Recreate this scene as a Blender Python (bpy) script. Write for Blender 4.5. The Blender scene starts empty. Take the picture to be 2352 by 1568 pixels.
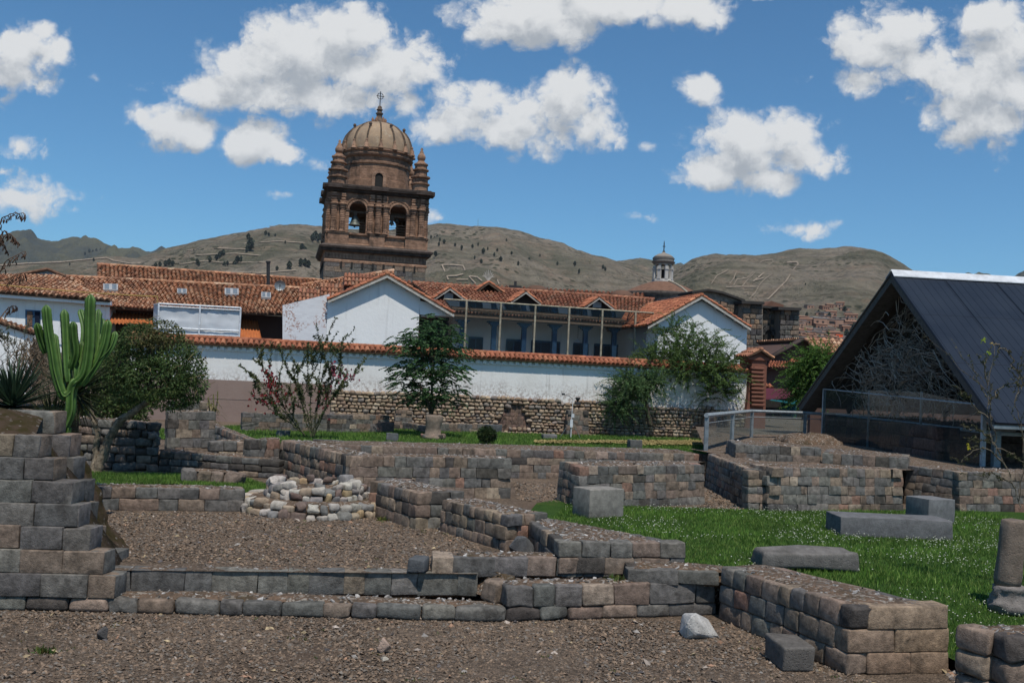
import bpy, bmesh, math, random
import numpy as np
from mathutils import Vector, Matrix, noise as mnoise

# ---------------------------------------------------------------- camera
S = bpy.context.scene
FPX, PITCH, ROLL, EYE = 2287.0, math.radians(2.25), math.radians(2.7), 2.78

def ray(x, y):
    u = (x - 1176) / FPX; v = (784 - y) / FPX
    a = u * math.cos(ROLL) - v * math.sin(ROLL)
    b = u * math.sin(ROLL) + v * math.cos(ROLL)
    return np.array((a, math.cos(PITCH) - b * math.sin(PITCH), math.sin(PITCH) + b * math.cos(PITCH)))

cd = bpy.data.cameras.new('camera'); cam = bpy.data.objects.new('camera', cd)
S.collection.objects.link(cam); S.camera = cam
cd.sensor_width = 36.0; cd.lens = FPX / 2352 * 36.0; cd.clip_start = 0.1; cd.clip_end = 30000
_u = Vector((0, -math.sin(PITCH), math.cos(PITCH))); _f = Vector((0, math.cos(PITCH), math.sin(PITCH)))
_r = Vector((math.cos(ROLL), 0, 0)) + _u * math.sin(ROLL)
_up = _u * math.cos(ROLL) - Vector((math.sin(ROLL), 0, 0))
cam.matrix_world = Matrix((( _r.x, _up.x, -_f.x, 0), (_r.y, _up.y, -_f.y, 0), (_r.z, _up.z, -_f.z, EYE), (0, 0, 0, 1)))

# ---------------------------------------------------------------- light
SUN_EL, SUN_AZ = math.radians(64), math.radians(17)      # azimuth: to the right of straight behind the camera
to_sun = Vector((math.sin(SUN_AZ) * math.cos(SUN_EL), -math.cos(SUN_AZ) * math.cos(SUN_EL), math.sin(SUN_EL)))
sl = bpy.data.lights.new('sun', 'SUN'); sun = bpy.data.objects.new('sun', sl); S.collection.objects.link(sun)
sl.energy = 4.3; sl.angle = math.radians(0.53); sl.color = (1.0, 0.93, 0.83)
sun.rotation_euler = to_sun.to_track_quat('Z', 'Y').to_euler()
sun.location = (0, -20, 60)
S.view_settings.view_transform = 'Standard'; S.view_settings.look = 'None'
S.view_settings.gamma = 1.0; S.view_settings.exposure = -0.12; S.view_settings.use_curve_mapping = False
S.cycles.max_bounces = 6; S.cycles.diffuse_bounces = 2; S.cycles.glossy_bounces = 2
S.cycles.transmission_bounces = 4; S.cycles.transparent_max_bounces = 10; S.cycles.volume_bounces = 0
S.cycles.use_denoising = True

W = bpy.data.worlds.new('World'); S.world = W; W.use_nodes = True
nt = W.node_tree; nt.nodes.clear()
def N(tree, typ, **kw):
    n = tree.nodes.new(typ)
    for k, v in kw.items(): setattr(n, k, v)
    return n
CLOUDS = [  # azimuth/elevation lobes: centre, radii, weight
 (620,215,232,57,1),(560,165,124,75,1),(700,125,178,105,1),(815,85,113,79,1),(880,150,140,99,1),(470,205,81,46,1),(960,165,81,66,0.9),(745,228,259,53,1),
 (1085,270,140,77,1),(1200,285,167,79,1),(1310,240,97,88,1),(1290,190,52,46,1),(1365,275,81,68,1),(1000,300,65,44,1),
 (385,292,108,57,1),(325,270,50,48,0.9),(440,305,59,46,1),(600,320,86,61,1),(575,340,76,46,1),(645,345,54,35,1),
 (50,120,113,79,1),(30,170,103,57,1),(135,115,41,55,0.8),(100,70,49,38,0.9),(222,180,48,42,0.35),(45,335,142,61,0.39),(40,460,130,55,1),(150,450,180,54,0.38),(5,395,75,45,0.38),
 (1240,45,184,66,1),(1400,12,238,64,1),(1580,22,135,48,1),(1150,75,81,33,0.9),(1720,-6,195,26,0.44),
 (1615,205,56,40,0.9),(1720,335,151,82,1),(1805,300,92,57,0.95),(1690,375,130,57,1),(1840,365,108,57,0.95),(1640,395,97,44,1),(1770,410,103,31,1),(1490,338,78,42,0.38),
 (2050,120,162,88,1),(2090,65,97,57,1),(1985,180,92,44,0.9),(2150,180,135,57,1),(2290,110,130,101,1),(2275,50,92,57,1),(2250,270,146,86,1),(2330,205,86,72,1),(2205,300,92,48,0.9),
 (1460,497,102,45,0.39),(1840,527,172,48,0.39),(1920,515,60,32,0.35),(995,503,60,35,0.39),(660,445,142,38,0.32),(735,380,60,51,0.35),(1830,180,135,64,0.26), (2110,150,130,70,1.12), (2255,190,90,95,1.12), (2310,270,70,60,1.1), (1020,215,70,55,.9), (940,240,70,40,.9), (2230,215,80,70,.9)]
g = bpy.data.node_groups.new('cumulus_lobes', 'ShaderNodeTree')
g.interface.new_socket('Vector', in_out='INPUT', socket_type='NodeSocketVector')
g.interface.new_socket('Value', in_out='OUTPUT', socket_type='NodeSocketFloat')
gi = N(g, 'NodeGroupInput'); go = N(g, 'NodeGroupOutput'); prev = None
for cx, cy, rx, ry, w in CLOUDS:
    d = ray(cx, cy); c = (d[0] / d[1], d[2] / d[1])
    sx, sy = FPX / rx, FPX / ry
    m = N(g, 'ShaderNodeVectorMath', operation='MULTIPLY_ADD')
    g.links.new(gi.outputs[0], m.inputs[0]); m.inputs[1].default_value = (sx, sy, 0); m.inputs[2].default_value = (-c[0] * sx, -c[1] * sy, 0)
    l = N(g, 'ShaderNodeVectorMath', operation='LENGTH'); g.links.new(m.outputs[0], l.inputs[0])
    k = N(g, 'ShaderNodeMath', operation='MULTIPLY_ADD'); g.links.new(l.outputs['Value'], k.inputs[0]); k.inputs[1].default_value = -0.9; k.inputs[2].default_value = w
    if prev is None: prev = k.outputs[0]
    else:
        mx = N(g, 'ShaderNodeMath', operation='SMOOTH_MAX'); g.links.new(prev, mx.inputs[0]); g.links.new(k.outputs[0], mx.inputs[1]); mx.inputs[2].default_value = 0.12; prev = mx.outputs[0]
g.links.new(prev, go.inputs[0])
def wl(a, b): nt.links.new(a, b)
def wmath(op, a, b=None, c=None, clamp=False):
    n = N(nt, 'ShaderNodeMath', operation=op); n.use_clamp = clamp
    for i, x in enumerate((a, b, c)):
        if x is None: continue
        if isinstance(x, (int, float)): n.inputs[i].default_value = x
        else: wl(x, n.inputs[i])
    return n.outputs[0]
geo = N(nt, 'ShaderNodeNewGeometry')
neg = N(nt, 'ShaderNodeVectorMath', operation='SCALE'); wl(geo.outputs['Incoming'], neg.inputs[0]); neg.inputs['Scale'].default_value = -1.0
sep = N(nt, 'ShaderNodeSeparateXYZ'); wl(neg.outputs[0], sep.inputs[0])
ya = wmath('MAXIMUM', wmath('ABSOLUTE', sep.outputs[1]), 0.05)
cu, cv = wmath('DIVIDE', sep.outputs[0], ya), wmath('DIVIDE', sep.outputs[2], ya)
cmb = N(nt, 'ShaderNodeCombineXYZ'); wl(cu, cmb.inputs[0]); wl(cv, cmb.inputs[1])
def fbm(vec, scale, det, rough, off=0.0, dist=0.0):
    n = N(nt, 'ShaderNodeTexNoise'); n.inputs['Scale'].default_value = scale; n.inputs['Detail'].default_value = det
    n.inputs['Roughness'].default_value = rough; n.inputs['Distortion'].default_value = dist
    a = N(nt, 'ShaderNodeVectorMath', operation='ADD'); wl(vec, a.inputs[0]); a.inputs[1].default_value = (off, off * .7, off)
    wl(a.outputs[0], n.inputs['Vector']); return n.outputs['Fac']
def density(vec):
    q = N(nt, 'ShaderNodeGroup'); q.node_tree = g; wl(vec, q.inputs[0])
    big = wmath('MULTIPLY_ADD', fbm(vec, 9, 3, .5, 1.3), 1.0, -0.5)
    fine = wmath('MULTIPLY_ADD', fbm(vec, 34, 9, .60, 4.1, .2), 1.0, -0.5)
    vo = N(nt, 'ShaderNodeTexVoronoi'); vo.feature = 'F1'; vo.inputs['Scale'].default_value = 26; vo.inputs['Detail'].default_value = 3; vo.inputs['Roughness'].default_value = .55; vo.inputs['Lacunarity'].default_value = 2.3
    wv_ = N(nt, 'ShaderNodeVectorMath', operation='ADD'); wl(vec, wv_.inputs[0]); cw = N(nt, 'ShaderNodeCombineXYZ'); wl(wmath('MULTIPLY', fine, .045), cw.inputs[0]); wl(wmath('MULTIPLY', big, .03), cw.inputs[1]); wl(cw.outputs[0], wv_.inputs[1]); wl(wv_.outputs[0], vo.inputs['Vector'])
    bil = wmath('MULTIPLY_ADD', vo.outputs['Distance'], -.62, .60)
    return wmath('ADD', wmath('ADD', q.outputs[0], bil), wmath('ADD', wmath('MULTIPLY', big, .8), wmath('MULTIPLY', fine, 1.15)))
dens = density(cmb.outputs[0])
sh = N(nt, 'ShaderNodeVectorMath', operation='ADD'); wl(cmb.outputs[0], sh.inputs[0]); sh.inputs[1].default_value = (0.004, 0.026, 0)
dens2 = density(sh.outputs[0])
cov = N(nt, 'ShaderNodeMapRange', interpolation_type='SMOOTHSTEP'); wl(dens, cov.inputs[0])
cov.inputs[1].default_value = -0.06; cov.inputs[2].default_value = 0.50
lit = N(nt, 'ShaderNodeMapRange', interpolation_type='SMOOTHSTEP'); wl(wmath('SUBTRACT', wmath('MULTIPLY', dens2, 1.0), wmath('MULTIPLY', dens, .62)), lit.inputs[0])
lit.inputs[1].default_value = -0.25; lit.inputs[2].default_value = 0.80; lit.inputs[3].default_value = 1.0; lit.inputs[4].default_value = 0.0
sky = N(nt, 'ShaderNodeTexSky', sky_type='NISHITA'); sky.sun_disc = False
sky.sun_elevation = SUN_EL; sky.sun_rotation = math.pi - SUN_AZ; sky.altitude = 1500; sky.air_density = 1.0; sky.dust_density = 0.7; sky.ozone_density = 1.6
SKYG = N(nt, 'ShaderNodeMix', data_type='RGBA', blend_type='MULTIPLY'); SKYG.inputs['Factor'].default_value = 1
wl(sky.outputs[0], SKYG.inputs[6]); SKYG.inputs[7].default_value = (0.55, 0.99, 1.19, 1)
cc = N(nt, 'ShaderNodeMix', data_type='RGBA'); wl(lit.outputs[0], cc.inputs['Factor'])
CL = 7.2
cc.inputs[6].default_value = (0.58 * CL, 0.625 * CL, 0.68 * CL, 1); cc.inputs[7].default_value = (1.12 * CL, 1.13 * CL, 1.13 * CL, 1)
mixc = N(nt, 'ShaderNodeMix', data_type='RGBA'); wl(wmath('MULTIPLY', cov.outputs[0], 0.96), mixc.inputs['Factor'])
wl(SKYG.outputs[2], mixc.inputs[6]); wl(cc.outputs[2], mixc.inputs[7])
bg = N(nt, 'ShaderNodeBackground'); bg.inputs[1].default_value = 0.106; wl(mixc.outputs[2], bg.inputs[0])
wo = N(nt, 'ShaderNodeOutputWorld'); wl(bg.outputs[0], wo.inputs[0])

# ---------------------------------------------------------------- helpers
def G(x, y, z=0.0):
    a = ray(x, y); t = (z - EYE) / a[2]; return np.array((a[0] * t, a[1] * t, z))
def AT(x, y, dist):                                    # point at a given forward distance
    a = ray(x, y); t = dist / a[1]; return np.array((a[0] * t, dist, EYE + a[2] * t))
YAW = math.radians(13)
ORG = np.array((-14.4, 51.0, 0.0)); EX = np.array((math.cos(YAW), math.sin(YAW), 0)); EN = np.array((-math.sin(YAW), math.cos(YAW), 0)); EZ = np.array((0, 0, 1.0))
def F(x, y, k):                                        # (t, z) on the facade plane k metres behind the garden wall
    a = ray(x, y); c = np.array((0, 0, EYE)); s = (np.dot(ORG - c, EN) + k) / np.dot(a, EN)
    p = c + a * s; return float(np.dot(p - ORG, EX)), float(p[2])
def L(t, k, z): return ORG + EX * t + EN * k + EZ * z
rng = np.random.default_rng(7)
def nz(p, s=1.0): return mnoise.noise(Vector((p[0] * s, p[1] * s, p[2] * s)))
COL = S.collection

class MB:
    def __init__(s): s.v = []; s.f = []; s.c = []; s.n = 0
    def add(s, v, f, c=(.5, .5, .5)):
        v = np.asarray(v, float).reshape(-1, 3); c = np.asarray(c, float)
        if c.ndim == 1: c = np.tile(c, (len(v), 1))
        s.v.append(v); s.c.append(c); n = s.n
        if isinstance(f, np.ndarray): s.f.extend((f + n).tolist())
        else: s.f.extend([tuple(i + n for i in q) for q in f])
        s.n += len(v)
    def box(s, o, ex, ey, ez, c=(.5, .5, .5)):         # corner o, three edge vectors
        o, ex, ey, ez = [np.asarray(a, float) for a in (o, ex, ey, ez)]
        v = [o, o + ex, o + ex + ey, o + ey]; v += [p + ez for p in v]
        s.add(v, [(0, 3, 2, 1), (4, 5, 6, 7), (0, 1, 5, 4), (1, 2, 6, 5), (2, 3, 7, 6), (3, 0, 4, 7)], c)
    def cbox(s, c0, dx, dy, dz, c=(.5, .5, .5), ex=(1, 0, 0), ey=(0, 1, 0), ez=(0, 0, 1)):
        ex, ey, ez = np.array(ex) * dx, np.array(ey) * dy, np.array(ez) * dz
        s.box(np.asarray(c0) - ex / 2 - ey / 2 - ez / 2, ex, ey, ez, c)
    def prism(s, poly, d, c=(.5, .5, .5)):             # polygon (3D points) extruded by vector d
        p = np.asarray(poly, float); n = len(p); q = p + np.asarray(d, float)
        s.add(np.vstack([p, q]), [tuple(range(n))[::-1], tuple(range(n, 2 * n))] + [(i, (i + 1) % n, n + (i + 1) % n, n + i) for i in range(n)], c)
    def tube(s, pts, rad, n=6, c=(.5, .5, .5), cap=True):
        pts = [np.asarray(p, float) for p in pts]; m = len(pts)
        if np.isscalar(rad): rad = [rad] * m
        vs = []; d0 = None
        for i in range(m):
            t = pts[min(i + 1, m - 1)] - pts[max(i - 1, 0)]; t = t / (np.linalg.norm(t) + 1e-9)
            a = np.cross(t, (0, 0, 1) if abs(t[2]) < .9 else (1, 0, 0)) if d0 is None else d0 - t * np.dot(d0, t)
            a = a / (np.linalg.norm(a) + 1e-9); d0 = a; b = np.cross(t, a)
            for j in range(n):
                w = 2 * math.pi * j / n; vs.append(pts[i] + (a * math.cos(w) + b * math.sin(w)) * rad[i])
        fs = [(i * n + j, i * n + (j + 1) % n, (i + 1) * n + (j + 1) % n, (i + 1) * n + j) for i in range(m - 1) for j in range(n)]
        if cap: fs += [tuple(range(n))[::-1], tuple((m - 1) * n + j for j in range(n))]
        s.add(vs, fs, c)
    def lathe(s, o, prof, n=16, c=(.5, .5, .5), a0=0.0, sq=None):   # profile (r,z) round the vertical through o
        o = np.asarray(o, float); vs = []
        for r, z in prof:
            for j in range(n):
                w = a0 + 2 * math.pi * j / n; vs.append(o + np.array((math.cos(w) * r, math.sin(w) * r, z)))
        m = len(prof)
        fs = [(i * n + j, i * n + (j + 1) % n, (i + 1) * n + (j + 1) % n, (i + 1) * n + j) for i in range(m - 1) for j in range(n)]
        fs += [tuple(range(n))[::-1], tuple((m - 1) * n + j for j in range(n))]
        s.add(vs, fs, c)
    def build(s, name, mat, parent=None, smooth=False):
        me = bpy.data.meshes.new(name)
        if s.n:
            me.from_pydata(np.vstack(s.v).tolist(), [], s.f)
            at = me.attributes.new('Col', 'FLOAT_COLOR', 'POINT')
            cc = np.ones((s.n, 4), np.float32); cc[:, :3] = np.vstack(s.c); at.data.foreach_set('color', cc.ravel())
            if smooth: me.polygons.foreach_set('use_smooth', [True] * len(me.polygons))
        me.update(); me.materials.append(mat)
        o = bpy.data.objects.new(name, me); COL.objects.link(o)
        if parent is not None:
            o.parent = parent; o.matrix_parent_inverse = Matrix.Translation(-Vector(parent.location)) if parent.type == 'EMPTY' else Matrix.Identity(4)
        return o
def tag(o, label=None, cat=None, group=None, kind=None):
    if label: o['label'] = label
    if cat: o['category'] = cat
    if group: o['group'] = group
    if kind: o['kind'] = kind
    return o
def thing(name, label, cat, loc=(0, 0, 0), group=None):
    o = bpy.data.objects.new(name, None); COL.objects.link(o); o.location = tuple(float(a) for a in loc); o.empty_display_size = .3
    return tag(o, label, cat, group)
def copy_tree(o, off, label=None):
    c = o.copy(); COL.objects.link(c); c.location = Vector(o.location) + Vector(off)
    if label: c['label'] = label
    for ch in list(o.children):
        d = ch.copy(); COL.objects.link(d); d.parent = c
        for gch in list(ch.children):
            e = gch.copy(); COL.objects.link(e); e.parent = d
    return c

# ---------------------------------------------------------------- materials
class Mat:
    def __init__(s, name, rough=.8, spec=.3):
        s.m = bpy.data.materials.new(name); s.m.use_nodes = True; s.t = s.m.node_tree; s.t.nodes.clear()
        s.b = N(s.t, 'ShaderNodeBsdfPrincipled'); s.o = N(s.t, 'ShaderNodeOutputMaterial'); s.t.links.new(s.b.outputs[0], s.o.inputs[0])
        s.b.inputs['Roughness'].default_value = rough; s.b.inputs['Specular IOR Level'].default_value = spec
        s.co = N(s.t, 'ShaderNodeTexCoord').outputs['Object']
    def l(s, a, b): s.t.links.new(a, b)
    def noise(s, scale, det=4, rough=.55, dist=0, vec=None, out='Fac'):
        n = N(s.t, 'ShaderNodeTexNoise'); n.inputs['Scale'].default_value = scale; n.inputs['Detail'].default_value = det
        n.inputs['Roughness'].default_value = rough; n.inputs['Distortion'].default_value = dist
        s.l(vec or s.co, n.inputs['Vector']); return n.outputs[out]
    def vor(s, scale, feat='F1', out='Distance', vec=None, rnd=1.0):
        n = N(s.t, 'ShaderNodeTexVoronoi', feature=feat); n.inputs['Scale'].default_value = scale; n.inputs['Randomness'].default_value = rnd
        s.l(vec or s.co, n.inputs['Vector']); return n.outputs[out]
    def mapr(s, v, a, b, c=0., d=1., smooth=False):
        n = N(s.t, 'ShaderNodeMapRange'); n.interpolation_type = 'SMOOTHSTEP' if smooth else 'LINEAR'
        s.l(v, n.inputs[0])
        for i, x in enumerate((a, b, c, d)): n.inputs[i + 1].default_value = x
        return n.outputs[0]
    def math(s, op, a, b=0.):
        n = N(s.t, 'ShaderNodeMath', operation=op)
        for i, x in enumerate((a, b)):
            if isinstance(x, (int, float)): n.inputs[i].default_value = x
            else: s.l(x, n.inputs[i])
        return n.outputs[0]
    def mix(s, f, a, b, mode='MIX'):
        n = N(s.t, 'ShaderNodeMix', data_type='RGBA', blend_type=mode)
        for i, x in ((0, f), (6, a), (7, b)):
            if isinstance(x, (int, float)): n.inputs[i].default_value = x
            elif isinstance(x, tuple): n.inputs[i].default_value = (*x, 1)
            else: s.l(x, n.inputs[i])
        return n.outputs[2]
    def gray(s, v):
        n = N(s.t, 'ShaderNodeCombineColor')
        for i in range(3): s.l(v, n.inputs[i])
        return n.outputs[0]
    def attr(s):
        n = N(s.t, 'ShaderNodeAttribute', attribute_name='Col'); return n.outputs['Color']
    def ramp(s, v, stops):
        n = N(s.t, 'ShaderNodeValToRGB'); s.l(v, n.inputs[0]); e = n.color_ramp.elements
        while len(e) < len(stops): e.new(.5)
        for el, (p, c) in zip(e, stops): el.position = p; el.color = (*c, 1)
        return n.outputs[0]
    def z(s):
        n = N(s.t, 'ShaderNodeSeparateXYZ'); s.l(s.co, n.inputs[0]); return n.outputs[2]
    def color(s, c):
        if isinstance(c, tuple): s.b.inputs['Base Color'].default_value = (*c, 1)
        else: s.l(c, s.b.inputs['Base Color'])
        return s
    def bump(s, h, st=.5, dist=.02, nxt=None):
        n = N(s.t, 'ShaderNodeBump'); n.inputs['Strength'].default_value = st; n.inputs['Distance'].default_value = dist
        s.l(h, n.inputs['Height'])
        if nxt: s.l(nxt, n.inputs['Normal'])
        s.l(n.outputs[0], s.b.inputs['Normal']); return n.outputs[0]

def m_stone(name, scale=1.0, pit=.6, var=.55):
    m = Mat(name, .88, .25)
    a = m.mix(1., m.attr(), m.gray(m.mapr(m.noise(9 * scale, 8, .65), .3, .7, 1 - var, 1 + var)), 'MULTIPLY')
    a = m.mix(m.mapr(m.noise(2.6 * scale, 6, .62, .6), .54, .70, 0, .6, True), a, (.030, .027, .024))
    a = m.mix(m.mapr(m.noise(5.5 * scale, 7, .7, 0), .66, .74, 0, .28, True), a, (.26, .25, .22))
    m.color(a)
    pits = m.mapr(m.vor(48 * scale), 0, .35, 0, 1, True)
    h = m.math('ADD', m.math('MULTIPLY', pits, .5), m.noise(26 * scale, 7, .7))
    m.bump(h, pit, .03 / scale)
    return m.m
M = {}
M['stone'] = m_stone('inca_stone')
M['far_stone'] = m_stone('church_stone', .35, .7, .5)
m = Mat('tower_stone', .9, .2); a = m.mix(1., m.attr(), m.gray(m.mapr(m.noise(1.6, 8, .65), .3, .7, .55, 1.45)), 'MULTIPLY')
a = m.mix(m.mapr(m.noise(.55, 7, .65, .6), .52, .68, 0, .65, True), a, (.035, .028, .024))
m.color(a)
br = N(m.t, 'ShaderNodeTexBrick'); br.inputs['Scale'].default_value = 1.0; br.inputs['Brick Width'].default_value = .8; br.inputs['Row Height'].default_value = .27; br.inputs['Mortar Size'].default_value = .02
mp = N(m.t, 'ShaderNodeMapping'); mp.inputs['Rotation'].default_value = (math.pi / 2, 0, 0); m.l(m.co, mp.inputs[0]); m.l(mp.outputs[0], br.inputs[0])
m.bump(m.math('SUBTRACT', m.noise(5, 6, .7), br.outputs['Fac']), .9, .08); M['tower'] = m.m
m = Mat('dome_plaster', .9, .2); a = m.mix(m.mapr(m.noise(.9, 8, .7, .3), .35, .65), (.37, .265, .175), (.24, .18, .13))
a = m.mix(m.mapr(m.noise(2.2, 8, .7), .55, .66, 0, .6, True), a, (.42, .35, .26)); a = m.mix(m.mapr(m.noise(.5, 5), .55, .7, 0, .45), a, (.14, .11, .085))
m.color(a); m.bump(m.noise(6, 5), .3, .05); M['dome'] = m.m
m = Mat('rubble', .95, .15)
a = m.mix(m.mapr(m.noise(3, 6, .6), .35, .65), (.19, .125, .085), (.10, .075, .055))
c = m.vor(26, 'F1', 'Color'); sc = N(m.t, 'ShaderNodeSeparateColor'); m.l(c, sc.inputs[0])
a = m.mix(m.mapr(sc.outputs[0], .78, .80), a, (.30, .26, .22)); a = m.mix(m.mapr(sc.outputs[1], .6, .95, 0, .6), a, (.06, .05, .04))
a = m.mix(m.mapr(m.noise(1.7, 4), .58, .66, 0, .6), a, (.055, .042, .018))
m.color(a); m.bump(m.math('SUBTRACT', m.noise(30, 6, .7), m.vor(26)), .8, .04); M['rubble'] = m.m
m = Mat('gravel', .95, .15)
c = m.vor(34, 'F1', 'Color'); sc = N(m.t, 'ShaderNodeSeparateColor'); m.l(c, sc.inputs[0])
a = m.ramp(sc.outputs[0], [(0, (.085, .066, .050)), (.4, (.158, .118, .086)), (.75, (.21, .155, .112)), (.97, (.27, .20, .15)), (1, (.34, .28, .22))])
a = m.mix(1., a, m.gray(m.mapr(m.noise(.55, 6, .62), .3, .7, .62, 1.38)), 'MULTIPLY'); a = m.mix(m.mapr(m.noise(.35, 5, .6, .5), .56, .66, 0, .55, True), a, (.15, .105, .075))
m.color(a); m.bump(m.math('SUBTRACT', m.noise(60, 5, .7), m.vor(34)), 1.0, .04); M['gravel'] = m.m
m = Mat('grass', .9, .1)
a = m.ramp(m.noise(2.2, 8, .7), [(.25, (.040, .085, .016)), (.5, (.070, .145, .026)), (.75, (.115, .19, .042))])
a = m.mix(m.mapr(m.noise(45, 4, .7), .35, .65), a, (.016, .042, .009)); a = m.mix(m.mapr(m.noise(.6, 5, .65), .58, .72, 0, .6, True), a, (.13, .13, .04)); m.color(a); m.bump(m.noise(60, 6, .8), .9, .05); M['grass'] = m.m
m = Mat('chips', .9, .2); m.color(m.mix(1., m.attr(), m.gray(m.mapr(m.noise(30, 4), .3, .7, .7, 1.3)), 'MULTIPLY')); M['chips'] = m.m
def m_plaster(name, base, dirt, amt=.5, peel=None):
    m = Mat(name, .85, .2)
    a = m.mix(m.mapr(m.noise(.7, 7, .6), .45, .75, 0, amt), base, dirt)
    a = m.mix(m.mapr(m.noise(9, 6, .7), .62, .75, 0, .25), a, dirt)
    if peel:
        zz = m.math('ADD', m.z(), m.math('MULTIPLY', m.noise(1.1, 6, .7), 1.5))
        k = m.mapr(zz, peel[1], peel[0], 0, 1)
        k2 = m.math('MULTIPLY', k, m.mapr(m.noise(7, 6, .75, .3), .46, .56, 0, 1, True))
        a = m.mix(k2, a, (.20, .12, .085))
    mp = N(m.t, 'ShaderNodeMapping'); mp.inputs['Scale'].default_value = (2.2, 2.2, .16); m.l(m.co, mp.inputs[0])
    a = m.mix(m.mapr(m.noise(1.6, 6, .7, 0, mp.outputs[0]), .54, .70, 0, .48 if peel else .24, True), a, tuple(.55 * q for q in dirt))
    m.color(a); m.bump(m.noise(5, 7, .65), .3, .05); return m.m
M['white'] = m_plaster('white_plaster', (.78, .79, .78), (.60, .59, .57), .3)
M['wall_white'] = m_plaster('garden_wall_plaster', (.76, .76, .745), (.56, .53, .49), .4, (2.05, 3.6))
M['wall_brown'] = m_plaster('brown_paint', (.25, .182, .155), (.30, .235, .20), .6)
M['red_adobe'] = m_plaster('red_adobe', (.20, .085, .058), (.14, .07, .05), .6)
M['dark_adobe'] = m_plaster('dull_adobe', (.105, .066, .056), (.08, .055, .05), .6)
m = Mat('whitewashed_brick', .9, .2); br = N(m.t, 'ShaderNodeTexBrick'); mp = N(m.t, 'ShaderNodeMapping'); mp.inputs['Rotation'].default_value = (math.pi / 2, 0, 0)
m.l(m.co, mp.inputs[0]); m.l(mp.outputs[0], br.inputs[0]); br.inputs['Scale'].default_value = 1; br.inputs['Brick Width'].default_value = .26; br.inputs['Row Height'].default_value = .1; br.inputs['Mortar Size'].default_value = .012
br.inputs['Color1'].default_value = (.70, .71, .73, 1); br.inputs['Color2'].default_value = (.62, .62, .64, 1); br.inputs['Mortar'].default_value = (.66, .67, .69, 1)
k = m.math('MULTIPLY', m.mapr(m.noise(.8, 3, .5), .50, .58, 0, 1, True), m.mapr(m.noise(9, 3), .52, .56, 0, .9, True))
m.color(m.mix(k, br.outputs[0], (.36, .21, .165))); m.bump(br.outputs['Fac'], -.4, .02); M['brick'] = m.m
m = Mat('roof_tile', .9, .15); a = m.mix(1., m.attr(), m.gray(m.mapr(m.noise(3, 7, .7), .3, .7, .6, 1.4)), 'MULTIPLY')
a = m.mix(m.mapr(m.noise(1.3, 7, .7), .56, .70, 0, .42, True), a, (.065, .05, .04)); m.color(a); m.bump(m.noise(20, 5), .3, .02); M['tile'] = m.m
def simple(name, c, rough=.6, spec=.4, metal=0., nsc=6, var=.3):
    m = Mat(name, rough, spec); m.b.inputs['Metallic'].default_value = metal
    m.color(m.mix(1., c, m.gray(m.mapr(m.noise(nsc, 6, .65), .3, .7, 1 - var, 1 + var)), 'MULTIPLY')); return m.m
M['wood'] = simple('old_wood', (.13, .095, .07), .85, .2)
M['pale_wood'] = simple('pale_wood', (.42, .40, .36), .85, .2)
M['blue_wood'] = simple('blue_wood', (.028, .085, .16), .6)
M['navy'] = simple('navy_shutter', (.012, .030, .060), .6)
M['dark'] = simple('dark_interior', (.02, .018, .016), .9)
M['steel'] = simple('grey_steel', (.20, .23, .25), .45, .5, .3)
M['white_steel'] = simple('white_steel', (.62, .65, .68), .5)
M['rusty'] = simple('weathered_steel', (.30, .27, .20), .7, .3, .2, 4, .5)
M['iron'] = simple('dark_iron', (.025, .025, .026), .6)
M['bronze'] = simple('bell_bronze', (.12, .135, .12), .55, .4, .4, 3)
M['tarp'] = simple('white_sheeting', (.56, .59, .62), .7, .2, 0, .7, .12)
M['clay'] = simple('orange_sheet', (.40, .13, .045), .7, .2, 0, 3, .25)
M['silver'] = simple('brushed_post', (.31, .35, .375), .5, .4, .1)
M['slab'] = None
m = Mat('andesite', .9, .2); a = m.mix(1., m.attr(), m.gray(m.mapr(m.noise(7, 8, .7), .3, .7, .65, 1.35)), 'MULTIPLY')
a = m.mix(m.mapr(m.noise(16, 6, .7), .66, .72, 0, .4, True), a, (.30, .29, .26)); a = m.mix(m.mapr(m.noise(2, 5, .6), .58, .72, 0, .5), a, (.05, .048, .042))
m.color(a); m.bump(m.math('ADD', m.noise(40, 6, .7), m.mapr(m.vor(30), 0, .3)), .6, .025); M['slab'] = m.m
m = Mat('cobble', .9, .2); a = m.mix(1., m.attr(), m.gray(m.mapr(m.noise(8, 8, .7), .3, .7, .6, 1.4)), 'MULTIPLY')
a = m.mix(m.mapr(m.noise(4, 6, .7), .56, .66, 0, .6, True), a, (.07, .058, .045)); m.color(a); m.bump(m.noise(22, 7, .7), .6, .03); M['cobble'] = m.m
m = Mat('roof_panel', .5, .22); a = m.mix(m.mapr(m.noise(.6, 4), .35, .65), (.010, .016, .028), (.017, .024, .037)); m.color(a)
m.b.inputs['Metallic'].default_value = .0; m.bump(m.noise(.8, 2), .10, .2); M['panel'] = m.m
M['skyl'] = simple('dull_frame', (.34, .34, .34)); M['galv'] = simple('galvanised', (.62, .64, .66), .45, .5, .2, 3, .2)
M['soffit'] = simple('grey_board', (.085, .08, .076), .8, .2)
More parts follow.
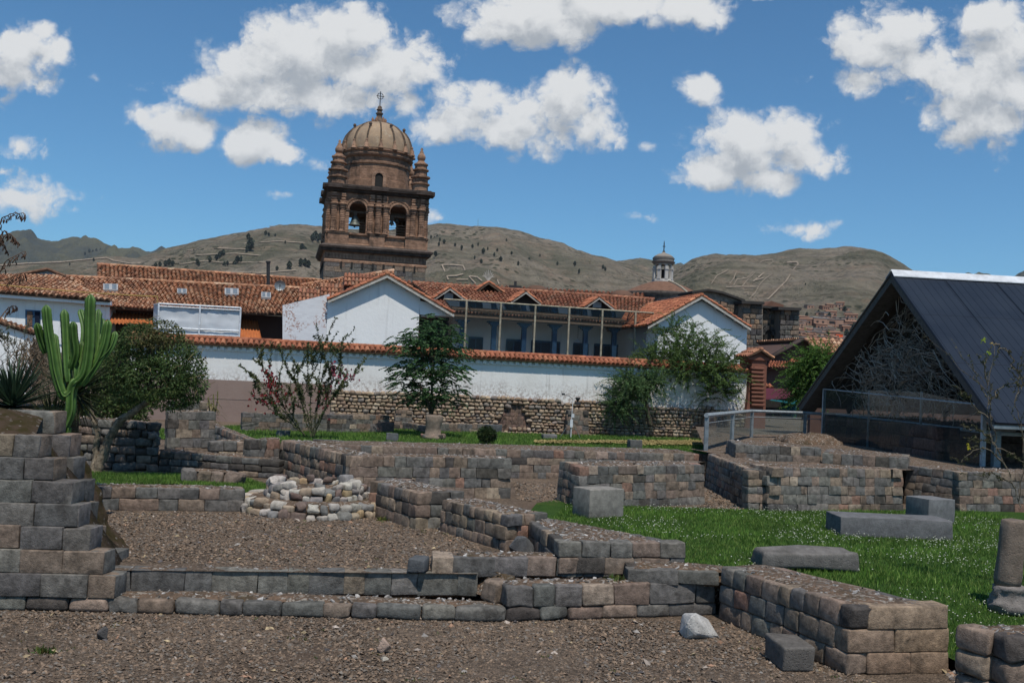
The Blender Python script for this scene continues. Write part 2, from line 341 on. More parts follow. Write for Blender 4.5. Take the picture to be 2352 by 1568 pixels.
def m_glass(name, tint, op=.16):
    mt = bpy.data.materials.new(name); mt.use_nodes = True; t = mt.node_tree; t.nodes.clear()
    tr = N(t, 'ShaderNodeBsdfTransparent'); tr.inputs[0].default_value = (*tint, 1); gl = N(t, 'ShaderNodeBsdfGlossy'); gl.inputs['Roughness'].default_value = .03
    df = N(t, 'ShaderNodeBsdfDiffuse'); df.inputs[0].default_value = (.35, .40, .42, 1)
    lw = N(t, 'ShaderNodeFresnel'); lw.inputs[0].default_value = 1.22
    m1 = N(t, 'ShaderNodeMixShader'); m1.inputs[0].default_value = op; t.links.new(tr.outputs[0], m1.inputs[1]); t.links.new(df.outputs[0], m1.inputs[2])
    m2 = N(t, 'ShaderNodeMixShader'); t.links.new(lw.outputs[0], m2.inputs[0]); t.links.new(m1.outputs[0], m2.inputs[1]); t.links.new(gl.outputs[0], m2.inputs[2])
    o = N(t, 'ShaderNodeOutputMaterial'); t.links.new(m2.outputs[0], o.inputs[0]); return mt
M['glass'] = m_glass('glass', (.74, .81, .82), .05)
M['rail_glass'] = m_glass('rail_glass', (.62, .74, .76), .13); M['poly'] = m_glass('polycarbonate', (.60, .58, .58), .16); M['pane'] = m_glass('thin_pane', (.93, .95, .96), .01)
m = Mat('leaf', .6, .25); c = m.attr(); c = m.mix(1., c, m.gray(m.mapr(m.noise(3, 3), .3, .7, .7, 1.3)), 'MULTIPLY'); m.color(c)
tl = N(m.t, 'ShaderNodeBsdfTranslucent'); m.l(c, tl.inputs[0]); ms = N(m.t, 'ShaderNodeMixShader'); ms.inputs[0].default_value = .3
m.l(m.b.outputs[0], ms.inputs[1]); m.l(tl.outputs[0], ms.inputs[2]); m.l(ms.outputs[0], m.o.inputs[0]); M['leaf'] = m.m
m = Mat('bark', .95, .1); a = m.mix(1., m.attr(), m.gray(m.mapr(m.noise(14, 7, .7), .3, .7, .45, 1.6)), 'MULTIPLY'); m.color(a); m.bump(m.noise(24, 6, .7), .8, .04); M['bark'] = m.m
m = Mat('cactus_skin', .5, .35); m.color(m.mix(1., m.attr(), m.gray(m.mapr(m.noise(6, 5), .3, .7, .75, 1.25)), 'MULTIPLY')); m.bump(m.noise(30, 3), .1, .01); M['cactus'] = m.m
m = Mat('vertex_tint', .9, .15); m.color(m.mix(1., m.attr(), m.gray(m.mapr(m.noise(.5, 4), .3, .7, .8, 1.2)), 'MULTIPLY')); M['tint'] = m.m

# ---------------------------------------------------------------- ground
L0 = -0.5
psi = math.radians(18); RE = np.array((math.cos(psi), math.sin(psi), 0)); RN = np.array((-math.sin(psi), math.cos(psi), 0))
def sheet(name, poly, zf, mat, step=.5, kind='structure', jitter=0.):
    bm = bmesh.new(); vs = [bm.verts.new((float(p[0]), float(p[1]), 0)) for p in poly]; bm.faces.new(vs)
    xs = [p[0] for p in poly]; ys = [p[1] for p in poly]
    for ax, lo, hi in ((0, min(xs), max(xs)), (1, min(ys), max(ys))):
        n = int((hi - lo) / step)
        for i in range(1, n + 1):
            co = [0, 0, 0]; co[ax] = lo + i * step; no = [0, 0, 0]; no[ax] = 1
            bmesh.ops.bisect_plane(bm, geom=bm.verts[:] + bm.edges[:] + bm.faces[:], plane_co=co, plane_no=no)
    for v in bm.verts: v.co.z = zf(v.co.x, v.co.y) + (jitter * mnoise.noise(Vector((v.co.x * .9, v.co.y * .9, 3))) if jitter else 0)
    bm.normal_update()
    for fc in bm.faces:
        if fc.normal.z < 0: fc.normal_flip()
    me = bpy.data.meshes.new(name); bm.to_mesh(me); bm.free(); me.materials.append(mat)
    o = bpy.data.objects.new(name, me); COL.objects.link(o); o['kind'] = kind; return o
def inside(px, py, poly):
    r = np.zeros(len(px), bool); n = len(poly)
    for i in range(n):
        x1, y1 = poly[i][:2]; x2, y2 = poly[(i + 1) % n][:2]
        c = ((y1 > py) != (y2 > py)) & (px < (x2 - x1) * (py - y1) / (y2 - y1 + 1e-12) + x1); r ^= c
    return r
gr = MB(); gr.add([(-9000, -3000, -1.6), (9000, -3000, -1.6), (9000, 9000, -1.6), (-9000, 9000, -1.6)], [(0, 1, 2, 3)])
m = Mat('far_ground', .95, .1); m.color(m.mix(m.noise(.02, 6), (.10, .085, .055), (.06, .065, .035))); M['far_ground'] = m.m
tag(gr.build('ground', M['far_ground']), kind='structure')
front = [(-16, 2), (26, 2), (26, 15.3), (-16, 15.3)]
sheet('gravel_court', front, lambda x, y: L0, M['gravel'], .6, jitter=.03)
mid = [(-60, 14.5), (-5.3, 14.0), (-5.2, 13.5), (-.35, 14.42), (-.3, 14.75), (1.6, 15.3), (3.3, 14.95), (3.9, 15.3), (60, 15.3), (60, 120), (-60, 120)]
sheet('gravel_ground', mid, lambda x, y: -.012 - .3 * min(1, max(0, (15.6 - y) / 2)) * (1 if x > 4.2 else 0), M['gravel'], 3)
_o = lambda x, y, z, a, b: tuple((G(x, y, z) + RE * a + RN * b)[:2])
TERR = [_o(1722, 1078, .95, .45, .3), _o(1716, 1064, 1.0, .6, -.2), _o(2079, 1079, 1.0, 0, .45), _o(2076, 1069, 1.0, .4, -.1), _o(2208, 1084, 1.0, .4, .5), (45, 36), (45, 62), (9.4, 50), (6.2, 31.2), _o(1630, 1044, .8, -.1, 1.2), _o(1622, 1043, .9, .3, .3)]
terr = sheet('terrace_ground', TERR, lambda x, y: .92, M['rubble'], 1.5, jitter=.06)
def lawn_z(x, y): return .012 - .36 * min(1, max(0, (15.2 - y) / 3.0))
LAWN_R = [(0.2, 18.6), (.75, 23.0), (1.2, 23.7), (1.8, 22.9), (4.75, 23.6), (5.9, 23.7), (6.2, 23.6), (10.0, 25.2), (11.9, 25.7), (22, 26.5), (22, 8), (6.5, 8), (5.7, 10.5), (5.55, 12.2), (4.0, 15.0), (2.9, 15.45), (1.2, 17.2)]
sheet('lawn', LAWN_R, lawn_z, M['grass'], .7, jitter=.02)
LAWN_B = [(-16, 40), (-6.5, 31.5), (1, 30.5), (6.0, 31.0), (9.2, 46), (12, 57), (4, 54.0), (-8, 50.3), (-12.5, 49)]
sheet('lawn', LAWN_B, lambda x, y: .012, M['grass'], 2, jitter=.02)
LAWN_L = [G(165, 1118), G(400, 1112), G(560, 1140), G(612, 1140), G(622, 1118), G(560, 1100), G(400, 1092), G(165, 1086), G(60, 1086), G(60, 1118)]
sheet('lawn', LAWN_L, lambda x, y: .014, M['grass'], .7, jitter=.02)

# ---------------------------------------------------------------- masonry
GRAY, GRAY2, BROWN, BROWN2, RED, TAN, DARK = (.118, .112, .104), (.152, .142, .126), (.185, .140, .108), (.225, .172, .130), (.225, .135, .10), (.29, .23, .175), (.07, .062, .054)
PAL = [(GRAY, .28), (GRAY2, .22), (BROWN, .24), (BROWN2, .16), (RED, .04), (TAN, .03), (DARK, .03)]
PAL_GRAY = [(GRAY, .45), (GRAY2, .2), (BROWN, .22), (DARK, .05), (TAN, .05), (BROWN2, .03)]
PAL_BROWN = [(GRAY, .1), (GRAY2, .12), (BROWN, .38), (BROWN2, .3), (RED, .04), (DARK, .06)]
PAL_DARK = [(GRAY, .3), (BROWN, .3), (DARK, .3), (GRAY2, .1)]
def pick(pal):
    w = np.array([p[1] for p in pal]); c = np.array(pal[rng.choice(len(pal), p=w / w.sum())][0])
    return c * rng.uniform(.85, 1.15) * (1 + rng.uniform(-.03, .03, 3))
def lattice(n):
  m = n - 1; _idx = {}; _lat = []; _tf = []
  for i in range(n):
    for j in range(n):
        for k in range(n):
            if 0 in (i, j, k) or m in (i, j, k): _idx[(i, j, k)] = len(_lat); _lat.append((i, j, k))
  for a in range(m):
    for b in range(m):
        _tf.append([_idx[q] for q in ((a, 0, b), (a + 1, 0, b), (a + 1, 0, b + 1), (a, 0, b + 1))])            # front
        _tf.append([_idx[q] for q in ((a, b, m), (a + 1, b, m), (a + 1, b + 1, m), (a, b + 1, m))])            # top
        _tf.append([_idx[q] for q in ((a, b, 0), (a, b + 1, 0), (a + 1, b + 1, 0), (a + 1, b, 0))])            # bottom
        _tf.append([_idx[q] for q in ((0, a, b), (0, a, b + 1), (0, a + 1, b + 1), (0, a + 1, b))])            # left
        _tf.append([_idx[q] for q in ((m, a, b), (m, a + 1, b), (m, a + 1, b + 1), (m, a, b + 1))])            # right
  _tfb = [[_idx[q] for q in ((a, m, b), (a, m, b + 1), (a + 1, m, b + 1), (a + 1, m, b))] for a in range(m) for b in range(m)]
  return np.array(_lat), np.array(_tf), np.array(_tf + _tfb)
LAT = {5: lattice(5), 7: lattice(7)}; _tf = LAT[7][1]; _tfull = LAT[7][2]
def stone_local(w, d, h, r, bulge, rough=.006, lat=7):
    """rounded block, centred in u (width), v (depth, front at -d/2) and w (height)"""
    hd = np.array((w, d, h)) / 2; r = min(r, hd.min() * .85)
    inn = hd - r
    _lat = LAT[lat][0]; md = lat // 2; e = inn + r * .45
    tab = np.stack([-hd, -inn, np.zeros(3), inn, hd] if lat == 5 else [-hd, -e, -inn, np.zeros(3), inn, e, hd])
    p = np.stack([tab[_lat[:, i], i] for i in range(3)], 1)
    c = np.clip(p, -inn, inn); q = p - c; ln = np.linalg.norm(q, axis=1, keepdims=True)
    p = c + np.where(ln > 1e-9, q / np.maximum(ln, 1e-9) * r, 0)
    ctr = np.clip(1 - (np.abs(tab[_lat[:, 0], 0]) / hd[0]) ** 2, 0, 1) * np.clip(1 - (np.abs(tab[_lat[:, 2], 2]) / hd[2]) ** 2, 0, 1) * (_lat[:, 1] <= 1)
    p[:, 1] -= bulge * ctr
    for _ in range(3):
        k = rng.normal(0, 1, 3) * rng.uniform(4, 14); p = p + rng.normal(0, rough, 3) * np.sin(p @ k + rng.uniform(0, 6.28))[:, None]
    return p
def masonry(mb, a, b, z0, z1, n, wmin=.22, wmax=.45, depth=.3, batter=.05, r=.009, bulge=.003, pal=PAL, z1b=None, z0b=None, u0=0., u1=None, hs=None, rough=.006, gap=.002, big_end=False, lat=7, q0=-1, q1=-1):
    a = np.array(a[:2], float); b = np.array(b[:2], float); d = b - a; Ln = np.linalg.norm(d); d /= Ln
    inw = np.array((-d[1], d[0])); z1b = z1 if z1b is None else z1b; z0b = z0 if z0b is None else z0b
    hs = np.array(hs if hs is not None else rng.uniform(.88, 1.12, n)); cum = np.concatenate([[0], np.cumsum(hs)]) / hs.sum()
    for i in range(n):
        us = [u0 + (.27 if q0 == 2 or i % 2 == q0 else 0)]; end = (Ln if u1 is None else u1) - (.27 if q1 == 2 or i % 2 == q1 else 0); first = True
        while us[-1] < end - 1e-6:
            w = rng.uniform(wmin, wmax)
            if rng.random() < .15: w *= 1.4
            if first and big_end: w = rng.uniform(wmax * .7, wmax * 1.1)
            first = False
            nx = us[-1] + w
            if nx > end - wmin * .8: nx = end
            us.append(nx)
        for s in range(len(us) - 1):
            ua, ub = us[s], us[s + 1]; um = (ua + ub) / 2; fr = um / Ln
            za = z0 + (z0b - z0) * fr; zb = z1 + (z1b - z1) * fr; H = zb - za
            lo, hi = za + H * cum[i], za + H * cum[i + 1]
            p = stone_local(ub - ua - gap, depth, hi - lo - gap, r * rng.uniform(.7, 1.3), bulge * rng.uniform(.3, 1.6), rough, lat)
            tilt = rng.uniform(-.025, .025); p[:, 0] += p[:, 2] * tilt
            slope = ((z1b - z1) * cum[i] + (z0b - z0) * (1 - cum[i])) / Ln
            ins = batter * (cum[i] + cum[i + 1]) / 2 * H + rng.uniform(0, .007) + depth / 2
            u = um + p[:, 0]; dv = ins + p[:, 1] + batter * p[:, 2]
            xy = a + np.outer(u, d) + np.outer(dv, inw)
            c0 = pick(pal); col = np.clip(c0 * (1 + rng.normal(0, .06, (len(p), 1))), .01, 1)
            mb.add(np.column_stack([xy, (lo + hi) / 2 + p[:, 2] + slope * p[:, 0]]), LAT[lat][1], col)
def bumpy(mb, q, zs, nx=None, ny=None, amp=.03, dome=.03, col=(.2, .15, .1), inset=0., seed=0):
    """bilinear bumpy top over quad q (4 xy corners), zs one or 4 heights"""
    q = np.array([p[:2] for p in q], float); c = q.mean(0); q = c + (q - c) * (1 - inset)
    zs = [zs] * 4 if np.isscalar(zs) else zs
    l1 = np.linalg.norm(q[1] - q[0]); l2 = np.linalg.norm(q[3] - q[0])
    nx = nx or int(min(70, max(4, l1 / .09))); ny = ny or int(min(40, max(4, l2 / .09)))
    U, V = np.meshgrid(np.linspace(0, 1, nx + 1), np.linspace(0, 1, ny + 1)); U = U.ravel(); V = V.ravel()
    ws = np.stack([(1 - U) * (1 - V), U * (1 - V), U * V, (1 - U) * V], 1)
    xy = ws @ q; z = ws @ np.array(zs, float)
    z += dome * (16 * U * (1 - U) * V * (1 - V)) ** .4
    z += amp * np.array([nz((x * 2.3, y * 2.3, seed)) + .5 * nz((x * 7, y * 7, seed)) for x, y in xy])
    f = [(j * (nx + 1) + i, j * (nx + 1) + i + 1, (j + 1) * (nx + 1) + i + 1, (j + 1) * (nx + 1) + i) for j in range(ny) for i in range(nx)]
    mb.add(np.column_stack([xy, z]), f, col)
    return q, zs
def chips_on(mb, q, zs, n, size=(.02, .06), cols=((.33, .31, .29), (.24, .20, .17), (.12, .10, .085), (.40, .38, .36)), lift=.03):
    q = np.array([p[:2] for p in q], float); zs = np.array([zs] * 4 if np.isscalar(zs) else zs, float)
    for _ in range(n):
        u, v = rng.random(2); w = np.array([(1 - u) * (1 - v), u * (1 - v), u * v, (1 - u) * v])
        x, y = w @ q; z = w @ zs + lift * (16 * u * (1 - u) * v * (1 - v)) ** .4 + rng.uniform(0, .015)
        s = rng.uniform(*size); k = rng.integers(4, 6); an = np.sort(rng.uniform(0, 6.28, k)); tx, ty = rng.normal(0, .35, 2)
        r_ = s * rng.uniform(.5, 1, k); px = np.cos(an) * r_; py = np.sin(an) * r_ * .7; pz = px * tx + py * ty
        t = np.column_stack([x + px, y + py, z + pz + s * .2]); bt = t - np.array((0, 0, s * .35))
        c = np.array(cols[rng.integers(len(cols))]) * rng.uniform(.7, 1.2)
        mb.add(np.vstack([t, bt]), [tuple(range(k))] + [(i, k + i, k + (i + 1) % k, (i + 1) % k) for i in range(k)], c)
WALL_GROUP = 'inca stone walls of the ruin'
def inset(P, d, edges):
    """move the faced edges of a counter-clockwise quad inward by d"""
    n = len(P); out = []; ln = []
    for i in range(n):
        a, b = P[i], P[(i + 1) % n]; t = (b - a) / np.linalg.norm(b - a); nn = np.array((-t[1], t[0])); ln.append((a + nn * (d if i in edges else 0.), t))
    for i in range(n):
        (p, t), (q, s) = ln[i - 1], ln[i]; det = t[0] * -s[1] + s[0] * t[1]
        u = ((q - p)[0] * -s[1] + s[0] * (q - p)[1]) / det; out.append(p + t * u)
    return out
def quoin(P, e, end, E_):
    """which courses of face e stop short at its start (0) or end (1) for the neighbouring face's corner stones"""
    nb = (e + 1) % 4 if end else (e - 1) % 4
    if nb not in E_: return -1
    k = (e + 1) % 4 if end else e; a, b, c = P[k - 1], P[k], P[(k + 1) % 4]; u, v = (a - b) / np.linalg.norm(a - b), (c - b) / np.linalg.norm(c - b)
    return e % 2 if abs(float(u @ v)) < .16 else (2 if e % 2 else -1)
def wall(label, quads, name='stone_wall', group=WALL_GROUP, pal=PAL, chips=40, mat='stone', base=None, **kw):
    """quads: dicts p (4 xy, counter-clockwise, first edge in front), z0, z1 (or 4), n courses, e = edges to face"""
    p0 = np.array(quads[0]['p'][0][:2]); t = thing(name, label, 'wall', (p0[0], p0[1], quads[0]['z0']), group)
    mb, tp, ch = MB(), MB(), MB()
    for q in quads:
        E_ = q.get('e', (0, 1, 2, 3))
        P = [np.array(a[:2], float) for a in q['p']]; z1 = q['z1']; z1 = [z1] * 4 if np.isscalar(z1) else z1
        kk = dict(kw); kk.update(q.get('kw', {})); hs = rng.uniform(.9, 1.1, q['n'])
        for e in q.get('e', (0, 1, 2, 3)):
            masonry(mb, P[e], P[(e + 1) % 4], q['z0'], z1[e], q['n'], z1b=z1[(e + 1) % 4], **dict(dict(kk, pal=q.get('pal', pal), hs=hs, q0=quoin(P, e, 0, E_), q1=quoin(P, e, 1, E_)), **q.get('ekw', {}).get(e, {})))
        ins = inset(P, .12 + kk.get('batter', .05) * (min(z1) - q['z0']), q.get('e', (0, 1, 2, 3)))
        tp.prism([(a[0], a[1], q['z0'] - .05) for a in ins], (0, 0, min(z1) - q['z0'] - .03), (.05, .04, .035))
        bt = kk.get('batter', .05) * (min(z1) - q['z0'])
        ins2 = inset(P, q.get('rim', .10) + bt, q.get('e', (0, 1, 2, 3)))
        bumpy(tp, ins2, [z - .02 for z in z1], amp=q.get('amp', .02), dome=q.get('dome', .05), seed=len(COL.objects))
        area = np.linalg.norm(P[1] - P[0]) * np.linalg.norm(P[3] - P[0]); chips_on(ch, ins2, [z - .03 for z in z1], int(chips * area * .65), lift=q.get('dome', .05))
    mb.build('masonry', M[mat], t, kw.get('lat', 7) == 7); tp.build('rubble_top', M['rubble'], t, True); ch.build('loose_chips', M['chips'], t)
    return t
psi = math.radians(18); RE = np.array((math.cos(psi), math.sin(psi), 0)); RN = np.array((-math.sin(psi), math.cos(psi), 0))

# near right wall and the terrace steps
r1 = [(4.13, 11.85), (5.46, 12.16), (3.95, 14.95), (3.14, 14.5)]
c1 = G(1440, 1308, .15)
wall('thick near wall running back from the lower right corner, rubble topped, long shaded left face', [
    dict(p=r1, z0=L0, z1=(.30, .30, .25, .24), n=3, e=(0, 1, 3), kw=dict(wmin=.24, wmax=.42, r=.026, bulge=.022, gap=.003), ekw={0: dict(wmin=.5, wmax=.85, r=.022, bulge=.014, pal=[((.25, .18, .125), .5), ((.215, .16, .115), .4), ((.18, .145, .11), .1)]), 1: dict(wmin=.4, wmax=.7)}),
    dict(p=[c1, (3.14, 14.5), (3.95, 14.95), G(1428, 1284, .15)], z0=-.025, z1=.16, n=1, e=(0, 3), pal=PAL_GRAY, kw=dict(wmin=.3, wmax=.5))],
    pal=PAL_BROWN, chips=60)
wall('corner of near wall at the lower right edge with rubble top', [
    dict(p=[(5.40, 10.62), (7.3, 10.9), (7.3, 11.6), (5.07, 11.22)], z0=L0, z1=(.31, .31, .30, .30), n=3, e=(0, 3), kw=dict(wmin=.2, wmax=.42, r=.045, bulge=.03))], pal=PAL_BROWN, chips=90)
s1 = [G(-160, 1398, L0), G(1162, 1429, L0), np.array((3.17, 14.68, L0))]; _k = dict(wmin=.3, wmax=.62, r=.04, bulge=.02, rough=.008)
wall('lowest terrace step of rounded blocks between the gravel courts', [
    dict(p=[s1[0], s1[1], s1[1] + (-.1, .5, 0), s1[0] + (-.1, .6, 0)], z0=L0, z1=-.31, n=1, e=(0,), kw=_k),
    dict(p=[s1[1], s1[2], s1[2] + (0, .3, 0), s1[1] + (-.1, .48, 0)], z0=L0, z1=-.312, n=1, e=(0,), kw=_k)], pal=PAL_GRAY, chips=80)
s2 = [G(225, 1360, -.31), G(1097, 1364, -.31)]
wall('second terrace step, flat grey blocks in one even course', [
    dict(p=[s2[0], s2[1], s2[1] + (-.1, .4, 0), s2[0] + (-.1, .4, 0)], z0=-.33, z1=-.01, n=1, e=(0, 1), dome=.02, rim=.05, kw=dict(wmin=.28, wmax=.62, r=.012, bulge=.006, batter=0))], pal=PAL_GRAY, chips=70)
b1 = s1[1] + (.0, .03, 0)
wall('dark blocks of the middle step beside the near right wall', [
    dict(p=[b1, (3.15, 14.66), (3.3, 14.95), G(1105, 1328, -.02)], z0=-.315, z1=-.025, n=1, e=(0, 3), kw=dict(wmin=.3, wmax=.6, r=.03))], pal=PAL_GRAY, chips=120)
mb = MB(); bumpy(mb, [s2[1] + (-.05, .02, 0), b1 + (.1, .05, 0), b1 + (.1, .75, 0), s2[1] + (-.05, .6, 0)], (-.30, -.30, -.02, -.02), 16, 12, .03, .04); chips_on(mb, [s2[1], b1, b1 + (0, .6, 0), s2[1] + (0, .6, 0)], (-.3, -.3, -.02, -.02), 20)
tag(mb.build('earth_bank', M['rubble'], None, True), kind='structure')
s3 = [G(990, 1323, -.07), G(1412, 1326, -.07)]
wall('upper terrace step with two pale stones at its right end', [
    dict(p=[s3[0], s3[1], s3[1] + (0, .5, 0), s3[0] + (-.05, .5, 0)], z0=-.07, z1=.20, n=1, e=(0, 1, 3), kw=dict(wmin=.26, wmax=.5, r=.015, bulge=.008))], pal=PAL_GRAY, chips=110)
wall('wedge shaped wall end with pink rubble top jutting into the lawn', [
    dict(p=[G(1285, 1244, .45), G(1577, 1247, .45), G(1264, 1188, .45), G(1206, 1192, .45)], z0=-.03, z1=.45, n=2, e=(0, 1, 3), kw=dict(wmin=.26, wmax=.5, r=.02, bulge=.01))], pal=PAL_GRAY, chips=110)
wall('low zigzag wall just left of the wedge shaped end, brown left face', [
    dict(p=[G(1165, 1184, .57), G(1263, 1177, .57), G(1086, 1142, .57), G(1011, 1146, .57)], z0=-.03, z1=.57, n=3, e=(0, 1, 3), kw=dict(wmin=.16, wmax=.34, r=.022, bulge=.018))], pal=PAL_BROWN, chips=110)
wall('low zigzag wall beside the cobbled well', [
    dict(p=[G(957, 1131, .66), G(1070, 1129, .66), G(922, 1096, .66), G(848, 1104, .66)], z0=-.03, z1=.66, n=3, e=(0, 1, 2, 3), kw=dict(wmin=.16, wmax=.36, r=.02, bulge=.015))], pal=PAL_BROWN, chips=110)
m0 = [G(140, 1169), G(560, 1173)]
wall('low two course wall in front of the small left lawn', [
    dict(p=[m0[0], m0[1], m0[1] + RN * .62, m0[0] + RN * .62], z0=-.02, z1=.41, n=2, e=(0, 1, 3), kw=dict(wmin=.24, wmax=.55, r=.02, bulge=.01))], pal=PAL_GRAY, chips=90)
# enclosure walls
b1a, b1b = G(797, 1047, .92), G(1179, 1054, .92); b1c = G(638, 1009, .92)
wall('large enclosure wall with long receding left face and gap at its right end', [
    dict(p=[b1a, b1b, b1b + RN * .9, b1a + RN * .9 + RE * .55], z0=-.03, z1=.92, n=4, e=(0, 1, 2)),
    dict(p=[b1a + (.04, .02, 0), b1a + RE * .95 + RN * .5, b1c + RE * .95, b1c], z0=-.03, z1=.92, n=4, e=(1, 3), pal=PAL_BROWN, kw=dict(r=.024, bulge=.018)),
    dict(p=[G(580, 1011, .92), b1c + RE * .1, b1c + RE * .1 + RN * .7, G(580, 1011, .92) + RN * .7], z0=-.03, z1=.92, n=4, e=(0, 3))], chips=60, wmin=.2, wmax=.44, batter=.08, r=.009)
wall('long back wall of the enclosure below the far lawn', [
    dict(p=[G(740, 1022, .8), G(1630, 1044, .8), G(1630, 1044, .8) + RN * 2.2, G(740, 1022, .8) + RN * 2.2], z0=-.03, z1=.8, n=4, e=(0, 2), dome=.06)], chips=25, wmin=.24, wmax=.5)
b2 = [G(1336, 1072, .93), G(1623, 1069, .93), G(1600, 1057, .93), G(1281, 1058, .93)]
wall('free standing enclosure wall behind the pale cube, squared ends', [dict(p=b2, z0=-.03, z1=.93, n=5, e=(0, 1, 2, 3))], chips=60, wmin=.2, wmax=.42, batter=.08, r=.009)
b3 = [G(1767, 1074, 1.02), G(2079, 1079, 1.02), G(2079, 1079, 1.02) + RN * .85, G(1716, 1064, 1.02)]
wall('patchwork enclosure wall with reddish stones right of the doorway', [dict(p=b3, z0=-.03, z1=1.02, n=5, e=(0, 1, 3))], chips=40, wmin=.18, wmax=.40, batter=.08, r=.009)
wc = [G(1722, 1078, .95), G(1722, 1078, .95) + RE * .9, G(1622, 1043, .9) + RE * 1.2, G(1622, 1043, .9)]
wall('dark wall set back inside the right hand doorway', [dict(p=wc, z0=-.03, z1=.93, n=5, e=(3, 0))], pal=PAL_BROWN, chips=30, wmin=.2, wmax=.4, r=.022, bulge=.018)
wall('recessed enclosure wall behind the small leafless shrub at the right edge', [
    dict(p=[G(2208, 1084, 1.0), G(2208, 1084, 1.0) + RE * 5, G(2208, 1084, 1.0) + RE * 5 + RN * 1, G(2076, 1069, 1.0)], z0=-.03, z1=1.0, n=5, e=(0, 3))], chips=40, wmin=.2, wmax=.45, batter=.08, r=.014)
wall('short curved terrace wall by the earth mound', [
    dict(p=[G(1690, 1020, 1.32), G(1888, 1029, 1.32), G(1888, 1029, 1.32) + RN * 1.6, G(1668, 1009, 1.32)], z0=.88, z1=1.32, n=2, e=(0, 1, 3))], chips=20, wmin=.24, wmax=.5, pal=PAL_GRAY)
wall('single course terrace wall below the tall glass panes', [
    dict(p=[G(1888, 1040, 1.2), G(2086, 1053, 1.2), G(2092, 1043, 1.2), G(1900, 1029, 1.2)], z0=.88, z1=1.2, n=1, e=(0, 1, 3))], chips=30, wmin=.22, wmax=.45, pal=PAL_GRAY)
# background left ruins
f0, f1, f2 = G(140, 1075), G(362, 1081), G(640, 1099)
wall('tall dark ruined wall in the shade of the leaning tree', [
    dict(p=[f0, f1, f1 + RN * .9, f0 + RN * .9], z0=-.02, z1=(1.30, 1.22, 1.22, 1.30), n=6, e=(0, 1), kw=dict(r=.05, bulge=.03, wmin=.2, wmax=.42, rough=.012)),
    dict(p=[f1, f2, f2 + RN * .8, f1 + RN * .8], z0=-.02, z1=(.52, .46, .46, .52), n=3, e=(0, 1), kw=dict(r=.035, wmin=.24, wmax=.5))], pal=PAL_DARK, chips=25)  # dark stones, with some of the tree's shade also put into their colour
def front_wall(label, pl, pr, h, th=.8, n=3, yaw=RN, base=0., **kw):
    a, b = G(*pl, base), G(*pr, base); kw.setdefault('lat', 5); kw.setdefault('r', .014); kw.setdefault('bulge', .0); return wall(label, [dict(p=[a, b, b + yaw * th, a + yaw * th], z0=base - .02, z1=base + h, n=n, e=(0, 1, 3))], **kw)
front_wall('low rough line of worn stones on the small left lawn', (412, 1108), (556, 1116), .30, .5, 1, chips=10, pal=PAL_DARK, wmin=.25, wmax=.5, r=.07, rough=.015)
front_wall('ruined wall with four courses behind the dark wall', (382, 1046), (492, 1046), 1.35, .8, 5, chips=20, pal=PAL)
front_wall('farthest left ruin wall close to the brown painted wall', (376, 1000), (476, 1003), 1.35, .8, 5, chips=5, pal=PAL_GRAY)
wall('stepped ruin wall climbing to the lawn by the maize plant', [
    dict(p=[G(480, 1062), G(575, 1062), G(575, 1062) + RN * .6, G(480, 1062) + RN * .6], z0=-.02, z1=.62, n=2, e=(0, 3)),
    dict(p=[G(575, 1062), G(600, 1062), G(478, 1000), G(448, 1000)], z0=-.02, z1=.64, n=3, e=(0, 1, 2, 3))], pal=PAL, chips=30, r=.05)
front_wall('low grey wall beneath the red flowered shrub', (556, 989), (752, 992), .80, 1.0, 4, chips=3, pal=PAL_GRAY, wmin=.35, wmax=.7)
front_wall('low patchwork wall right of the red flowered shrub', (758, 993), (894, 993), .82, 1.0, 4, chips=3, pal=PAL, wmin=.35, wmax=.7)
wall('low diagonal wall left of the stone stump', [dict(p=[G(985, 996), G(1000, 996), G(905, 976), G(893, 978)], z0=-.02, z1=.34, n=2, e=(0, 3))], chips=3, pal=PAL_GRAY, wmin=.3, wmax=.6)
front_wall('one course kerb wall behind the stone stump', (1012, 992), (1128, 993), .42, .6, 2, chips=3, pal=PAL_GRAY, wmin=.3, wmax=.6)
front_wall('one course kerb wall in front of the stepped niche', (1142, 989), (1240, 993), .42, .6, 2, chips=3, pal=PAL_GRAY, wmin=.3, wmax=.6)
front_wall('kerb wall behind the weather station', (1308, 985), (1430, 988), .36, .8, 2, chips=3, pal=PAL_GRAY, wmin=.3, wmax=.6)
wall('long low wall on the far lawn reaching the glass railing', [dict(p=[G(1640, 1015), G(1700, 1015), G(1500, 981), G(1428, 981)], z0=-.02, z1=.55, n=3, e=(0, 3))], chips=8, pal=PAL_BROWN, wmin=.3, wmax=.65)

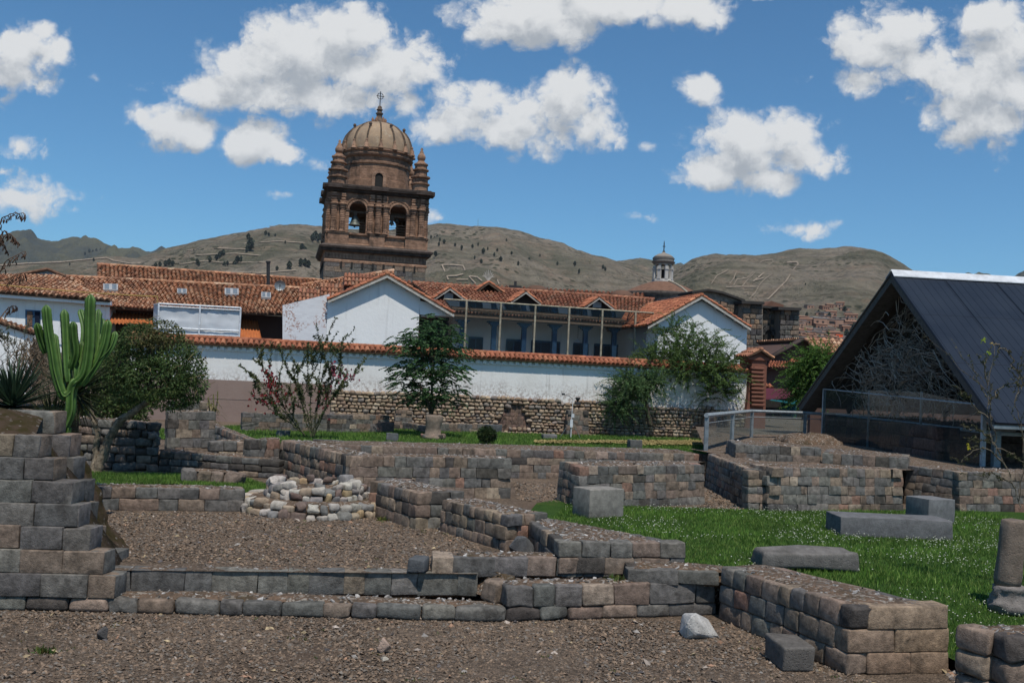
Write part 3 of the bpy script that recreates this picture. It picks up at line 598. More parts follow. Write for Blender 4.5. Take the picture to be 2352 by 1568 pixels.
# left foreground wall: two stepped leaves of masonry with an earth core
t = thing('terrace_wall', 'tall stepped end of a terrace wall at the left edge, front and back leaves with earth between', 'wall', (-5.6, 13.2, -.3))
Y0 = 13.10
def leaf(mb, y0, rows, zt, hh):
    for i, xr in enumerate(rows):
        z1 = zt - i * hh; k = .05 * (7 - i); w = -9.2
        masonry(mb, (w, y0 + k - .42), (xr, y0 + k), z1 - hh, z1, 1, wmin=.34, wmax=.66, depth=.34, batter=0, r=.012, bulge=.006, pal=PAL_GRAY if i % 2 else PAL, rough=.004)
        masonry(mb, (xr, y0 + k + .01), (xr + .02, y0 + k + .36), z1 - hh, z1, 1, wmin=.34, wmax=.5, depth=.2, batter=0, r=.012, bulge=.004, pal=PAL_GRAY, rough=.004)
mb = MB()
def xat(px, py, d):
    a = ray(px, py); return a[0] / a[1] * d
frX = [xat(x, y, Y0 + .2) for x, y in ((76, 1040), (114, 1090), (161, 1145), (178, 1200), (209, 1255), (244, 1305), (273, 1358))]
leaf(mb, Y0, frX, 1.74, .293); mb.build('front_leaf', M['stone'], t, True)
mb = MB(); Y1 = 14.05
bkX = [xat(x, y, Y1 + .2) for x, y in ((112, 1010), (150, 1055), (164, 1100), (190, 1150), (202, 1200), (224, 1250), (280, 1295))]
leaf(mb, Y1, bkX, 2.02, .318); mb.build('back_leaf', M['stone'], t, True)
mb = MB(); nv = 10; vs = []; ny = 40
for i in range(ny):
    s = i / (ny - 1) * 7.2; k = min(6, int(s)); w = min(1, s - k); k2 = min(6, k + 1)
    xb, zb_ = bkX[k] * (1 - w) + bkX[k2] * w, 1.80 - s * .292
    for j in range(nv):
        v = j / (nv - 1); vs.append((xb - .36 + .28 * math.sin(v * 1.57) * (.75 + .25 * nz((i * .35, j * .3, 2))), Y1 + .30 + .9 * v, zb_ - .04 + .05 * nz((i * .5, j * .6, 9)) - .10 * v))
mb.add(vs, [(i * nv + j, (i + 1) * nv + j, (i + 1) * nv + j + 1, i * nv + j + 1) for i in range(ny - 1) for j in range(nv - 1)])
for rows, y0, zt, hh in ((frX, Y0, 1.74, .293), (bkX, Y1, 2.02, .318)):
    mb.prism([(-9.2, y0 + .1, -.5), (rows[6] - .25, y0 + .4, -.5)] + [(rows[i] - .25, y0 + .4, zt - i * hh - .05) for i in range(6, -1, -1)] + [(-9.2, y0 + .1, zt - .05)], (0, .62 if y0 == Y0 else .3, 0))
q = [(-9.2, Y0 + .2), (frX[0] - .12, Y0 + .45), (bkX[0] - .2, Y1 + .45), (-9.2, Y1 + .2)]
bumpy(mb, q, (1.95, 1.72, 1.95, 2.25), amp=.05, dome=.08)
m = Mat('mossy_earth', .97, .1); a = m.mix(m.mapr(m.noise(5, 6, .6), .4, .6), (.075, .052, .036), (.045, .036, .014)); c = m.vor(30, 'F1', 'Color'); sc = N(m.t, 'ShaderNodeSeparateColor'); m.l(c, sc.inputs[0])
m.color(m.mix(m.mapr(sc.outputs[0], .95, .97), a, (.16, .14, .12))); m.bump(m.noise(18, 7, .75), .9, .05); M['earth'] = m.m
mb.build('earth_core', M['earth'], t, True)

# cobbled well: two tiers of round stones
def cobble(mb, c, r3, col, ang=0.):
    p = stone_local(r3[0], r3[1], r3[2], min(r3) * .3, min(r3) * .08, min(r3) * .10)
    ca, sa = math.cos(ang), math.sin(ang)
    mb.add(np.column_stack([c[0] + p[:, 0] * ca - p[:, 1] * sa, c[1] + p[:, 0] * sa + p[:, 1] * ca, c[2] + p[:, 2]]), _tfull, col)
PALC = [((.37, .34, .30), .42), ((.29, .23, .17), .2), ((.20, .19, .18), .2), ((.15, .11, .095), .15), ((.33, .24, .14), .1)]
wc_ = G(707, 1180, 0); wc_[1] += .75; cx, cy = wc_[0], wc_[1]
t = thing('stone_well', 'round two tier platform of pale river cobbles on the gravel', 'ruin', (cx, cy, 0))
def ring(mb, R, z, h, w, jag=0.):
    a = 0.
    while a < 6.283:
        ww = w * rng.uniform(.7, 1.35); da = ww / R
        if a + da > 6.4: break
        if rng.random() > jag:
            am = a + da / 2; hh = h * rng.uniform(.8, 1.2)
            cobble(mb, (cx + math.cos(am) * (R - .1), cy + math.sin(am) * (R - .1), z + hh / 2 - .02), (ww * .97, .26, hh), pick(PALC), am + math.pi / 2)
        a += da
mb = MB(); ring(mb, 1.48, -.03, .17, .23); ring(mb, 1.40, .12, .16, .24); mb.build('lower_ring', M['cobble'], t, True)
mb = MB(); ring(mb, 1.0, .25, .15, .2); ring(mb, .97, .38, .15, .21, .05); ring(mb, .93, .50, .14, .2, .68); mb.build('upper_ring', M['cobble'], t, True)
mb = MB(); mb.lathe((cx, cy, 0), [(1.36, -.02), (1.36, .22), (1.25, .27), (.9, .28), (.86, .40), (.8, .44), (.5, .38), (.05, .36)], 40); mb.build('earth_fill', M['rubble'], t, True)
tag(t, None, None)

# ---------------------------------------------------------------- single stones
def block(name, label, cat, base_l, base_r, h, depth, col, r=.03, z=0., back=RN, rough=.008, mat='slab', taper=0., group=None, lift=0.):
    a, b = G(*base_l, z)[:2], G(*base_r, z)[:2]; c = (a + b) / 2 + back[:2] * depth / 2; w = np.linalg.norm(b - a); d = (b - a) / w; n2 = np.array((-d[1], d[0]))
    p = stone_local(w, depth, h, r, 0, rough); zf = p[:, 2] / h + .5
    xy = c + np.outer(p[:, 0] * (1 - taper * zf), d) + np.outer(p[:, 1], n2) + np.outer(zf * 0, d)
    mb = MB(); mb.add(np.column_stack([xy, z + lift + h / 2 + p[:, 2]]), _tfull, np.array(col) * (1 + rng.normal(0, .04, (len(p), 1))))
    return tag(mb.build(name, M[mat], None, True), label, cat, group)
def hull(name, label, cat, c, dims, col, seed, n=16, group=None, mat='slab'):
    r = np.random.default_rng(seed); bm = bmesh.new(); d = r.normal(0, 1, (n, 3)); d /= np.linalg.norm(d, axis=1, keepdims=True)
    d = np.clip(d * 1.25, -.86, .86) * np.array(dims) / 2 * r.uniform(.85, 1.1, (n, 1))
    for q in d: bm.verts.new((float(c[0] + q[0]), float(c[1] + q[1]), float(max(c[2] - .02, c[2] + dims[2] * .42 + q[2]))))
    h = bmesh.ops.convex_hull(bm, input=bm.verts); bmesh.ops.delete(bm, geom=[v for v in bm.verts if not v.link_faces], context='VERTS')
    bmesh.ops.bevel(bm, geom=bm.edges[:], offset=min(dims) * .04, segments=1, affect='EDGES')
    vs = [v.co[:] for v in bm.verts]; bm.verts.index_update(); mb = MB(); mb.add(vs, [tuple(v.index for v in f.verts) for f in bm.faces], np.array(col) * (1 + r.normal(0, .05, (len(vs), 1)))); bm.free()
    return tag(mb.build(name, M[mat], None), label, cat, group)
GB = 'cut stone blocks lying on the lawns'
block('stone_cube', 'pale smooth cube of cut stone standing on the clover lawn', 'stone block', (1346, 1191), (1425, 1188), .60, .62, (.24, .225, .20), .02, rough=.003, group=GB)
block('stone_slab', 'long flat grey slab with two small holes lying on the clover lawn', 'stone block', (1948, 1232), (2207, 1243), .40, .85, (.135, .135, .138), .02, rough=.004, group=GB, back=np.array((-.45, .9, 0)))
block('stone_cube', 'grey cube of cut stone behind the long flat slab', 'stone block', (2138, 1204), (2198, 1204), .56, .75, (.165, .168, .172), .015, rough=.003, group=GB, back=np.array((-.5, .87, 0)))
block('fallen_beam', 'rough weathered stone beam propped on pebbles behind the near wall', 'stone block', (1757, 1314), (1974, 1318), .30, .42, (.15, .14, .13), .06, rough=.014, group=GB, lift=.04)
block('stone_block', 'small dark upright stone on the far lawn left of the enclosure back wall', 'stone block', (638, 1004), (664, 1004), .26, .3, (.12, .125, .13), .02, group=GB)
block('stone_block', 'dark square stone on the far lawn near the stone stump', 'stone block', (889, 1013), (916, 1014), .34, .4, (.12, .125, .13), .02, group=GB)
block('stone_block', 'low flat grey stone on the far lawn by the weather station', 'stone block', (1248, 1008), (1281, 1009), .24, .4, (.15, .15, .15), .05, group=GB)
block('stone_block', 'squat dark stone on the far lawn beside the straw streaks', 'stone block', (1448, 1031), (1477, 1032), .40, .4, (.11, .11, .11), .02, group=GB)
block('stone_block', 'dark cube by the foot of the rubble wall right of the round bush', 'stone block', (1119, 994), (1150, 994), .44, .4, (.10, .105, .11), .03, group=GB)
block('stone_block', 'reddish brown block standing before the patchwork low wall', 'stone block', (865, 993), (905, 994), .5, .35, (.14, .10, .09), .03, group=GB)
hull('broken_block', 'broken dark grey block with jagged face below the wedge shaped wall end', 'stone block', G(1200, 1268, 0), (.62, .5, .34), (.105, .108, .112), 9, 18, GB)
block('loose_block', 'dark squared stone lying against the near right wall on the gravel', 'stone block', (1822, 1541), (1898, 1543), .29, .66, (.125, .115, .105), .03, rough=.008, z=L0, group=GB, back=np.array((-.5, .86, 0)))
hull('white_boulder', 'pale angular boulder lying on the front gravel', 'boulder', G(1609, 1462, L0), (.60, .5, .40), (.44, .43, .41), 5, 18)
hull('flat_stone', 'pale pink stone chip standing on the front gravel', 'pebble', G(881, 1500, L0), (.20, .12, .22), (.34, .25, .2), 3, 10)
hull('flat_stone', 'small pale stone lying just right of the pink chip', 'pebble', G(884, 1517, L0), (.12, .1, .06), (.40, .36, .30), 4, 10)
hull('flat_stone', 'dark flat stone standing on the front gravel at the left', 'pebble', G(236, 1470, L0), (.16, .1, .18), (.085, .08, .08), 6, 10)
block('end_block', 'dark upright corner block at the left end of the upper step', 'stone block', (948, 1315), (985, 1318), .2, .35, (.09, .095, .1), .03, z=0, group=GB)
# stone stump in front of the middle tree
sc_ = G(995, 1008); t = thing('stone_stump', 'rough pillar stump of mortared stones below the middle tree', 'pillar', sc_)
mb = MB(); mb.lathe(sc_, [(.55, 0), (.52, .14), (.36, .22), (.33, .5), (.37, .75), (.40, 1.0), (.34, 1.06)], 14, (.21, .165, .13))
v = mb.v[0]; mb.v[0] = v + rng.normal(0, .025, v.shape); mb.build('shaft', M['slab'], t, True)
mb = MB(); [cobble(mb, sc_ + (math.cos(a) * .45, math.sin(a) * .4, .12), (.26, .2, .2), pick(PAL), a + 1.57) for a in np.linspace(0, 6.28, 9)[:-1]]; mb.build('foot_stones', M['slab'], t, True)
# leaning column at the right edge
cb = G(2313, 1402, -.12); t = thing('column', 'worn round stone column leaning on a chipped moulded base at the right edge', 'column', cb)
mb = MB(); sh = np.array((.10, 0)); prof = [(.175, .36), (.178, .45), (.174, .8), (.170, 1.15), (.165, 1.25), (.15, 1.27)]
mb.lathe(cb, prof, 22, (.185, .145, .115)); v = mb.v[0]; h = v[:, 2] - cb[2]; v[:, 0] += (h - .36) * .075; mb.v[0] = v + rng.normal(0, .006, v.shape); mb.build('shaft', M['slab'], t, True)
mb = MB(); mb.lathe(cb + (.02, 0, 0), [(.27, 0), (.27, .08), (.255, .11), (.235, .14), (.205, .2), (.19, .27), (.215, .30), (.215, .345), (.19, .36)], 22, (.20, .18, .165))
v = mb.v[0]; sel = v[:, 0] < cb[0] - .08; v[sel, 0] += rng.normal(-.02, .022, sel.sum()) * (v[sel, 2] - cb[2] < .3); mb.v[0] = v + rng.normal(0, .006, v.shape); mb.build('moulded_base', M['slab'], t, True)
# earth mound
mb = MB(); mc = G(1862, 1012, 1.0); bumpy(mb, [mc + (-1.1, -.9, 0), mc + (1.1, -.7, 0), mc + (1.3, 1.2, 0), mc + (-1.2, 1.2, 0)], .9, 24, 24, .14, .38); 
tag(mb.build('earth_mound', M['rubble'], None, True), kind='structure')

# ---------------------------------------------------------------- building helpers
def PL(pts, k): return [L(F(x, y, k)[0], k, F(x, y, k)[1]) for x, y in pts]
def BX(mb, t0, t1, k0, k1, z0, z1, c=(.5, .5, .5)): mb.box(L(t0, k0, z0), EX * (t1 - t0), EN * (k1 - k0), EZ * (z1 - z0), c)
T_OLD = [((.42, .215, .125), .3), ((.33, .165, .10), .2), ((.47, .28, .175), .25), ((.24, .13, .085), .13), ((.50, .34, .23), .12)]
T_MID = [((.29, .128, .078), .35), ((.24, .105, .068), .25), ((.33, .165, .10), .2), ((.18, .085, .055), .1), ((.27, .16, .11), .1)]
T_NEW = [((.355, .135, .075), .45), ((.30, .115, .065), .25), ((.39, .17, .095), .2), ((.25, .095, .06), .1)]
def tile_roof(mb, A, B, C, D, pitch=.24, row=.38, pal=T_MID, base=True, jit=.012):
    A, B, C, D = [np.asarray(p, float) for p in (A, B, C, D)]
    nrm = np.cross(B - A, D - A); nrm /= np.linalg.norm(nrm)
    if nrm[2] < 0: nrm = -nrm
    w = (np.linalg.norm(B - A) + np.linalg.norm(C - D)) / 2; h = (np.linalg.norm(D - A) + np.linalg.norm(C - B)) / 2
    nc = max(2, int(w / pitch)); nr = max(1, int(h / row))
    I, J = np.meshgrid(np.arange(nc), np.arange(nr)); I = I.ravel(); J = J.ravel(); n = len(I)
    def at(u, v): return (A * ((1 - u) * (1 - v))[:, None] + B * (u * (1 - v))[:, None] + C * (u * v)[:, None] + D * ((1 - u) * v)[:, None])
    prof = [(-.46, 0), (-.30, .075), (0, .115), (.30, .075), (.46, 0)]
    ju = rng.normal(0, jit, n) / w; jh = rng.uniform(0, .025, n); V = []
    wav = np.array([nz((i * .12, j * .25, A[0])) * .05 for i, j in zip(I, J)])
    for end in (0, 1):
        vv = (J + (end * 1.12 - .06)) / nr
        for px, ph in prof:
            s = 1. if end == 0 else .82
            uu = (I + .5 + px * s) / nc + ju
            V.append(at(uu, np.clip(vv, -.03, 1.02)) + nrm * (ph * pitch / .24 * s + .035 * (1 - end) + jh + wav)[:, None])
    V = np.stack(V, 1)                                   # n x 10 x 3
    fa = []
    base_i = np.arange(n)[:, None] * 10
    for a in range(4): fa.append(base_i + np.array([[a, a + 1, 6 + a, 5 + a]]))
    ws = np.array([p[1] for p in pal]); cs = np.array([p[0] for p in pal])
    col = cs[rng.choice(len(pal), n, p=ws / ws.sum())] * rng.uniform(.82, 1.18, (n, 1))
    mb.add(V.reshape(-1, 3), np.vstack(fa), np.repeat(col, 10, 0))
    mb.f.extend((base_i + np.array([[0, 1, 2, 3, 4]]) + mb.n - n * 10).tolist())
    if base:
        mb.add([A, B, C, D, A - nrm * .08, B - nrm * .08, C - nrm * .08, D - nrm * .08], [(0, 1, 2, 3), (7, 6, 5, 4), (0, 4, 5, 1), (1, 5, 6, 2), (2, 6, 7, 3), (3, 7, 4, 0)], (.10, .06, .04))
def ridge_row(mb, A, B, pal=T_MID, r=.13):
    A, B = np.asarray(A, float), np.asarray(B, float); n = max(2, int(np.linalg.norm(B - A) / .4)); d = (B - A) / n
    for i in range(n): mb.tube([A + d * i + (0, 0, .02), A + d * (i + 1.05) + (0, 0, .05)], [r * 1.05, r * .9], 7, pick(pal))

# ---------------------------------------------------------------- garden wall
tA = F(300, 800, 0)[0]; tB = F(1716, 850, 0)[0]; ZT = F(1000, 818, 0)[1]; t76 = F(762, 900, 0)[0]
gw = thing('garden_wall', 'long white plastered wall with tile coping, brown paint at left and rubble stone base', 'wall', L((tA + tB) / 2, 0, 0))
mb = MB(); BX(mb, tA, tB, 0, .5, -.3, ZT); mb.build('plaster_wall', M['wall_white'], gw)
mb = MB(); zb = F(600, 876, 0)[1]; BX(mb, tA, t76, -.015, 0, -.3, zb); BX(mb, tA, t76, -.03, -.015, zb * .55 - .02, zb * .55 + .02); mb.build('brown_dado', M['wall_brown'], gw)
mb = MB()
for px in (588, 752): tt = F(px, 850, 0)[0]; BX(mb, tt - .12, tt + .12, -.05, 0, zb + .004, ZT - .25)
mb.build('pilaster', M['wall_white'], gw)
mb = MB(); tt = F(588, 850, 0)[0]; BX(mb, tt - .12, tt + .12, -.07, -.03, -.2, zb - .003); mb.build('painted_pilaster', M['wall_brown'], gw)
mb = MB(); BX(mb, tA, tB, -.06, .56, ZT - .30, ZT - .16); t = tA
while t < tB - .2:
    BX(mb, t, t + .20, -.14, -.06, ZT - .24, ZT - .06); t += .36
BX(mb, tA, tB, -.16, .66, ZT - .06, ZT + .0); mb.build('cornice', M['white'], gw)
mb = MB(); tile_roof(mb, L(tA, -.32, ZT + .02), L(tB, -.32, ZT + .02), L(tB, .25, ZT + .30), L(tA, .25, ZT + .30), .27, .36, T_NEW); tile_roof(mb, L(tB, .82, ZT + .02), L(tA, .82, ZT + .02), L(tA, .25, ZT + .30), L(tB, .25, ZT + .30), .27, .36, T_NEW)
ridge_row(mb, L(tA, .25, ZT + .32), L(tB, .25, ZT + .32), T_NEW); mb.build('tile_coping', M['tile'], gw, True)
# rubble stone base with the old stepped niche left open
PALR = [((.33, .255, .18), .3), ((.26, .19, .135), .3), ((.22, .19, .165), .2), ((.38, .31, .23), .12), ((.17, .12, .09), .08)]
niche = [F(x, y, -.1) for x, y in ((1130, 985), (1150, 950), (1172, 929), (1198, 926), (1207, 945), (1222, 985))]
nx_, ny_ = [p[0] for p in niche], [p[1] for p in niche]
mb = MB(); z = -.15; top0 = F(800, 895, 0)[1]; top1 = F(1640, 938, 0)[1]
tE = F(1712, 940, 0)[0]
while z < max(top0, top1) + .05:
    h = rng.uniform(.15, .25); t = t76 + rng.uniform(-.1, 0)
    while t < tE:
        w = rng.uniform(.18, .40); tm = t + w / 2; tl = top0 + (top1 - top0) * (tm - t76) / (tE - t76) + .1 * nz((tm * .7, 3, 1))
        zm = z + h / 2 + .05 * nz((tm * .5, z, 5))
        hw = False
        if zm < max(ny_) + .02:
            hw = bool(inside(np.array([tm]), np.array([zm]), [(a, b) for a, b in zip(nx_, ny_)])[0])
        if zm < tl and not hw:
            p = stone_local(w * .97, .22, h * rng.uniform(.85, 1.12), min(w, h) * .36, .03, .012, 5); a = rng.uniform(-.12, .12)
            xy = L(tm, -.06, zm) + np.outer(p[:, 0] * math.cos(a) - p[:, 2] * math.sin(a), EX) + np.outer(p[:, 1], EN) + np.outer(p[:, 2] * math.cos(a) + p[:, 0] * math.sin(a), EZ)
            mb.add(xy, LAT[5][1], pick(PALR))
        t += w
    z += h * .93
mb.build('rubble_base', M['cobble'], gw, True)
mb = MB(); BX(mb, t76, tE, -.02, 0, -.3, min(top0, top1) - .05, (.06, .045, .035)); mb.build('mortar_bed', M['tint'], gw)
mb = MB(); a, b = F(1126, 985, -.02)[0], F(1226, 985, -.02)[0]; masonry(mb, L(a, -.03, 0), L(b, -.03, 0), -.2, max(ny_) + .05, 9, .16, .32, .15, .0, .012, .0, [((.19, .125, .095), .6), ((.15, .105, .085), .4)]); mb.build('niche_masonry', M['stone'], gw, True)
for lx, rx, ty, lab in ((905, 946, 942, 'dark stub of older wall left of the middle tree'), (1300, 1352, 942, 'dark stub of older wall behind the weather station'), (1615, 1650, 955, 'dark stub of older wall near the glass railing')):
    a, b = F(lx, 985, -.6), F(rx, 985, -.6); zt_ = F((lx + rx) / 2, ty, -.6)[1]; P = [L(a[0], -.7, 0), L(b[0], -.7, 0), L(b[0], -.2, 0), L(a[0], -.2, 0)]
    wall(lab, [dict(p=P, z0=-.02, z1=zt_, n=5, e=(0, 1, 3))], pal=PAL_BROWN, chips=2, group='stubs of older wall along the rubble base')

# ---------------------------------------------------------------- convent buildings
def rake_board(mb, p0, p1, drop=.16, back=.10):
    p0, p1 = np.asarray(p0), np.asarray(p1); mb.prism([p0, p1, p1 - EZ * drop, p0 - EZ * drop], EN * back)
def gable(name, label, ap, el, er, wl_, wr_, k, depth, pal, kw_=None):
    A, E1, E2 = PL([ap, el, er], k - .45); t = thing(name, label, 'house', L((F(*el, k)[0] + F(*er, k)[0]) / 2, k, 2))
    ta, tl_, tr_ = F(*ap, k)[0], F(*wl_, k)[0], F(*wr_, k)[0]
    def zr(tt):
        a, e1, e2 = F(*ap, k - .45), F(*el, k - .45), F(*er, k - .45)
        e = e1 if tt < a[0] else e2; return a[1] + (e[1] - a[1]) * (tt - a[0]) / (e[0] - a[0]) - .17
    mb = MB(); mb.prism([L(tl_, k, 1.5), L(tr_, k, 1.5), L(tr_, k, zr(tr_)), L(ta, k, zr(ta)), L(tl_, k, zr(tl_))], EN * depth); mb.build('wall', M['white'], t)
    D = EN * (depth + .3)
    mb = MB(); tile_roof(mb, E1 + D, E1, A, A + D, .24, .38, pal); tile_roof(mb, E2, E2 + D, A + D, A, .24, .38, pal); ridge_row(mb, A, A + D, pal); mb.build('roof', M['tile'], t, True)
    mb = MB(); rake_board(mb, E1 - EZ * .06, A - EZ * .06); rake_board(mb, A - EZ * .06, E2 - EZ * .06); 
    for q in np.linspace(.1, .9, 5): mb.cbox(A + (E2 - A) * q - EZ * .2 + EN * .25, .1, .4, .1, ex=EX, ey=EN); mb.cbox(A + (E1 - A) * q - EZ * .2 + EN * .25, .1, .4, .1, ex=EX, ey=EN)
    mb.build('rake_board', M['pale_wood'], t)
    return t
w1 = gable('gabled_house', 'white gabled house wing left of the verandah', (890, 629), (754, 687), (1042, 719), (753, 700), (964, 700), 4.0, 8, T_NEW)
mb = MB(); p0, p1 = PL([(966, 724), (1040, 724)], 4.2); mb.tube([p0, p1], .11, 8, (.45, .33, .16)); p2 = PL([(966, 716)], 4)[0]; mb.build('eave_beam', M['clay'] if False else M['pale_wood'], w1)
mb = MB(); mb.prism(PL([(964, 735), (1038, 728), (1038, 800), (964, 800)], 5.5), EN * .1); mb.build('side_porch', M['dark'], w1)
mb = MB(); mb.prism(PL([(1003, 700), (1043, 721), (1043, 727), (964, 722), (964, 690)], 4.02), EN * .2); mb.build('infill_gable', M['white'], w1)
w2 = gable('gabled_house', 'white gabled house wing right of the verandah, behind the feathery tree', (1613, 678), (1489, 747), (1725, 751), (1512, 750), (1716, 760), 5.0, 9, T_NEW)
mb = MB(); a, b = PL([(1500, 750), (1500, 760)], 5.2); mb.tube(PL([(1490, 752), (1545, 756)], 5.0), .09, 8); mb.build('eave_beam', M['pale_wood'], w2)

vb = thing('verandah_house', 'low white range with blue verandah posts, dormers and orange tile roof between two gables', 'house', L(F(1250, 800, 12)[0], 12, 2))
mb = MB(); a, b = F(1000, 800, 12.5)[0], F(1512, 800, 12.5)[0]; BX(mb, a, b, 12.5, 13, 1.0, F(1250, 720, 12.5)[1]); mb.build('wall', M['white'], vb)
mb = MB(); BX(mb, a, b, 9.0, 12.5, .9, 1.0); mb.build('floor', M['pale_wood'], vb)  # floor out of view, made pale to bounce light into the verandah
eL, eR, rR, rL = PL([(1030, 716), (1492, 747)], 9.2) + PL([(1502, 688), (948, 650)], 15.5)
mb = MB(); tile_roof(mb, eL, eR, rR, rL, .25, .38, T_MID); ridge_row(mb, rL, rR, T_MID); tile_roof(mb, rR + EN * 6 - EZ * 3, rL + EN * 6 - EZ * 3, rL, rR, .5, .8, T_MID); mb.build('roof', M['tile'], vb, True)
mb = MB(); mb.prism([eL - EZ * .12, eR - EZ * .12, eR - EZ * .3, eL - EZ * .3], EN * .2); mb.build('eave_beam', M['wood'], vb)
mb = MB(); BX(mb, a, b, 9.45, 12.5, eL[2] - .14, eL[2] - .09); mb.build('ceiling', M['pale_wood'], vb)
for px in (1062, 1135, 1204, 1274, 1345, 1411, 1478):
    tt, zz_ = F(px, 745 + (px - 1135) * .052, 9.9); mb = MB(); BX(mb, tt - .15, tt + .15, 9.75, 10.05, 1.0, zz_ - .1); 
    for i, w in enumerate((.22, .34, .46)): BX(mb, tt - w, tt + w, 9.7, 10.1, zz_ - .1 + i * .1, zz_ + i * .1)
    mb.build('verandah_post', M['blue_wood'], vb)
for (x0, x1, y) in ((1077, 1109, 774), (1163, 1197, 779), (1221, 1286, 782), (1317, 1351, 788), (1365, 1430, 790), (1463, 1490, 789)):
    (ta, za), (tb, _) = F(x0, y, 12.45), F(x1, y, 12.45); mb = MB(); BX(mb, ta, tb, 12.42, 12.5, 1.0, za); d = mb.build('door', M['navy'], vb)
    mb = MB(); n = max(2, int((tb - ta) / .55)); 
    for i in range(n + 1): tt = ta + (tb - ta) * i / n; BX(mb, tt - .03, tt + .03, 12.40, 12.42, 1.0, za)
    BX(mb, ta, tb, 12.385, 12.40, za - .1, za + .04); mb.build('frame', M['blue_wood'], d)
for i, (ax, ay, hw, hh) in enumerate(((1034, 660, 37, 25), (1208.5, 668, 34, 24), (1377, 681, 34, 24))):
    # dormer: little gablet standing on the roof slope
    ap, l, r_ = PL([(ax, ay), (ax - hw, ay + hh), (ax + hw, ay + hh + 4)], 11.3); Dv = EN * 2.4
    mb = MB(); tile_roof(mb, l + Dv + EZ * 0, l, ap, ap + Dv, .2, .34, T_NEW); tile_roof(mb, r_, r_ + Dv, ap + Dv, ap, .2, .34, T_NEW); ridge_row(mb, ap, ap + Dv, T_NEW, .1); dm = mb.build('dormer', M['tile'], vb, True)
    mb = MB(); c = (l + r_) / 2; mb.prism([l + EN * .45 - EZ * .45, r_ + EN * .45 - EZ * .45, r_ + EN * .45 - EZ * .1, ap + EN * .45 - EZ * .1, l + EN * .45 - EZ * .1], EN * 1.2); mb.build('opening', M['dark'], dm)
    mb = MB(); rake_board(mb, l, ap - EZ * .04, .14, .08); rake_board(mb, ap - EZ * .04, r_, .14, .08); mb.build('rake_board', M['pale_wood'], dm)
    if i != 1:
        mb = MB(); mb.prism([c + EX * (-.35) + EN * .4 + EZ * .05, c + EX * .25 + EN * .4 + EZ * .05, c + EX * .25 + EN * .4 + EZ * .45, c + EX * (-.35) + EN * .4 + EZ * .45], EN * .04); mb.build('pane', M['steel'], dm)
ap, l, r_ = PL([(1123, 647), (1093, 668), (1158, 672)], 14.2); Dv = EN * 2.2
dm = thing('roof_gablet', 'open tiled gablet with white ornament standing on the verandah roof ridge', 'dormer', (l + r_) / 2)
mb = MB(); tile_roof(mb, l + Dv, l, ap, ap + Dv, .2, .34, T_NEW); tile_roof(mb, r_, r_ + Dv, ap + Dv, ap, .2, .34, T_NEW); mb.build('roof', M['tile'], dm, True)
mb = MB(); rake_board(mb, l, ap); rake_board(mb, ap, r_); [mb.box(q - EZ * .8 + EN * .2, EX * .12, EN * .12, EZ * .8) for q in (l + (ap - l) * .3, r_ + (ap - r_) * .4)]; mb.build('frame', M['wood'], dm)
mb = MB(); c = ap + EN * .3
for i in range(9): a = -1.2 + i * .3; mb.tube([c + EZ * .05, c + EX * math.sin(a) * .25 + EZ * .35, c + EX * math.sin(a) * .45 + EZ * (.6 + .25 * math.cos(a * 2))], .025, 4)
mb.build('ornament', M['pale_wood'], dm)
mb = MB(); c = PL([(1183, 668)], 16.2)[0]; mb.cbox(c, .16, .14, 1.4, ex=EX, ey=EN); mb.cbox(c + EZ * .3, .9, .12, .16, ex=EX, ey=EN); tag(mb.build('roof_cross', M['iron'], None), 'dark wooden cross on the ridge behind the verandah roof', 'cross')
# glazed canopy in front of the verandah
cp = thing('canopy', 'weathered steel and plastic sheet canopy with slim posts before the verandah', 'canopy', L(F(1250, 800, 7)[0], 7, 1))
f0_, f1_ = PL([(1020, 687), (1501, 719)], 7.0); g0, g1 = PL([(1040, 712), (1487, 742)], 9.0)
mb = MB(); mb.add([f0_, f1_, g1, g0], [(0, 1, 2, 3)]); mb.build('roof_sheet', M['poly'], cp)
mb = MB(); mb.tube([f0_, f1_], .06, 6); mb.tube([g0, g1], .02, 5); mb.tube([f0_, g0], .05, 5); mb.tube([f1_, g1], .05, 5); mb.build('beam', M['rusty'], cp)
for px in (1072, 1151, 1230, 1308, 1384, 1460):
    y = 690 + (px - 1072) * .066; p = PL([(px, y)], 7.0)[0]; mb = MB(); mb.cbox((p[0], p[1], (p[2] + .8) / 2), .11, .11, p[2] - .8, ex=EX, ey=EN); mb.build('post', M['rusty'], cp)
    u = (px - 1020) / 481.; q = g0 + (g1 - g0) * max(0, u - .02); mb = MB(); mb.tube([p, q], .04, 5); mb.build('brace', M['rusty'], cp)
mb = MB(); z0 = 1.0; mb.add([(f0_[0], f0_[1], z0), (f1_[0], f1_[1], z0), f1_ - EZ * .05, f0_ - EZ * .05], [(0, 1, 2, 3)]); mb.build('glazing', M['pane'], cp)
p = PL([(1327, 780)], 11)[0]; lp = thing('pendant_lamp', 'white shaded lamp hanging in the verandah', 'lamp', p)
mb = MB(); mb.lathe(p - EZ * .2, [(.34, 0), (.2, .12), (.06, .2), (.04, .28)], 14); mb.build('lamp_shade', M['white_steel'], lp); mb = MB(); mb.tube([p, p + EZ * 2.0], .012, 4); mb.build('cord', M['iron'], lp)
mb = MB(); mb.prism(PL([(1438, 797), (1445, 797), (1445, 807), (1438, 807)], 12.3), EN * .05, (.45, .40, .12)); mb.prism(PL([(1439, 804), (1444, 804), (1441.5, 798.5)], 12.27), EN * .02, (.05, .05, .04)); tag(mb.build('warning_sign', M['tint'], None), 'small yellow warning sign on the verandah wall', 'sign')
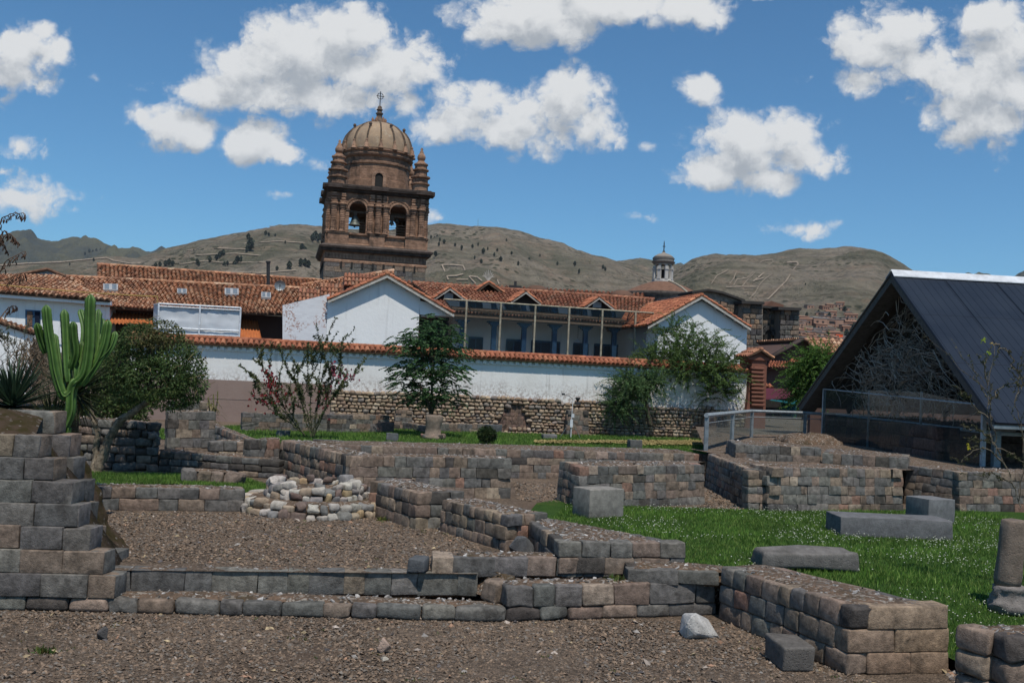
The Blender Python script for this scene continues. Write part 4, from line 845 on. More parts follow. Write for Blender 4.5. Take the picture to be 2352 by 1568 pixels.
# whitewashed brick wall
mb = MB(); mb.prism(PL([(649, 795), (757, 800), (757, 675), (649, 701)], 4.1), EN * .3); tag(mb.build('brick_wall', M['brick'], None), 'whitewashed brick wall with flaking red patches beside the white gable', 'wall')

# old tiled range on the left
og = thing('tiled_house', 'long old house with two tiers of mossy brown tile roof and skylights', 'house', L(F(450, 760, 8)[0], 8, 2))
e0, e1, r1_, r0 = PL([(232, 706), (656, 723)], 5.0) + PL([(702, 664), (128, 635)], 12)
mb = MB(); tile_roof(mb, e0, e1, r1_, r0, .25, .36, T_OLD, jit=.02); ridge_row(mb, r0, r1_, T_OLD); mb.build('lower_roof', M['tile'], og, True)
e2, e3, r3, r2 = PL([(224, 648), (745, 672)], 12.3) + PL([(738, 645), (223, 608)], 17)
mb = MB(); tile_roof(mb, e2, e3, r3, r2, .25, .36, T_OLD, jit=.02); ridge_row(mb, r2, r3, T_OLD); mb.prism([r2, e2, e2 - EZ * 2, r2 - EZ * 4], EX * .2, (.2, .12, .08)); mb.build('upper_roof', M['tile'], og, True)
mb = MB(); a, b = F(240, 760, 7)[0], F(652, 760, 7)[0]; BX(mb, a, b, 7, 7.4, 1, F(450, 715, 7)[1]); mb.build('wall', M['dark_adobe'], og)
for cx_, cy_, hw, hh in ((254, 665, 17, 7), (418, 674, 11, 5), (532, 675, 16, 7), (611, 683, 11, 6)):
    u = (cx_ - 180) / 500.; 
    def onroof(px, py):
        a = ray(px, py); nn = np.cross(e1 - e0, r0 - e0); s = np.dot(e0 - np.array((0, 0, EYE)), nn) / np.dot(a, nn); return np.array((0, 0, EYE)) + a * s
    q = [onroof(cx_ - hw, cy_ + hh), onroof(cx_ + hw, cy_ + hh + 1), onroof(cx_ + hw, cy_ - hh + 1), onroof(cx_ - hw, cy_ - hh)]
    nn = np.cross(q[1] - q[0], q[3] - q[0]); nn = nn / np.linalg.norm(nn); nn = nn if nn[2] > 0 else -nn
    mb = MB(); mb.prism([p + nn * .05 for p in q], nn * .14); sk = mb.build('skylight', M['skyl'], og)
    mb = MB(); c = sum(q) / 4
    for s0, s1 in ((0, .5), (.5, 1)):
        qq = [q[0] + (q[1] - q[0]) * (s0 + .06), q[0] + (q[1] - q[0]) * (s1 - .06), q[3] + (q[2] - q[3]) * (s1 - .06), q[3] + (q[2] - q[3]) * (s0 + .06)]; cc = sum(qq) / 4
        mb.prism([cc + (p - cc) * .8 + nn * .192 for p in qq], nn * .02)
    mb.build('pane', M['steel'], sk)
mb = MB(); p = PL([(616, 655)], 13)[0]; q = PL([(616, 604)], 13)[0]; mb.tube([p, q], .11, 10); mb.tube([q, q + EZ * .12], .15, 10); tag(mb.build('stove_pipe', M['iron'], None), 'tall black stove pipe on the old tile roof', 'pipe')
p = PL([(643, 656)], 11)[0]; sd = thing('satellite_dish', 'small grey satellite dish on the old tile roof', 'dish', p)
mb = MB(); vs = []; nn_ = 14
for i, r_ in enumerate((0, .14, .26, .34)):
    for j in range(nn_): a = 6.283 * j / nn_; vs.append(p + EX * math.cos(a) * r_ + EZ * math.sin(a) * r_ * .95 - EN * (r_ * r_ * .9) + EX * .0)
mb.add(vs, [(i * nn_ + j, i * nn_ + (j + 1) % nn_, (i + 1) * nn_ + (j + 1) % nn_, (i + 1) * nn_ + j) for i in range(3) for j in range(nn_)]); mb.build('reflector', M['steel'], sd)
mb = MB(); mb.tube([p - EZ * .3, p - EN * .38], .02, 5); mb.cbox(p - EN * .38, .07, .07, .07); mb.tube([p, p - EZ * .6 + EN * .2], .03, 5); mb.build('arm', M['iron'], sd)
e0, e1, r1_, r0 = PL([(645, 712), (905, 716)], 8) + PL([(905, 622), (690, 656)], 14.5)
mh = thing('tiled_house', 'jumbled tile roof with three little gablets below the bell tower', 'house', (e0 + e1) / 2)
mb = MB(); tile_roof(mb, e0, e1, r1_, r0, .25, .36, T_OLD, jit=.035); ridge_row(mb, r0, r1_, T_OLD); mb.build('roof', M['tile'], mh, True)
for (ax, ay) in ((686, 664), (735, 652), (790, 628)):
    ap = PL([(ax, ay)], 9.5)[0]; l = ap - EZ * .8 - EN * .7; r_ = ap - EZ * .8 + EN * .7; Dv = EX * 1.8
    mb = MB(); tile_roof(mb, l, l + Dv, ap + Dv, ap, .22, .34, T_MID); dm = mb.build('gablet', M['tile'], mh, True)
    mb = MB(); mb.prism([l, r_, ap], EX * .05); mb.build('gable_end', M['wood'], dm)
cbm = MB(); pts = [PL([(x, y)], k)[0] for x, y, k in ((-40, 650, 3.5), (60, 660, 3.5), (140, 667, 3.6), (215, 673, 3.8), (300, 678, 4), (362, 681, 4))]; cbm.tube(pts, .03, 5, (.40, .27, .09)); cbm.tube([pts[-1], pts[-1] - EZ * 1.2], .03, 5, (.40, .27, .09)); tag(cbm.build('cable', M['tint'], None), 'ochre cable strung along the left tile roofs', 'cable')
# white house at the far left
lh = thing('white_house', 'white house at the left edge with blue window and low hipped tile roof', 'house', L(F(120, 740, 5)[0], 5, 1))
a, b = F(-60, 740, 5)[0], F(252, 740, 5)[0]; zt_ = F(120, 686, 5)[1]
mb = MB(); mb.prism(PL([(-60, 800), (252, 815), (252, 692), (-60, 666)], 5), EN * 5); mb.build('wall', M['white'], lh)
mb = MB(); mb.prism(PL([(-60, 668), (254, 692), (254, 701), (-60, 678)], 4.5), EN * .5); mb.build('fascia', M['white'], lh)
mb = MB(); e0, e1, r1_, r0 = PL([(-60, 667), (254, 691)], 4.4) + PL([(135, 634), (-60, 630)], 9); tile_roof(mb, e0, e1, r1_, r0, .25, .36, T_OLD); mb.build('roof', M['tile'], lh, True)
mb = MB(); q = PL([(-10, 647), (109, 619), (150, 634), (135, 648)], 9.2); mb.prism(q, EN * .3, (.2, .12, .08)); mb.build('end_gable', M['steel'], lh)
mb = MB(); e0, e1 = PL([(-30, 645), (109, 618)], 9.1); mb.tube([e0, e1], .1, 6, (.16, .09, .06)); e0 = PL([(150, 634)], 9.1)[0]; mb.tube([e1, e0], .1, 6, (.16, .09, .06)); mb.build('verge', M['tile'], lh)
mb = MB(); mb.prism(PL([(58, 711), (93, 713), (93, 752), (58, 750)], 4.96), EN * .06); wn = mb.build('window', M['blue_wood'], lh)
mb = MB(); mb.prism(PL([(62, 714), (74, 715), (74, 748), (62, 748)], 4.90), EN * .05, (.17, .10, .07)); mb.prism(PL([(80, 715), (91, 716), (91, 748), (80, 747)], 4.90), EN * .05, (.01, .015, .03)); mb.build('pane', M['tint'], wn)
lt = thing('lean_to', 'low white lean-to wall with tile coping behind the bare bush', 'house', L(F(30, 780, 3)[0], 3, 0))
mb = MB(); mb.prism(PL([(-60, 900), (75, 905), (75, 770), (-60, 725)], 2.6), EN * .4); mb.build('wall', M['white'], lt)
mb = MB(); A, B = PL([(-60, 722), (80, 768)], 2.4); tile_roof(mb, A, B, B + EN * .7 + EZ * .2, A + EN * .7 + EZ * .2, .25, .36, T_OLD); mb.build('coping', M['tile'], lt, True)
# scaffold with sheeting
sf = thing('scaffold', 'white steel frame hung with white sheeting in front of the old tile roof', 'scaffold', L(F(457, 780, 3)[0], 3, 0))
c4 = PL([(365, 697), (553, 707), (549, 783), (362, 776)], 3.0)
mb = MB(); Dp = EN * 1.2
for a, b in ((0, 1), (1, 2), (2, 3), (3, 0)): mb.tube([c4[a], c4[b]], .05, 6)
for q in c4[:2]: mb.tube([q, q + Dp - EX * .4], .04, 5)
mid_ = lambda a, b, s: a + (b - a) * s
mb.tube([mid_(c4[0], c4[1], .5), mid_(c4[3], c4[2], .5)], .05, 6); mb.tube([mid_(c4[0], c4[3], .08), mid_(c4[1], c4[2], .08)], .03, 5); mb.tube([mid_(c4[0], c4[3], .7), mid_(c4[1], c4[2], .7)], .045, 5); mb.tube([mid_(c4[0], c4[3], .85), mid_(c4[1], c4[2], .85)], .03, 5)
for i in range(20): s = i / 20; mb.tube([mid_(c4[0], c4[1], s), mid_(mid_(c4[0], c4[3], .08), mid_(c4[1], c4[2], .08), s + .025), mid_(c4[0], c4[1], s + .05)], .015, 4)
for q in c4[2:]: mb.tube([q, (q[0], q[1], .5)], .05, 6)
mb.build('frame', M['white_steel'], sf)
mb = MB(); nx, ny = 24, 10
vs = [mid_(mid_(c4[0], c4[1], i / nx), mid_(c4[3], c4[2], i / nx), .06 + .94 * j / ny) + EN * (.09 + .07 * nz((i * .35, j * .5, 1)) + .03 * nz((i * 1.1, j * 1.3, 4))) for j in range(ny + 1) for i in range(nx + 1)]
mb.add(vs, [(j * (nx + 1) + i, j * (nx + 1) + i + 1, (j + 1) * (nx + 1) + i + 1, (j + 1) * (nx + 1) + i) for j in range(ny) for i in range(nx)]); mb.add([c4[0] + EN * .1, c4[0] + Dp - EX * .4, c4[3] + Dp - EX * .4, c4[3] + EN * .1], [(0, 1, 2, 3)]); mb.build('sheeting', M['tarp'], sf, True)
def corrugated(name, label, q, amp=.04, n=26):
    q = [np.asarray(p) for p in q]; nn = np.cross(q[1] - q[0], q[3] - q[0]); nn /= np.linalg.norm(nn); mb = MB(); vs = []; rows = 12
    for j in range(rows + 1):
        for i in range(n * 2 + 1):
            u = i / (n * 2); p = (q[0] * (1 - u) + q[1] * u) * (1 - j / rows) + (q[3] * (1 - u) + q[2] * u) * (j / rows); vs.append(p + nn * (amp * math.cos(i * math.pi / 2) + .02 * (j % 2)))
    w = n * 2 + 1; mb.add(vs, [(j * w + i, j * w + i + 1, (j + 1) * w + i + 1, (j + 1) * w + i) for j in range(rows) for i in range(n * 2)])
    return tag(mb.build(name, M['clay'], None, True), label, 'roof sheet')
corrugated('roof_sheet', 'bright orange tile sheet leaning under the old eave right of the scaffold', PL([(546, 777), (601, 781)], 4.5) + PL([(591, 737), (548, 731)], 6.4), .05, 14)
corrugated('roof_sheet', 'orange tile sheet under the old eave behind the cactus and round tree', PL([(235, 742), (364, 745)], 4.5) + PL([(362, 722), (245, 717)], 6.4), .05, 30)

# ---------------------------------------------------------------- church
nv_ = thing('church_nave', 'long dark nave wall and dull red roof of the church behind the verandah', 'church', L(F(1250, 680, 30)[0], 30, 0))
mb = MB(); A, B, C, D = PL([(880, 668), (1480, 698)], 29) + PL([(1480, 676), (880, 645)], 33); tile_roof(mb, A, B, C, D, .4, .5, T_MID, jit=.02); mb.build('roof', M['tile'], nv_, True)
mb = MB(); BX(mb, F(880, 660, 30)[0], F(1480, 690, 30)[0], 29.5, 36, 2, F(1200, 690, 30)[1] - .2, (.13, .11, .10)); mb.build('wall', M['far_stone'], nv_)
for px in (1232, 1428): 
    p = PL([(px, 668 + (px - 1232) * .056)], 31)[0]; mb = MB(); mb.lathe(p - EZ * .5, [(1.1, 0), (1.1, .3), (.9, .75), (.5, .95), (.05, 1.0)], 16, (.12, .07, .05)); mb.build('roof_cap', M['tint'], nv_, True)
# small dome with lantern cupola
dk = 32; dp = PL([(1558, 676)], dk)[0]; dc = dp + EN * 4.0
def pxm(px, k): return px * np.linalg.norm(PL([(1558, 676)], k)[0][:2] - 0) / FPX
U = pxm(1, dk + 4) 
dm = thing('church_dome', 'low brown tiled dome with a white stone lantern cupola and cross', 'dome', dc)
mb = MB(); mb.lathe(dc, [(97 * U, -3), (97 * U, -.2), (100 * U, .0), (100 * U, .25), (92 * U, .3)], 40, (.075, .065, .058)); mb.build('drum', M['far_stone'], dm, True)
mb = MB(); mb.lathe(dc, [(92 * U, .28), (86 * U, 8 * U), (70 * U, 17 * U), (50 * U, 26 * U), (30 * U, 33 * U), (22 * U, 35 * U)], 40, (.17, .095, .065)); mb.build('shell', M['tile'], dm, True)
mb = MB()
for i in (6,):
    a = i * math.pi / 4 + .5; mb.tube([dc + np.array((math.cos(a) * r * U, math.sin(a) * r * U, z * U + .03)) for r, z in ((90, 5), (70, 17), (50, 26), (24, 35))], .13, 5, (.28, .25, .2))
mb.build('rib', M['tint'], dm)
lz = dc + EZ * 33 * U; mb = MB(); cst = (.46, .44, .41)
mb.lathe(lz, [(25 * U, 0), (25 * U, 5 * U), (23.5 * U, 6 * U), (23.5 * U, 8 * U)], 8, cst, .39 + YAW)
for i in range(8):
    a = i * math.pi / 4 + YAW; d = np.array((math.cos(a), math.sin(a), 0)); s = np.array((-d[1], d[0], 0)); mb.cbox(lz + d * 20.5 * U + EZ * 22 * U, 5.5 * U, 7.5 * U, 30 * U, cst, d, s); mb.cbox(lz + d * 21 * U + EZ * 30 * U, 7.5 * U, 9.0 * U, 2 * U, cst, d, s)
mb.build('lantern_pier', M['tint'], dm)
mb = MB()
for i in range(8):                                        # arches between the piers
    a0 = i * math.pi / 4 + YAW; a1 = a0 + math.pi / 4; p0 = np.array((math.cos(a0), math.sin(a0), 0)) * 20.5 * U; p1 = np.array((math.cos(a1), math.sin(a1), 0)) * 20.5 * U
    top = 42 * U; sp = 34 * U; n = 8; inn = .82; vs = []
    for j in range(n + 1):
        s = j / n; p = lz + p0 + (p1 - p0) * s; h = sp + (top - sp) * .8 * math.sin(math.pi * s) ** .6; vs += [p + EZ * h, p + EZ * top, lz + (p - lz) * inn + EZ * h, lz + (p - lz) * inn + EZ * top]
    mb.add(vs, [(j * 4, j * 4 + 4, j * 4 + 5, j * 4 + 1) for j in range(n)] + [(j * 4 + 2, j * 4 + 3, j * 4 + 7, j * 4 + 6) for j in range(n)] + [(j * 4, j * 4 + 2, j * 4 + 6, j * 4 + 4) for j in range(n)], cst)
mb.lathe(lz, [(23 * U, 42 * U), (23 * U, 44 * U), (26 * U, 45.5 * U), (27 * U, 47.5 * U), (24 * U, 48 * U), (24 * U, 53 * U), (25 * U, 54 * U), (25 * U, 56 * U)], 24, (.22, .20, .18)); mb.build('lantern_arch', M['tint'], dm)
mb = MB(); mb.lathe(lz, [(24.5 * U, 56 * U), (20 * U, 61 * U), (13 * U, 65 * U), (5 * U, 67.5 * U), (3 * U, 70 * U)], 20, (.27, .24, .21)); mb.build('lantern_roof', M['tint'], dm, True)
mb = MB(); mb.lathe(lz, [(3.4 * U, 66 * U), (3 * U, 72 * U), (1.2 * U, 74 * U), (1.2 * U, 90 * U), (.4 * U, 96 * U)], 8); mb.cbox(lz + EZ * 83 * U, 6 * U, 1.6 * U, 1.8 * U, ex=EX, ey=EN); mb.build('cross', M['iron'], dm)
mb = MB(); mb.lathe(lz, [(9 * U, 8 * U), (9 * U, 30 * U)], 10); mb.build('interior', M['dark'], dm)
# stone apse
PALA = [((.115, .105, .095), .35), ((.18, .135, .10), .3), ((.23, .155, .105), .2), ((.075, .07, .066), .15)]
apz = thing('church_apse', 'tall dark patchwork stone apse with an arched window right of the white gable', 'church', L(F(1720, 780, 22)[0], 22, 0))
def stone_face(mb, pxs, k, zlo, ztop_l, ztop_r, cell=.5):
    pass
mb = MB(); lowz = F(1700, 830, 22)[1] - 3
mb.prism([L(F(x, y, 22)[0], 22, F(x, y, 22)[1]) for x, y in ((1592, 671), (1627, 667), (1658, 672), (1706, 691))][::-1] + [L(F(1592, 700, 22)[0], 22, lowz), L(F(1706, 700, 22)[0], 22, lowz)], EN * 8, (.24, .205, .17))
mb.prism(PL([(1706, 840), (1752, 842), (1752, 698), (1706, 695)], 21), EN * 9, (.24, .205, .17)); mb.build('core', M['far_stone'], apz)
def face(x0, x1, y0, y1, k, name='face'):
    (ta, zt0), (tb, _) = F(x0, y0, k), F(x1, y0, k); zt1 = F(x1, y1, k)[1]; mb = MB()
    masonry(mb, L(ta, k - .12, 0), L(tb, k - .12, 0), lowz, zt0, int((zt0 - lowz) / .42), .28, .75, .25, 0, .04, .015, PALA, z1b=zt1, gap=.03, rough=.012, lat=5); return mb
mb = face(1592, 1706, 680, 700, 22); mb.build('nave_end', M['stone'], apz)
mb = MB(); mb.prism(PL([(1590, 668), (1627, 663), (1660, 669), (1712, 688), (1712, 693), (1660, 674), (1627, 668), (1590, 673)], 21.6), EN * 3, (.05, .046, .043)); mb.prism(PL([(1704, 690), (1756, 693), (1756, 699), (1704, 697)], 20.5), EN * 6, (.05, .046, .043)); mb.prism(PL([(1744, 701), (1795, 705), (1795, 710), (1744, 706)], 21.7), EN * 6, (.05, .046, .043)); mb.prism(PL([(1788, 704), (1842, 707), (1840, 713), (1788, 711)], 20.5), EN * 7, (.05, .046, .043)); mb.build('coping', M['tint'], apz)
mb = face(1706, 1752, 696, 699, 21); mb.build('buttress', M['stone'], apz)
mb = face(1752, 1794, 709, 711, 22.3); mb.build('apse_wall', M['stone'], apz)
mb = face(1792, 1836, 711, 713, 21); mb.build('buttress', M['stone'], apz)
mb = MB(); BX(mb, F(1750, 700, 22.5)[0], F(1796, 700, 22.5)[0], 22.3, 30, lowz, F(1770, 712, 22.5)[1], (.24, .205, .17)); BX(mb, F(1793, 700, 21.2)[0], F(1835, 700, 21.2)[0], 21.1, 30, lowz, F(1810, 714, 21.2)[1], (.24, .205, .17)); mb.prism(PL([(1757, 704), (1772, 691), (1800, 700), (1800, 712), (1757, 712)], 25), EN * 4, (.16, .085, .06)); mb.build('roof', M['tint'], apz)
wz = [F(1753, 815, 22.1), F(1768, 815, 22.1)]; ztop_ = F(1760, 757, 22.1)[1]; pts = [L(wz[0][0], 22.02, wz[0][1]), L(wz[1][0], 22.02, wz[0][1])]
tcx = (wz[0][0] + wz[1][0]) / 2; rr = (wz[1][0] - wz[0][0]) / 2; pts += [L(tcx + rr * math.cos(a), 22.02, ztop_ - rr + rr * math.sin(a)) for a in np.linspace(0, math.pi, 9)]
mb = MB(); mb.prism(pts, EN * .1); aw = mb.build('window', M['dark'], apz)
mb = MB()
for a in np.linspace(0, math.pi, 9): mb.cbox(L(tcx + (rr + .16) * math.cos(a), 22.0, ztop_ - rr + (rr + .16) * math.sin(a)), .26, .3, .3, (.07, .066, .064), EX * math.sin(a) - EZ * math.cos(a) if False else EX, EN, EZ)
mb.build('arch_stones', M['far_stone'], aw)

# red brown house and gate pier right of the garden wall
rb = thing('brown_house', 'dull red-brown house with tiled gable right of the stone apse', 'house', L(F(1850, 850, 6)[0], 6, 0))
mb = MB(); mb.prism(PL([(1774, 960), (1945, 970), (1945, 830), (1850, 782), (1774, 824)], 8), EN * 6); mb.build('wall', M['dark_adobe'], rb)
ap, l, r_ = PL([(1848, 778), (1771, 823), (1945, 828)], 7.5); mb = MB(); tile_roof(mb, r_, r_ + EN * 7, ap + EN * 7, ap, .26, .4, T_OLD); mb.prism([l - EZ * .1, l + EZ * .1, ap + EZ * .12, ap - EZ * .1], EN * .6, (.06, .045, .04)); mb.build('roof', M['tile'], rb, True)
mb = MB(); A, B = PL([(1848, 778), (1936, 781)], 8); C, D = PL([(1950, 815), (1880, 812)], 6.0); tile_roof(mb, D, C, B, A, .26, .4, T_OLD); mb.build('side_roof', M['tile'], rb, True)
mb = MB(); mb.prism(PL([(1762, 900), (1850, 905), (1850, 840), (1762, 838)], 6), EN * 2); mb.prism(PL([(1766, 960), (1850, 965), (1850, 905), (1766, 900)], 6.4), EN * 1); mb.build('low_wing', M['dark_adobe'], rb)
mb = MB(); A, B, C, D = PL([(1760, 846), (1808, 844)], 5.2) + PL([(1812, 833), (1768, 830)], 6.6); tile_roof(mb, A, B, C, D, .2, .4, T_NEW); A, B, C, D = PL([(1808, 834), (1846, 834)], 5.2) + PL([(1840, 823), (1822, 821)], 6.6); tile_roof(mb, A, B, C, D, .2, .4, T_NEW); A, B, C, D = PL([(1756, 891), (1778, 892)], 5) + PL([(1770, 883), (1757, 883)], 5.6); tile_roof(mb, A, B, C, D, .2, .4, T_NEW); mb.build('pent_roof', M['tile'], rb, True)
gp = thing('gate_pier', 'tall rust red adobe pier with projecting ledges and a tiled cap', 'pier', L(F(1740, 900, -.2)[0], -.2, 0))
zt_ = F(1740, 825, -.2)[1]; tl_, tr_ = F(1722, 900, -.2)[0], F(1757, 900, -.2)[0]
mb = MB(); mb.prism([L(tl_ - .35, -.3, 0), L(tr_ + .05, -.3, 0), L(tr_, -.3, zt_), L(tl_ + .05, -.3, zt_)], EN * 1.6); BX(mb, tl_ - .3, tr_ + .12, -.4, 1.4, zt_ - .05, zt_ + .12); mb.prism([L(tl_, -.32, zt_ + .12), L(tr_ + .1, -.32, zt_ + .12), L((tl_ + tr_) / 2, -.32, zt_ + .42)], EN * 1.6); mb.build('body', M['red_adobe'], gp)
y = 846
for i in range(10):
    z_ = F(1740, 846 + i * 9.3, -.4)[1]; mb = MB(); sx = (9 - i) * -.012
    p = stone_local((tr_ - tl_) * .86, .22, .15, .04, .0, .006); mb.add(L((tl_ + tr_) / 2 + sx - .05, -.38, z_) + np.outer(p[:, 0], EX) + np.outer(p[:, 1], EN) + np.outer(p[:, 2], EZ), _tfull); mb.build('ledge', M['red_adobe'], gp, True)
    if i > 1:
        p = stone_local(.14, .5, .15, .04, .0, .006); mb = MB(); mb.add(L(tr_ + .08, .25, z_) + np.outer(p[:, 0], EX) + np.outer(p[:, 1], EN) + np.outer(p[:, 2], EZ), _tfull); mb.build('ledge', M['red_adobe'], gp, True)
mb = MB(); A = L((tl_ + tr_) / 2, -.55, zt_ + .55); B_ = L(tl_ - .38, -.55, zt_ + .10); C_ = L(tr_ + .3, -.55, zt_ + .08); tile_roof(mb, B_ + EN * 1.7, B_, A, A + EN * 1.7, .22, .34, T_MID, jit=.03); tile_roof(mb, C_, C_ + EN * 1.7, A + EN * 1.7, A, .22, .34, T_OLD, jit=.03); ridge_row(mb, A, A + EN * 1.7); mb.build('tiled_cap', M['tile'], gp, True)
mb = MB(); q = PL([(1757, 917), (1826, 913)], 1.5) + PL([(1822, 892), (1760, 891)], 4.6); mb.prism(q, -EZ * .03, (.085, .022, .035)); tag(mb.build('awning', M['tint'], None), 'dark red awning beyond the rust red pier', 'awning')
mb = MB(); q = PL([(1768, 918), (1830, 928)], 1.0) + PL([(1830, 908), (1790, 911)], 3.6); mb.prism(q, -EZ * .03, (.012, .10, .12)); mb.prism(PL([(1795, 922), (1830, 926), (1830, 960), (1797, 960)], 1.6), EN * .05, (.01, .05, .06)); tag(mb.build('awning', M['tint'], None), 'teal awning under the dark red one', 'awning')
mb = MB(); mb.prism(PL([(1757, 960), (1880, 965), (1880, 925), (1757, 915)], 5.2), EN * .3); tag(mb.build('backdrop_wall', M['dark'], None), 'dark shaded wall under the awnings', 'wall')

# ---------------------------------------------------------------- bell tower
KT = 42.0
def tz(zx, zy): return F(631.6 + zx * .3296, 172.3 + zy * .3296, KT)
TL, TR = tz(345, 1330)[0], tz(1050, 1330)[0]; TW = TR - TL; TC = (TL + TR) / 2; KC = KT + TW / 2
UZ = TW / 705.                                              # metres per tower unit
def Z(zy): return tz(705 + (1330 - zy) * .018, zy)[1]
tw = thing('bell_tower', 'brown baroque stone church bell tower with ribbed dome and twisted columns', 'tower', L(TC, KC, 0))
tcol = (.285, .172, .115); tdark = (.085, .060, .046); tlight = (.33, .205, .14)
def sq(mb, prof, c=tcol): mb.lathe(L(TC, KC, 0), [(r * math.sqrt(2), z) for r, z in prof], 4, c, math.pi / 4 + YAW)
H = TW / 2
mb = MB(); sq(mb, [(H + .02, 0), (H + .02, Z(1322))], (.13, .112, .095)); mb.build('base_core', M['far_stone'], tw)
mb = MB()
corners = [L(TC - H, KC - H, 0), L(TC + H, KC - H, 0), L(TC + H, KC + H, 0), L(TC - H, KC + H, 0)]
PALT = [((.135, .122, .108), .4), ((.18, .145, .115), .3), ((.23, .165, .12), .15), ((.09, .08, .072), .15)]
for e in (0, 3): masonry(mb, corners[e] + (-.07 * EN if e == 0 else -.07 * EX), corners[(e + 1) % 4] + (-.07 * EN if e == 0 else -.07 * EX), Z(1500), Z(1322), 5, .5, 1.1, .2, 0, .03, .0, PALT, gap=.02, lat=5)
mb.build('base_masonry', M['stone'], tw)
mb = MB()
for i in range(8):
    t = TC - H + TW * (.16 + i * .104); BX(mb, t - .09, t + .09, KT - .14, KT - .02, Z(1358), Z(1318), (.01, .01, .01))
for i in range(7): BX(mb, TC - H - .14, TC - H - .02, KT + TW * (.1 + i * .12) - .09, KT + TW * (.1 + i * .12) + .09, Z(1358), Z(1318), (.01, .01, .01))
mb.build('putlog_slot', M['dark'], tw)
mb = MB(); sq(mb, [(H, Z(1330)), (H + .1, Z(1322)), (H + .1, Z(1308)), (H + .02, Z(1300)), (H + .02, Z(1255)), (H + .22, Z(1248)), (H + .3, Z(1244))])
for s in range(30):
    q = TC - H + TW * (s + .5) / 30; BX(mb, q - .08, q + .08, KT - .10, KT, Z(1294), Z(1262), tlight)
    BX(mb, TC - H - .10, TC - H, KT + TW * (s + .5) / 30 - .08, KT + TW * (s + .5) / 30 + .08, Z(1294), Z(1262), tlight)
mb.build('frieze', M['tower'], tw)
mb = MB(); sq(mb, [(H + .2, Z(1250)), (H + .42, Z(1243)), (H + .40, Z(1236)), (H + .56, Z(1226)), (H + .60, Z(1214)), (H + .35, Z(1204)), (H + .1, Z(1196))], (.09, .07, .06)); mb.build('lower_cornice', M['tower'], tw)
KD = 1.045                                                  # the dome stands further back than the front face
def ZD(zy): return EYE + (Z(zy) - EYE) * KD
HB = 330 * UZ                                               # belfry half width
mb = MB(); sq(mb, [(HB + .22, Z(1204)), (HB + .22, Z(1190)), (HB + .12, Z(1186)), (HB + .12, Z(1130)), (HB + .3, Z(1124)), (HB + .3, Z(1112)), (HB + .05, Z(1110))])
def facepos(e, u, out):                                     # point on face e at fraction u, 'out' metres in front
    d = [(EX, -EN), (EN, EX), (-EX, EN), (-EN, -EX)][e]; o = L(TC, KC, 0) + d[1] * (HB + out) + d[0] * (u - .5) * 2 * HB
    return o, d[0], d[1]
for e in range(4):
    for u0, u1 in ((-.02, .2), (.42, .58), (.8, 1.02)):
        o, dx, dn = facepos(e, (u0 + u1) / 2, .2); mb.cbox(o + EZ * (Z(1204) + Z(1112)) / 2, (u1 - u0) * 2 * HB, .4, Z(1118) - Z(1204), tcol, dx, dn)
        mb.cbox(o + EZ * Z(1118) + dn * .04, (u1 - u0) * 2 * HB + .12, .44, .16, tdark, dx, dn)
mb.build('pedestal', M['tower'], tw)
ZB0, ZB1 = Z(1112), Z(832)
def arch_wall(mb, o, dx, inn, w, z0, z1, th, ops, c=tcol, n=12):
    """wall with round-headed openings: o left bottom corner, ops (centre, half width, sill z, spring z)"""
    def slab(x0, x1, za, zb):
        mb.box(o + dx * x0 + EZ * za, dx * (x1 - x0), inn * th, EZ * (zb - za), c)
    x = 0.
    for (cx, hw, sill, sp) in ops:
        slab(x, cx - hw, z0, z1)
        if sill > z0: slab(cx - hw, cx + hw, z0, sill)
        vs = []
        for j in range(n + 1):
            a = math.pi * (1 - j / n); px = cx + hw * math.cos(a); pz = sp + hw * math.sin(a)
            for q in (0, th): vs += [o + dx * px + inn * q + EZ * pz, o + dx * px + inn * q + EZ * z1]
        fs = []
        for j in range(n):
            i = j * 4; fs += [(i, i + 4, i + 5, i + 1), (i + 2, i + 3, i + 7, i + 6), (i, i + 2, i + 6, i + 4)]
        mb.add(vs, fs, c); x = cx + hw
    slab(x, w, z0, z1)
AR = [(.285 * 2 * HB, 60 * UZ, ZB0 + .05, Z(948)), (.715 * 2 * HB, 60 * UZ, ZB0 + .05, Z(948))]
mb = MB()
for e in range(4):
    o, dx, dn = facepos(e, 0, 0); ins = 0.0 if e in (0, 2) else .9
    if ins: o = o + dx * ins
    arch_wall(mb, o, dx, -dn, 2 * HB - 2 * ins, ZB0, ZB1, .9, [(a[0] - ins, *a[1:]) for a in AR])
sq(mb, [(HB - .05, ZB1 - .1), (HB - .05, ZB1 + .2)], tdark); mb.build('belfry_wall', M['tower'], tw)
